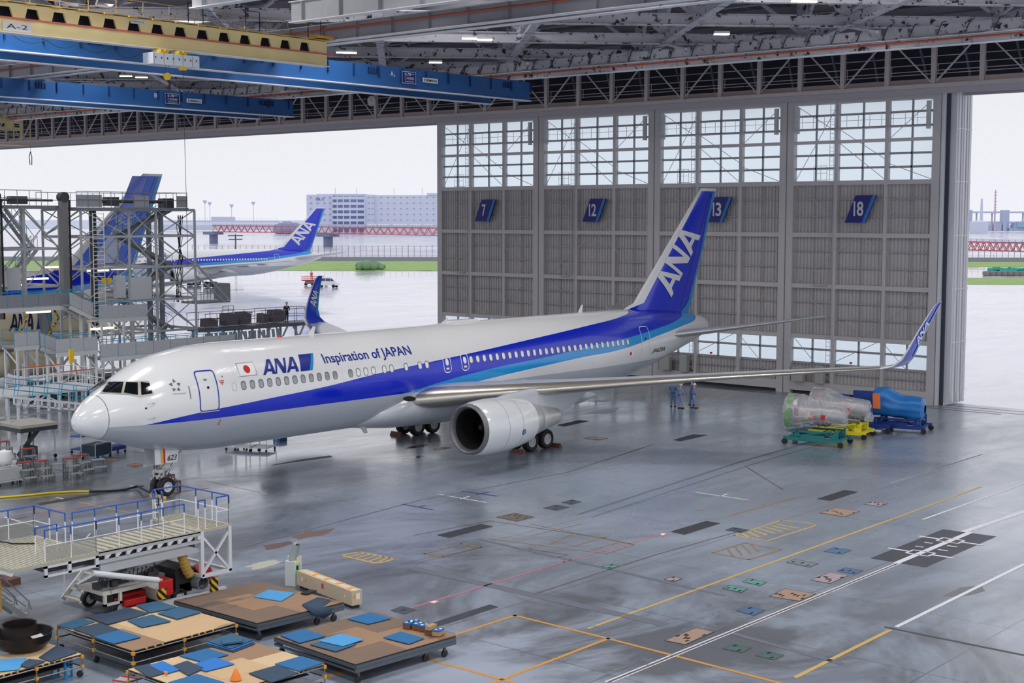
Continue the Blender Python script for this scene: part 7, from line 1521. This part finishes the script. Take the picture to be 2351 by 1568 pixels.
def engine(loc, rz, lab, cols):
    t = empty('jet_engine', loc, rz, lab, 'jet engine')
    MB().lathe([(1.18, -2.1), (1.28, -2.1), (1.3, -1.9), (1.3, -1.2), (1.22, -1.15), (1.0, -1.1)], (0, 0, 0), 'X', 36).build('fan_case', mat('fan_case_%s' % cols, (110, 96, 92) if cols == 'a' else (120, 100, 100), .5, .3, var=.3, vs=2), t, smooth=40)
    MB().lathe([(1.05, -1.15), (.75, -.8), (.62, -.3), (.66, .3), (.6, .9), (.56, 1.4), (.45, 1.9), (.0, 2.0)], (0, 0, 0), 'X', 28).build('core', mat('engine_core', (160, 156, 156), .4, .5, var=.25, vs=3), t, smooth=40)
    mb = MB(); rnd = random.Random(len(lab))
    for k in range(18):
        a = rnd.uniform(-2.6, .6); x = rnd.uniform(-.9, 1.0); r = .68; mb.pipe([(x, r*math.cos(a), r*math.sin(a)), (x+.3, (r+.1)*math.cos(a+.2), (r+.1)*math.sin(a+.2)), (x+.7, r*math.cos(a+.1), r*math.sin(a+.1))], .05, 6)
    mb.build('pipework', mat('pipework_dark', (60, 56, 60), .4, .4), t)
    for x, c in ((-.1, RED), (.6, RED), (-.6, YELLOW)): MB().obox((x, -.72, -.1), .3, .2, .35).build('blanking_cover', c, t)
    MB().lathe([(1.22, -2.12), (1.2, -2.12), (.3, -1.95), (0, -1.9)], (0, 0, 0), 'X', 30).build('fan_face', BLACK, t)
    t.scale = (.86, .86, .86); return t
def wrap(loc, rz, lab, m, prof, name='plastic_cover', amp=.06, low=-1.0):
    rnd = random.Random(len(lab)); mb = MB(); rings = []; n = 44
    for i in range(len(prof)*3-2):
        k, f = divmod(i, 3); f /= 3; r0, x0, z0 = prof[k]; r1, x1, z1 = prof[min(k+1, len(prof)-1)]; r = r0+(r1-r0)*f; x = x0+(x1-x0)*f; zc = z0+(z1-z0)*f; ring = []
        for j in range(n):
            a = 2*PI*j/n; rr = r*(1+amp*math.sin(a*7+i*.35)*math.sin(a*3-i*.2)); ca2, sa2 = math.cos(a), math.sin(a); q_ = (abs(ca2)**3+abs(sa2)**3)**(-1/3) if m is TARP else 1; rr *= q_*(.92 if m is TARP else 1); z = zc+rr*sa2; y = rr*ca2
            if m is TARP and z < low+.0: z = low+rnd.uniform(-.03, .03)
            ring.append((x, y, z))
        rings.append(ring)
    mb.loft(rings, False); o = mb.build(name, m, smooth=60); o.location = loc; o.rotation_euler = (0, 0, rz); o.scale = (.86,)*3 if m is PLAS else (1, 1, 1); return tag(o, lab, 'cover')
WPF = [(.6, -2.2, 0), (1.36, -2.14, 0), (1.38, -1.5, 0), (1.36, -1.1, 0), (1.1, -.6, .05), (.86, 0, .0), (.8, .8, 0), (.78, 1.4, -.05), (.7, 2.0, -.1), (.3, 2.2, -.1)]
GRN = mat('stand_teal', (32, 120, 122), .45, var=.15); YLS = mat('stand_yellow', (222, 210, 40), .45, var=.1); BLS = mat('stand_blue', (16, 52, 130), .45, var=.12)
E1, E2, E3 = (16.6, 40.8, 0), (16.2, 44.6, 0), (17.6, 49.2, 0); r1 = .2
engine_stand(E1, r1, GRN, 'teal wheeled engine stand, nearest the camera'); engine(Vector(E1)+Vector((0, 0, 1.8)), r1, 'jet engine under clear plastic on the teal stand', 'a'); wrap(Vector(E1)+Vector((0, 0, 1.8)), r1, 'clear plastic sheet wrapped round the engine on the teal stand', PLAS, WPF)
o = MB().lathe([(1.4, -2.12), (1.41, -2.1), (1.41, -1.2), (1.4, -1.18)], (0, 0, 0), 'X', 36).build('green_tape_band', mat('tape_green', (120, 200, 110), .3, alpha=.45)); bpy.data.objects.remove(o); MB().lathe([(1.39, -2.0), (1.395, -1.55)], (0, 0, 0), 'X', 36).build('green_tape_band', mat('tape_green', (120, 190, 110), .3, alpha=.25), [q_ for q_ in bpy.data.objects if q_.name == 'plastic_cover'][0])
engine_stand(E2, r1, YLS, 'yellow wheeled engine stand behind the teal one'); engine(Vector(E2)+Vector((0, 0, 1.8)), r1, 'jet engine under clear plastic on the yellow stand', 'b'); wrap(Vector(E2)+Vector((0, 0, 1.8)), r1, 'clear plastic sheet wrapped round the engine on the yellow stand', PLAS, WPF)
engine_stand((17.9, 49.2, 0), r1, BLS, 'dark blue engine stand carrying the blue tarpaulin bundle', 4.4, 2.2)
wrap((17.6, 49.6, 1.45), r1, 'blue tarpaulin bundle covering an engine on the dark blue stand', TARP, [(.2, -1.6, .2), (.95, -1.45, .3), (1.0, -.7, .35), (.9, -.2, .15), (.75, .3, .05), (.78, 1.0, 0), (.8, 1.6, -.05), (.3, 1.75, -.05)], 'tarpaulin_cover', .07, -.8)
ts = empty('engine_lift_frame', (15.6, 46.9, 0), r1, 'dark blue lifting frame with upright perforated panels between yellow stand and tarpaulin', 'frame')
for x in (-1.4, .2):
    mb = MB().box(x, x+1.3, -.1, .1, 1.1+(.2 if x > 0 else 0), 2.35+(.3 if x > 0 else 0)); mb.build('upright_panel', BLS, ts)
    mb = MB()
    for q in range(4):
        for r_ in range(3): mb.lathe([(0, -.12), (.06, -.12)], (x+.22+q*.28, 0, 1.5+r_*.33), 'Y', 8)
    mb.build('panel_hole', DARK, ts)
MB().box(-1.9, 2.6, -.35, -.15, .35, .6).box(-1.9, 2.6, .35, .55, .35, .6).bar((-.8, 0, .5), (-.8, 0, 1.2), .2).bar((.8, 0, .5), (.8, 0, 1.4), .2).box(-1.9, 2.2, -.6, -.5, .3, .36).build('base_beam', BLS, ts)
MB().box(-2, 2.2, -.85, -.6, .2, .3).bar((-1.8, -.7, .3), (0, -.7, .7), .08).bar((0, -.7, .7), (1.8, -.7, .3), .08).build('white_truss_arm', DKW, ts)
mb = MB().prism([(1.55, -.3, 1.6), (2.0, -.3, 1.6), (1.95, -.3, 2.55), (1.5, -.3, 2.55)], (0, .12, 0)); mb.build('orange_cloth', mat('cloth_orange', (214, 110, 56), .8), ts)
for x in (-1.8, 2.5):
    for y in (-.3, .5): MB().lathe([(0, -.06), (.18, -.07), (.18, .07), (0, .06)], (x, y, .18), 'Y', 14).build('caster', BLACK, ts)
# ------------------------------------------------------------------ people
def skin_mesh(name, V, E, Rr, m, par, sub=1, root=0):
    me = bpy.data.meshes.new(name); me.from_pydata(V, E, []); o = bpy.data.objects.new(name, me); COL.objects.link(o); o.parent = par
    me.materials.append(m); sk = o.modifiers.new('skin', 'SKIN'); sk.use_smooth_shade = True
    for i, r_ in enumerate(Rr): d = me.skin_vertices[0].data[i]; d.radius = (r_, r_) if not isinstance(r_, tuple) else r_; d.use_root = (i == root)
    s_ = o.modifiers.new('sub', 'SUBSURF'); s_.levels = sub; s_.render_levels = sub; return o
SKIN = mat('skin', (206, 160, 134), .6); HAIR = mat('hair_black', (30, 26, 26), .7); SHOE = mat('shoe_black', (36, 36, 40), .6)
def person(loc, rz, lab, cloth, helmet=(236, 238, 240), armL=((.27, .02, 1.15), (.25, .12, .92)), armR=((-.27, .02, 1.15), (-.25, .12, .92)), stride=.08, lean=0., h=1.0, belt=None, headf=.0):
    t = empty('person', loc, rz, lab, 'person'); t.scale = (h, h, h); ln = lambda z: lean*(z-.95)
    P = lambda x, y, z: (x, y+ln(z) if z > .95 else y, z)
    V = [P(0, 0, .98), P(0, 0, 1.15), P(0, 0, 1.35), P(0, 0, 1.48), P(0, .015+headf*.4, 1.57), P(0, .03+headf, 1.66), P(0, .02+headf, 1.75), P(0, .11+headf, 1.655)]; Rr = [.13, .12, (.14, .11), .06, .06, .095, .075, .02]; E = [(0, 1), (1, 2), (2, 3), (3, 4), (4, 5), (5, 6), (5, 7)]
    cV = [P(0, 0, .97), P(0, 0, 1.15), P(0, 0, 1.34), P(0, 0, 1.46)]; cR = [(.165, .13), (.155, .125), (.18, .135), .075]; cE = [(0, 1), (1, 2), (2, 3)]
    for sg, (el, wr) in ((1, armL), (-1, armR)):
        i = len(V); el = P(*el); wr = P(*wr); d = (Vector(wr)-Vector(el)).normalized(); hd_ = Vector(wr)+d*.07; V += [P(sg*.17, 0, 1.43), el, wr, tuple(hd_)]; Rr += [.06, .042, .028, .036]; E += [(2, i), (i, i+1), (i+1, i+2), (i+2, i+3)]
        sd = Vector((0, 1, 0)) if abs(d.y) < .8 else Vector((1, 0, 0)); nn = d.cross(sd).normalized()
        for q in range(4):
            j = len(V); b_ = hd_+sd*(.028-.018*q)+d*.02; L_ = (.035, .045, .04, .03)[q]; m_ = b_+d*L_; V += [tuple(b_), tuple(m_), tuple(m_+d*L_*.7+nn*(-.012*sg))]; Rr += [.009, .009, .008]; E += [(i+3, j), (j, j+1), (j+1, j+2)]
        j = len(V); b_ = hd_-d*.03+sd*.035; V += [tuple(b_), tuple(b_+sd*.02+d*.035)]; Rr += [.011, .009]; E += [(i+3, j), (j, j+1)]
        k = len(cV); wr2 = Vector(wr)-d*.02; cV += [P(sg*.19, 0, 1.42), el, tuple(wr2)]; cR += [.075, .058, .045]; cE += [(2, k), (k, k+1), (k+1, k+2)]
        y_ = stride*sg; i = len(V); V += [(sg*.1, 0, .9), (sg*.11, y_*.5+.02, .5), (sg*.12, y_, .1), (sg*.12, y_+.12, .05)]; Rr += [.085, .055, .04, .035]; E += [(0, i), (i, i+1), (i+1, i+2), (i+2, i+3)]
        k = len(cV); cV += [(sg*.1, 0, .88), (sg*.11, y_*.5+.02, .5), (sg*.12, y_, .12)]; cR += [.115, .08, .068]; cE += [(0, k), (k, k+1), (k+1, k+2)]
        MB().loft([[Vector((sg*.12+a*w_, y_+b_, z)) for a, b_ in ((-1, -.08), (1, -.08), (1, .1), (.7, .2), (-.7, .2), (-1, .1))] for z, w_ in ((0, .05), (.06, .05), (.09, .035))]).build('shoe', SHOE, t, bevel=.01)
    skin_mesh('body', V, E, Rr, SKIN, t); skin_mesh('coverall', cV, cE, cR, cloth, t)
    hz = P(0, .03+headf, 1.7)
    if helmet: MB().lathe([(0, .16), (.06, .15), (.11, .09), (.125, .02), (.14, 0), (.12, -.005)], (hz[0], hz[1]-.01, hz[2]), 'Z', 20).build('helmet', mat('helmet_%d' % helmet[0], helmet, .3), t, smooth=50)
    else: MB().lathe([(0, .12), (.07, .1), (.1, .03), (.1, -.04)], (hz[0], hz[1]-.02, hz[2]), 'Z', 18).build('hair', HAIR, t, smooth=50)
    for sg in (-1, 1): MB().tube((sg*.035, hz[1]+.08, hz[2]-.03), (sg*.035, hz[1]+.095, hz[2]-.03), .012, 6).build('eye', DARK, t)
    if belt: MB().lathe([(.172, .98), (.175, 1.03)], (0, 0, 0), 'Z', 20).build('safety_belt', mat('belt_colour', belt, .6), t)
    return t
CVA = mat('coverall_blue', (84, 112, 160), .8, var=.06); CVB = mat('coverall_pale', (128, 152, 196), .8, var=.06); NAVY = mat('jacket_navy', (34, 40, 62), .8)
def gp(u, v): p = at(u, v, z=0); return (p.x, p.y, 0)
person(gp(1545, 934), .3, 'person in darker blue coverall, arms folded, leftmost of the group under the wing', CVA, (120, 120, 124), ((.26, .06, 1.2), (.06, .24, 1.2)), ((-.26, .06, 1.2), (-.06, .24, 1.22)), .06, 0, 1.03, (40, 50, 80))
person(gp(1562, 938), -.35, 'person in pale blue coverall and white helmet, hands on hips, second from left', CVB, (236, 238, 240), ((.34, -.02, 1.18), (.19, .08, 1.02)), ((-.34, -.02, 1.18), (-.19, .08, 1.02)), .05, 0, 1.0, (70, 90, 140))
person(gp(1592, 937), -.9, 'person in pale blue coverall and white helmet, one foot forward, front of the right pair', CVB, (236, 238, 240), ((.27, .04, 1.17), (.16, .22, 1.05)), ((-.27, -.02, 1.15), (-.26, .08, .92)), .14, .06, .99, (220, 190, 60))
person(gp(1587.5, 930), -.6, 'person in blue coverall mostly hidden behind the front worker of the right pair', CVA, (238, 238, 240), ((.27, .02, 1.15), (.25, .12, .92)), ((-.27, .02, 1.15), (-.25, .12, .92)), .07, 0, 1.03)
wp = at(658, 744, x=-43.2)
person((wp.x, wp.y, 3.98), -2.1, 'person in dark clothes with grey cap looking down on the tail dock', NAVY, (176, 178, 186), ((.26, .1, 1.2), (.2, .34, 1.1)), ((-.26, .1, 1.2), (-.2, .34, 1.1)), .1, .15, 1.02, None, .06)
tp = tk.location+Vector((DV.x, DV.y, 0))*-.2
person((tp.x, tp.y, 1.09), -2.4, 'person in orange-red suit standing on the red truck platform', mat('suit_orange', (226, 84, 52), .8), (226, 96, 60), stride=.06)
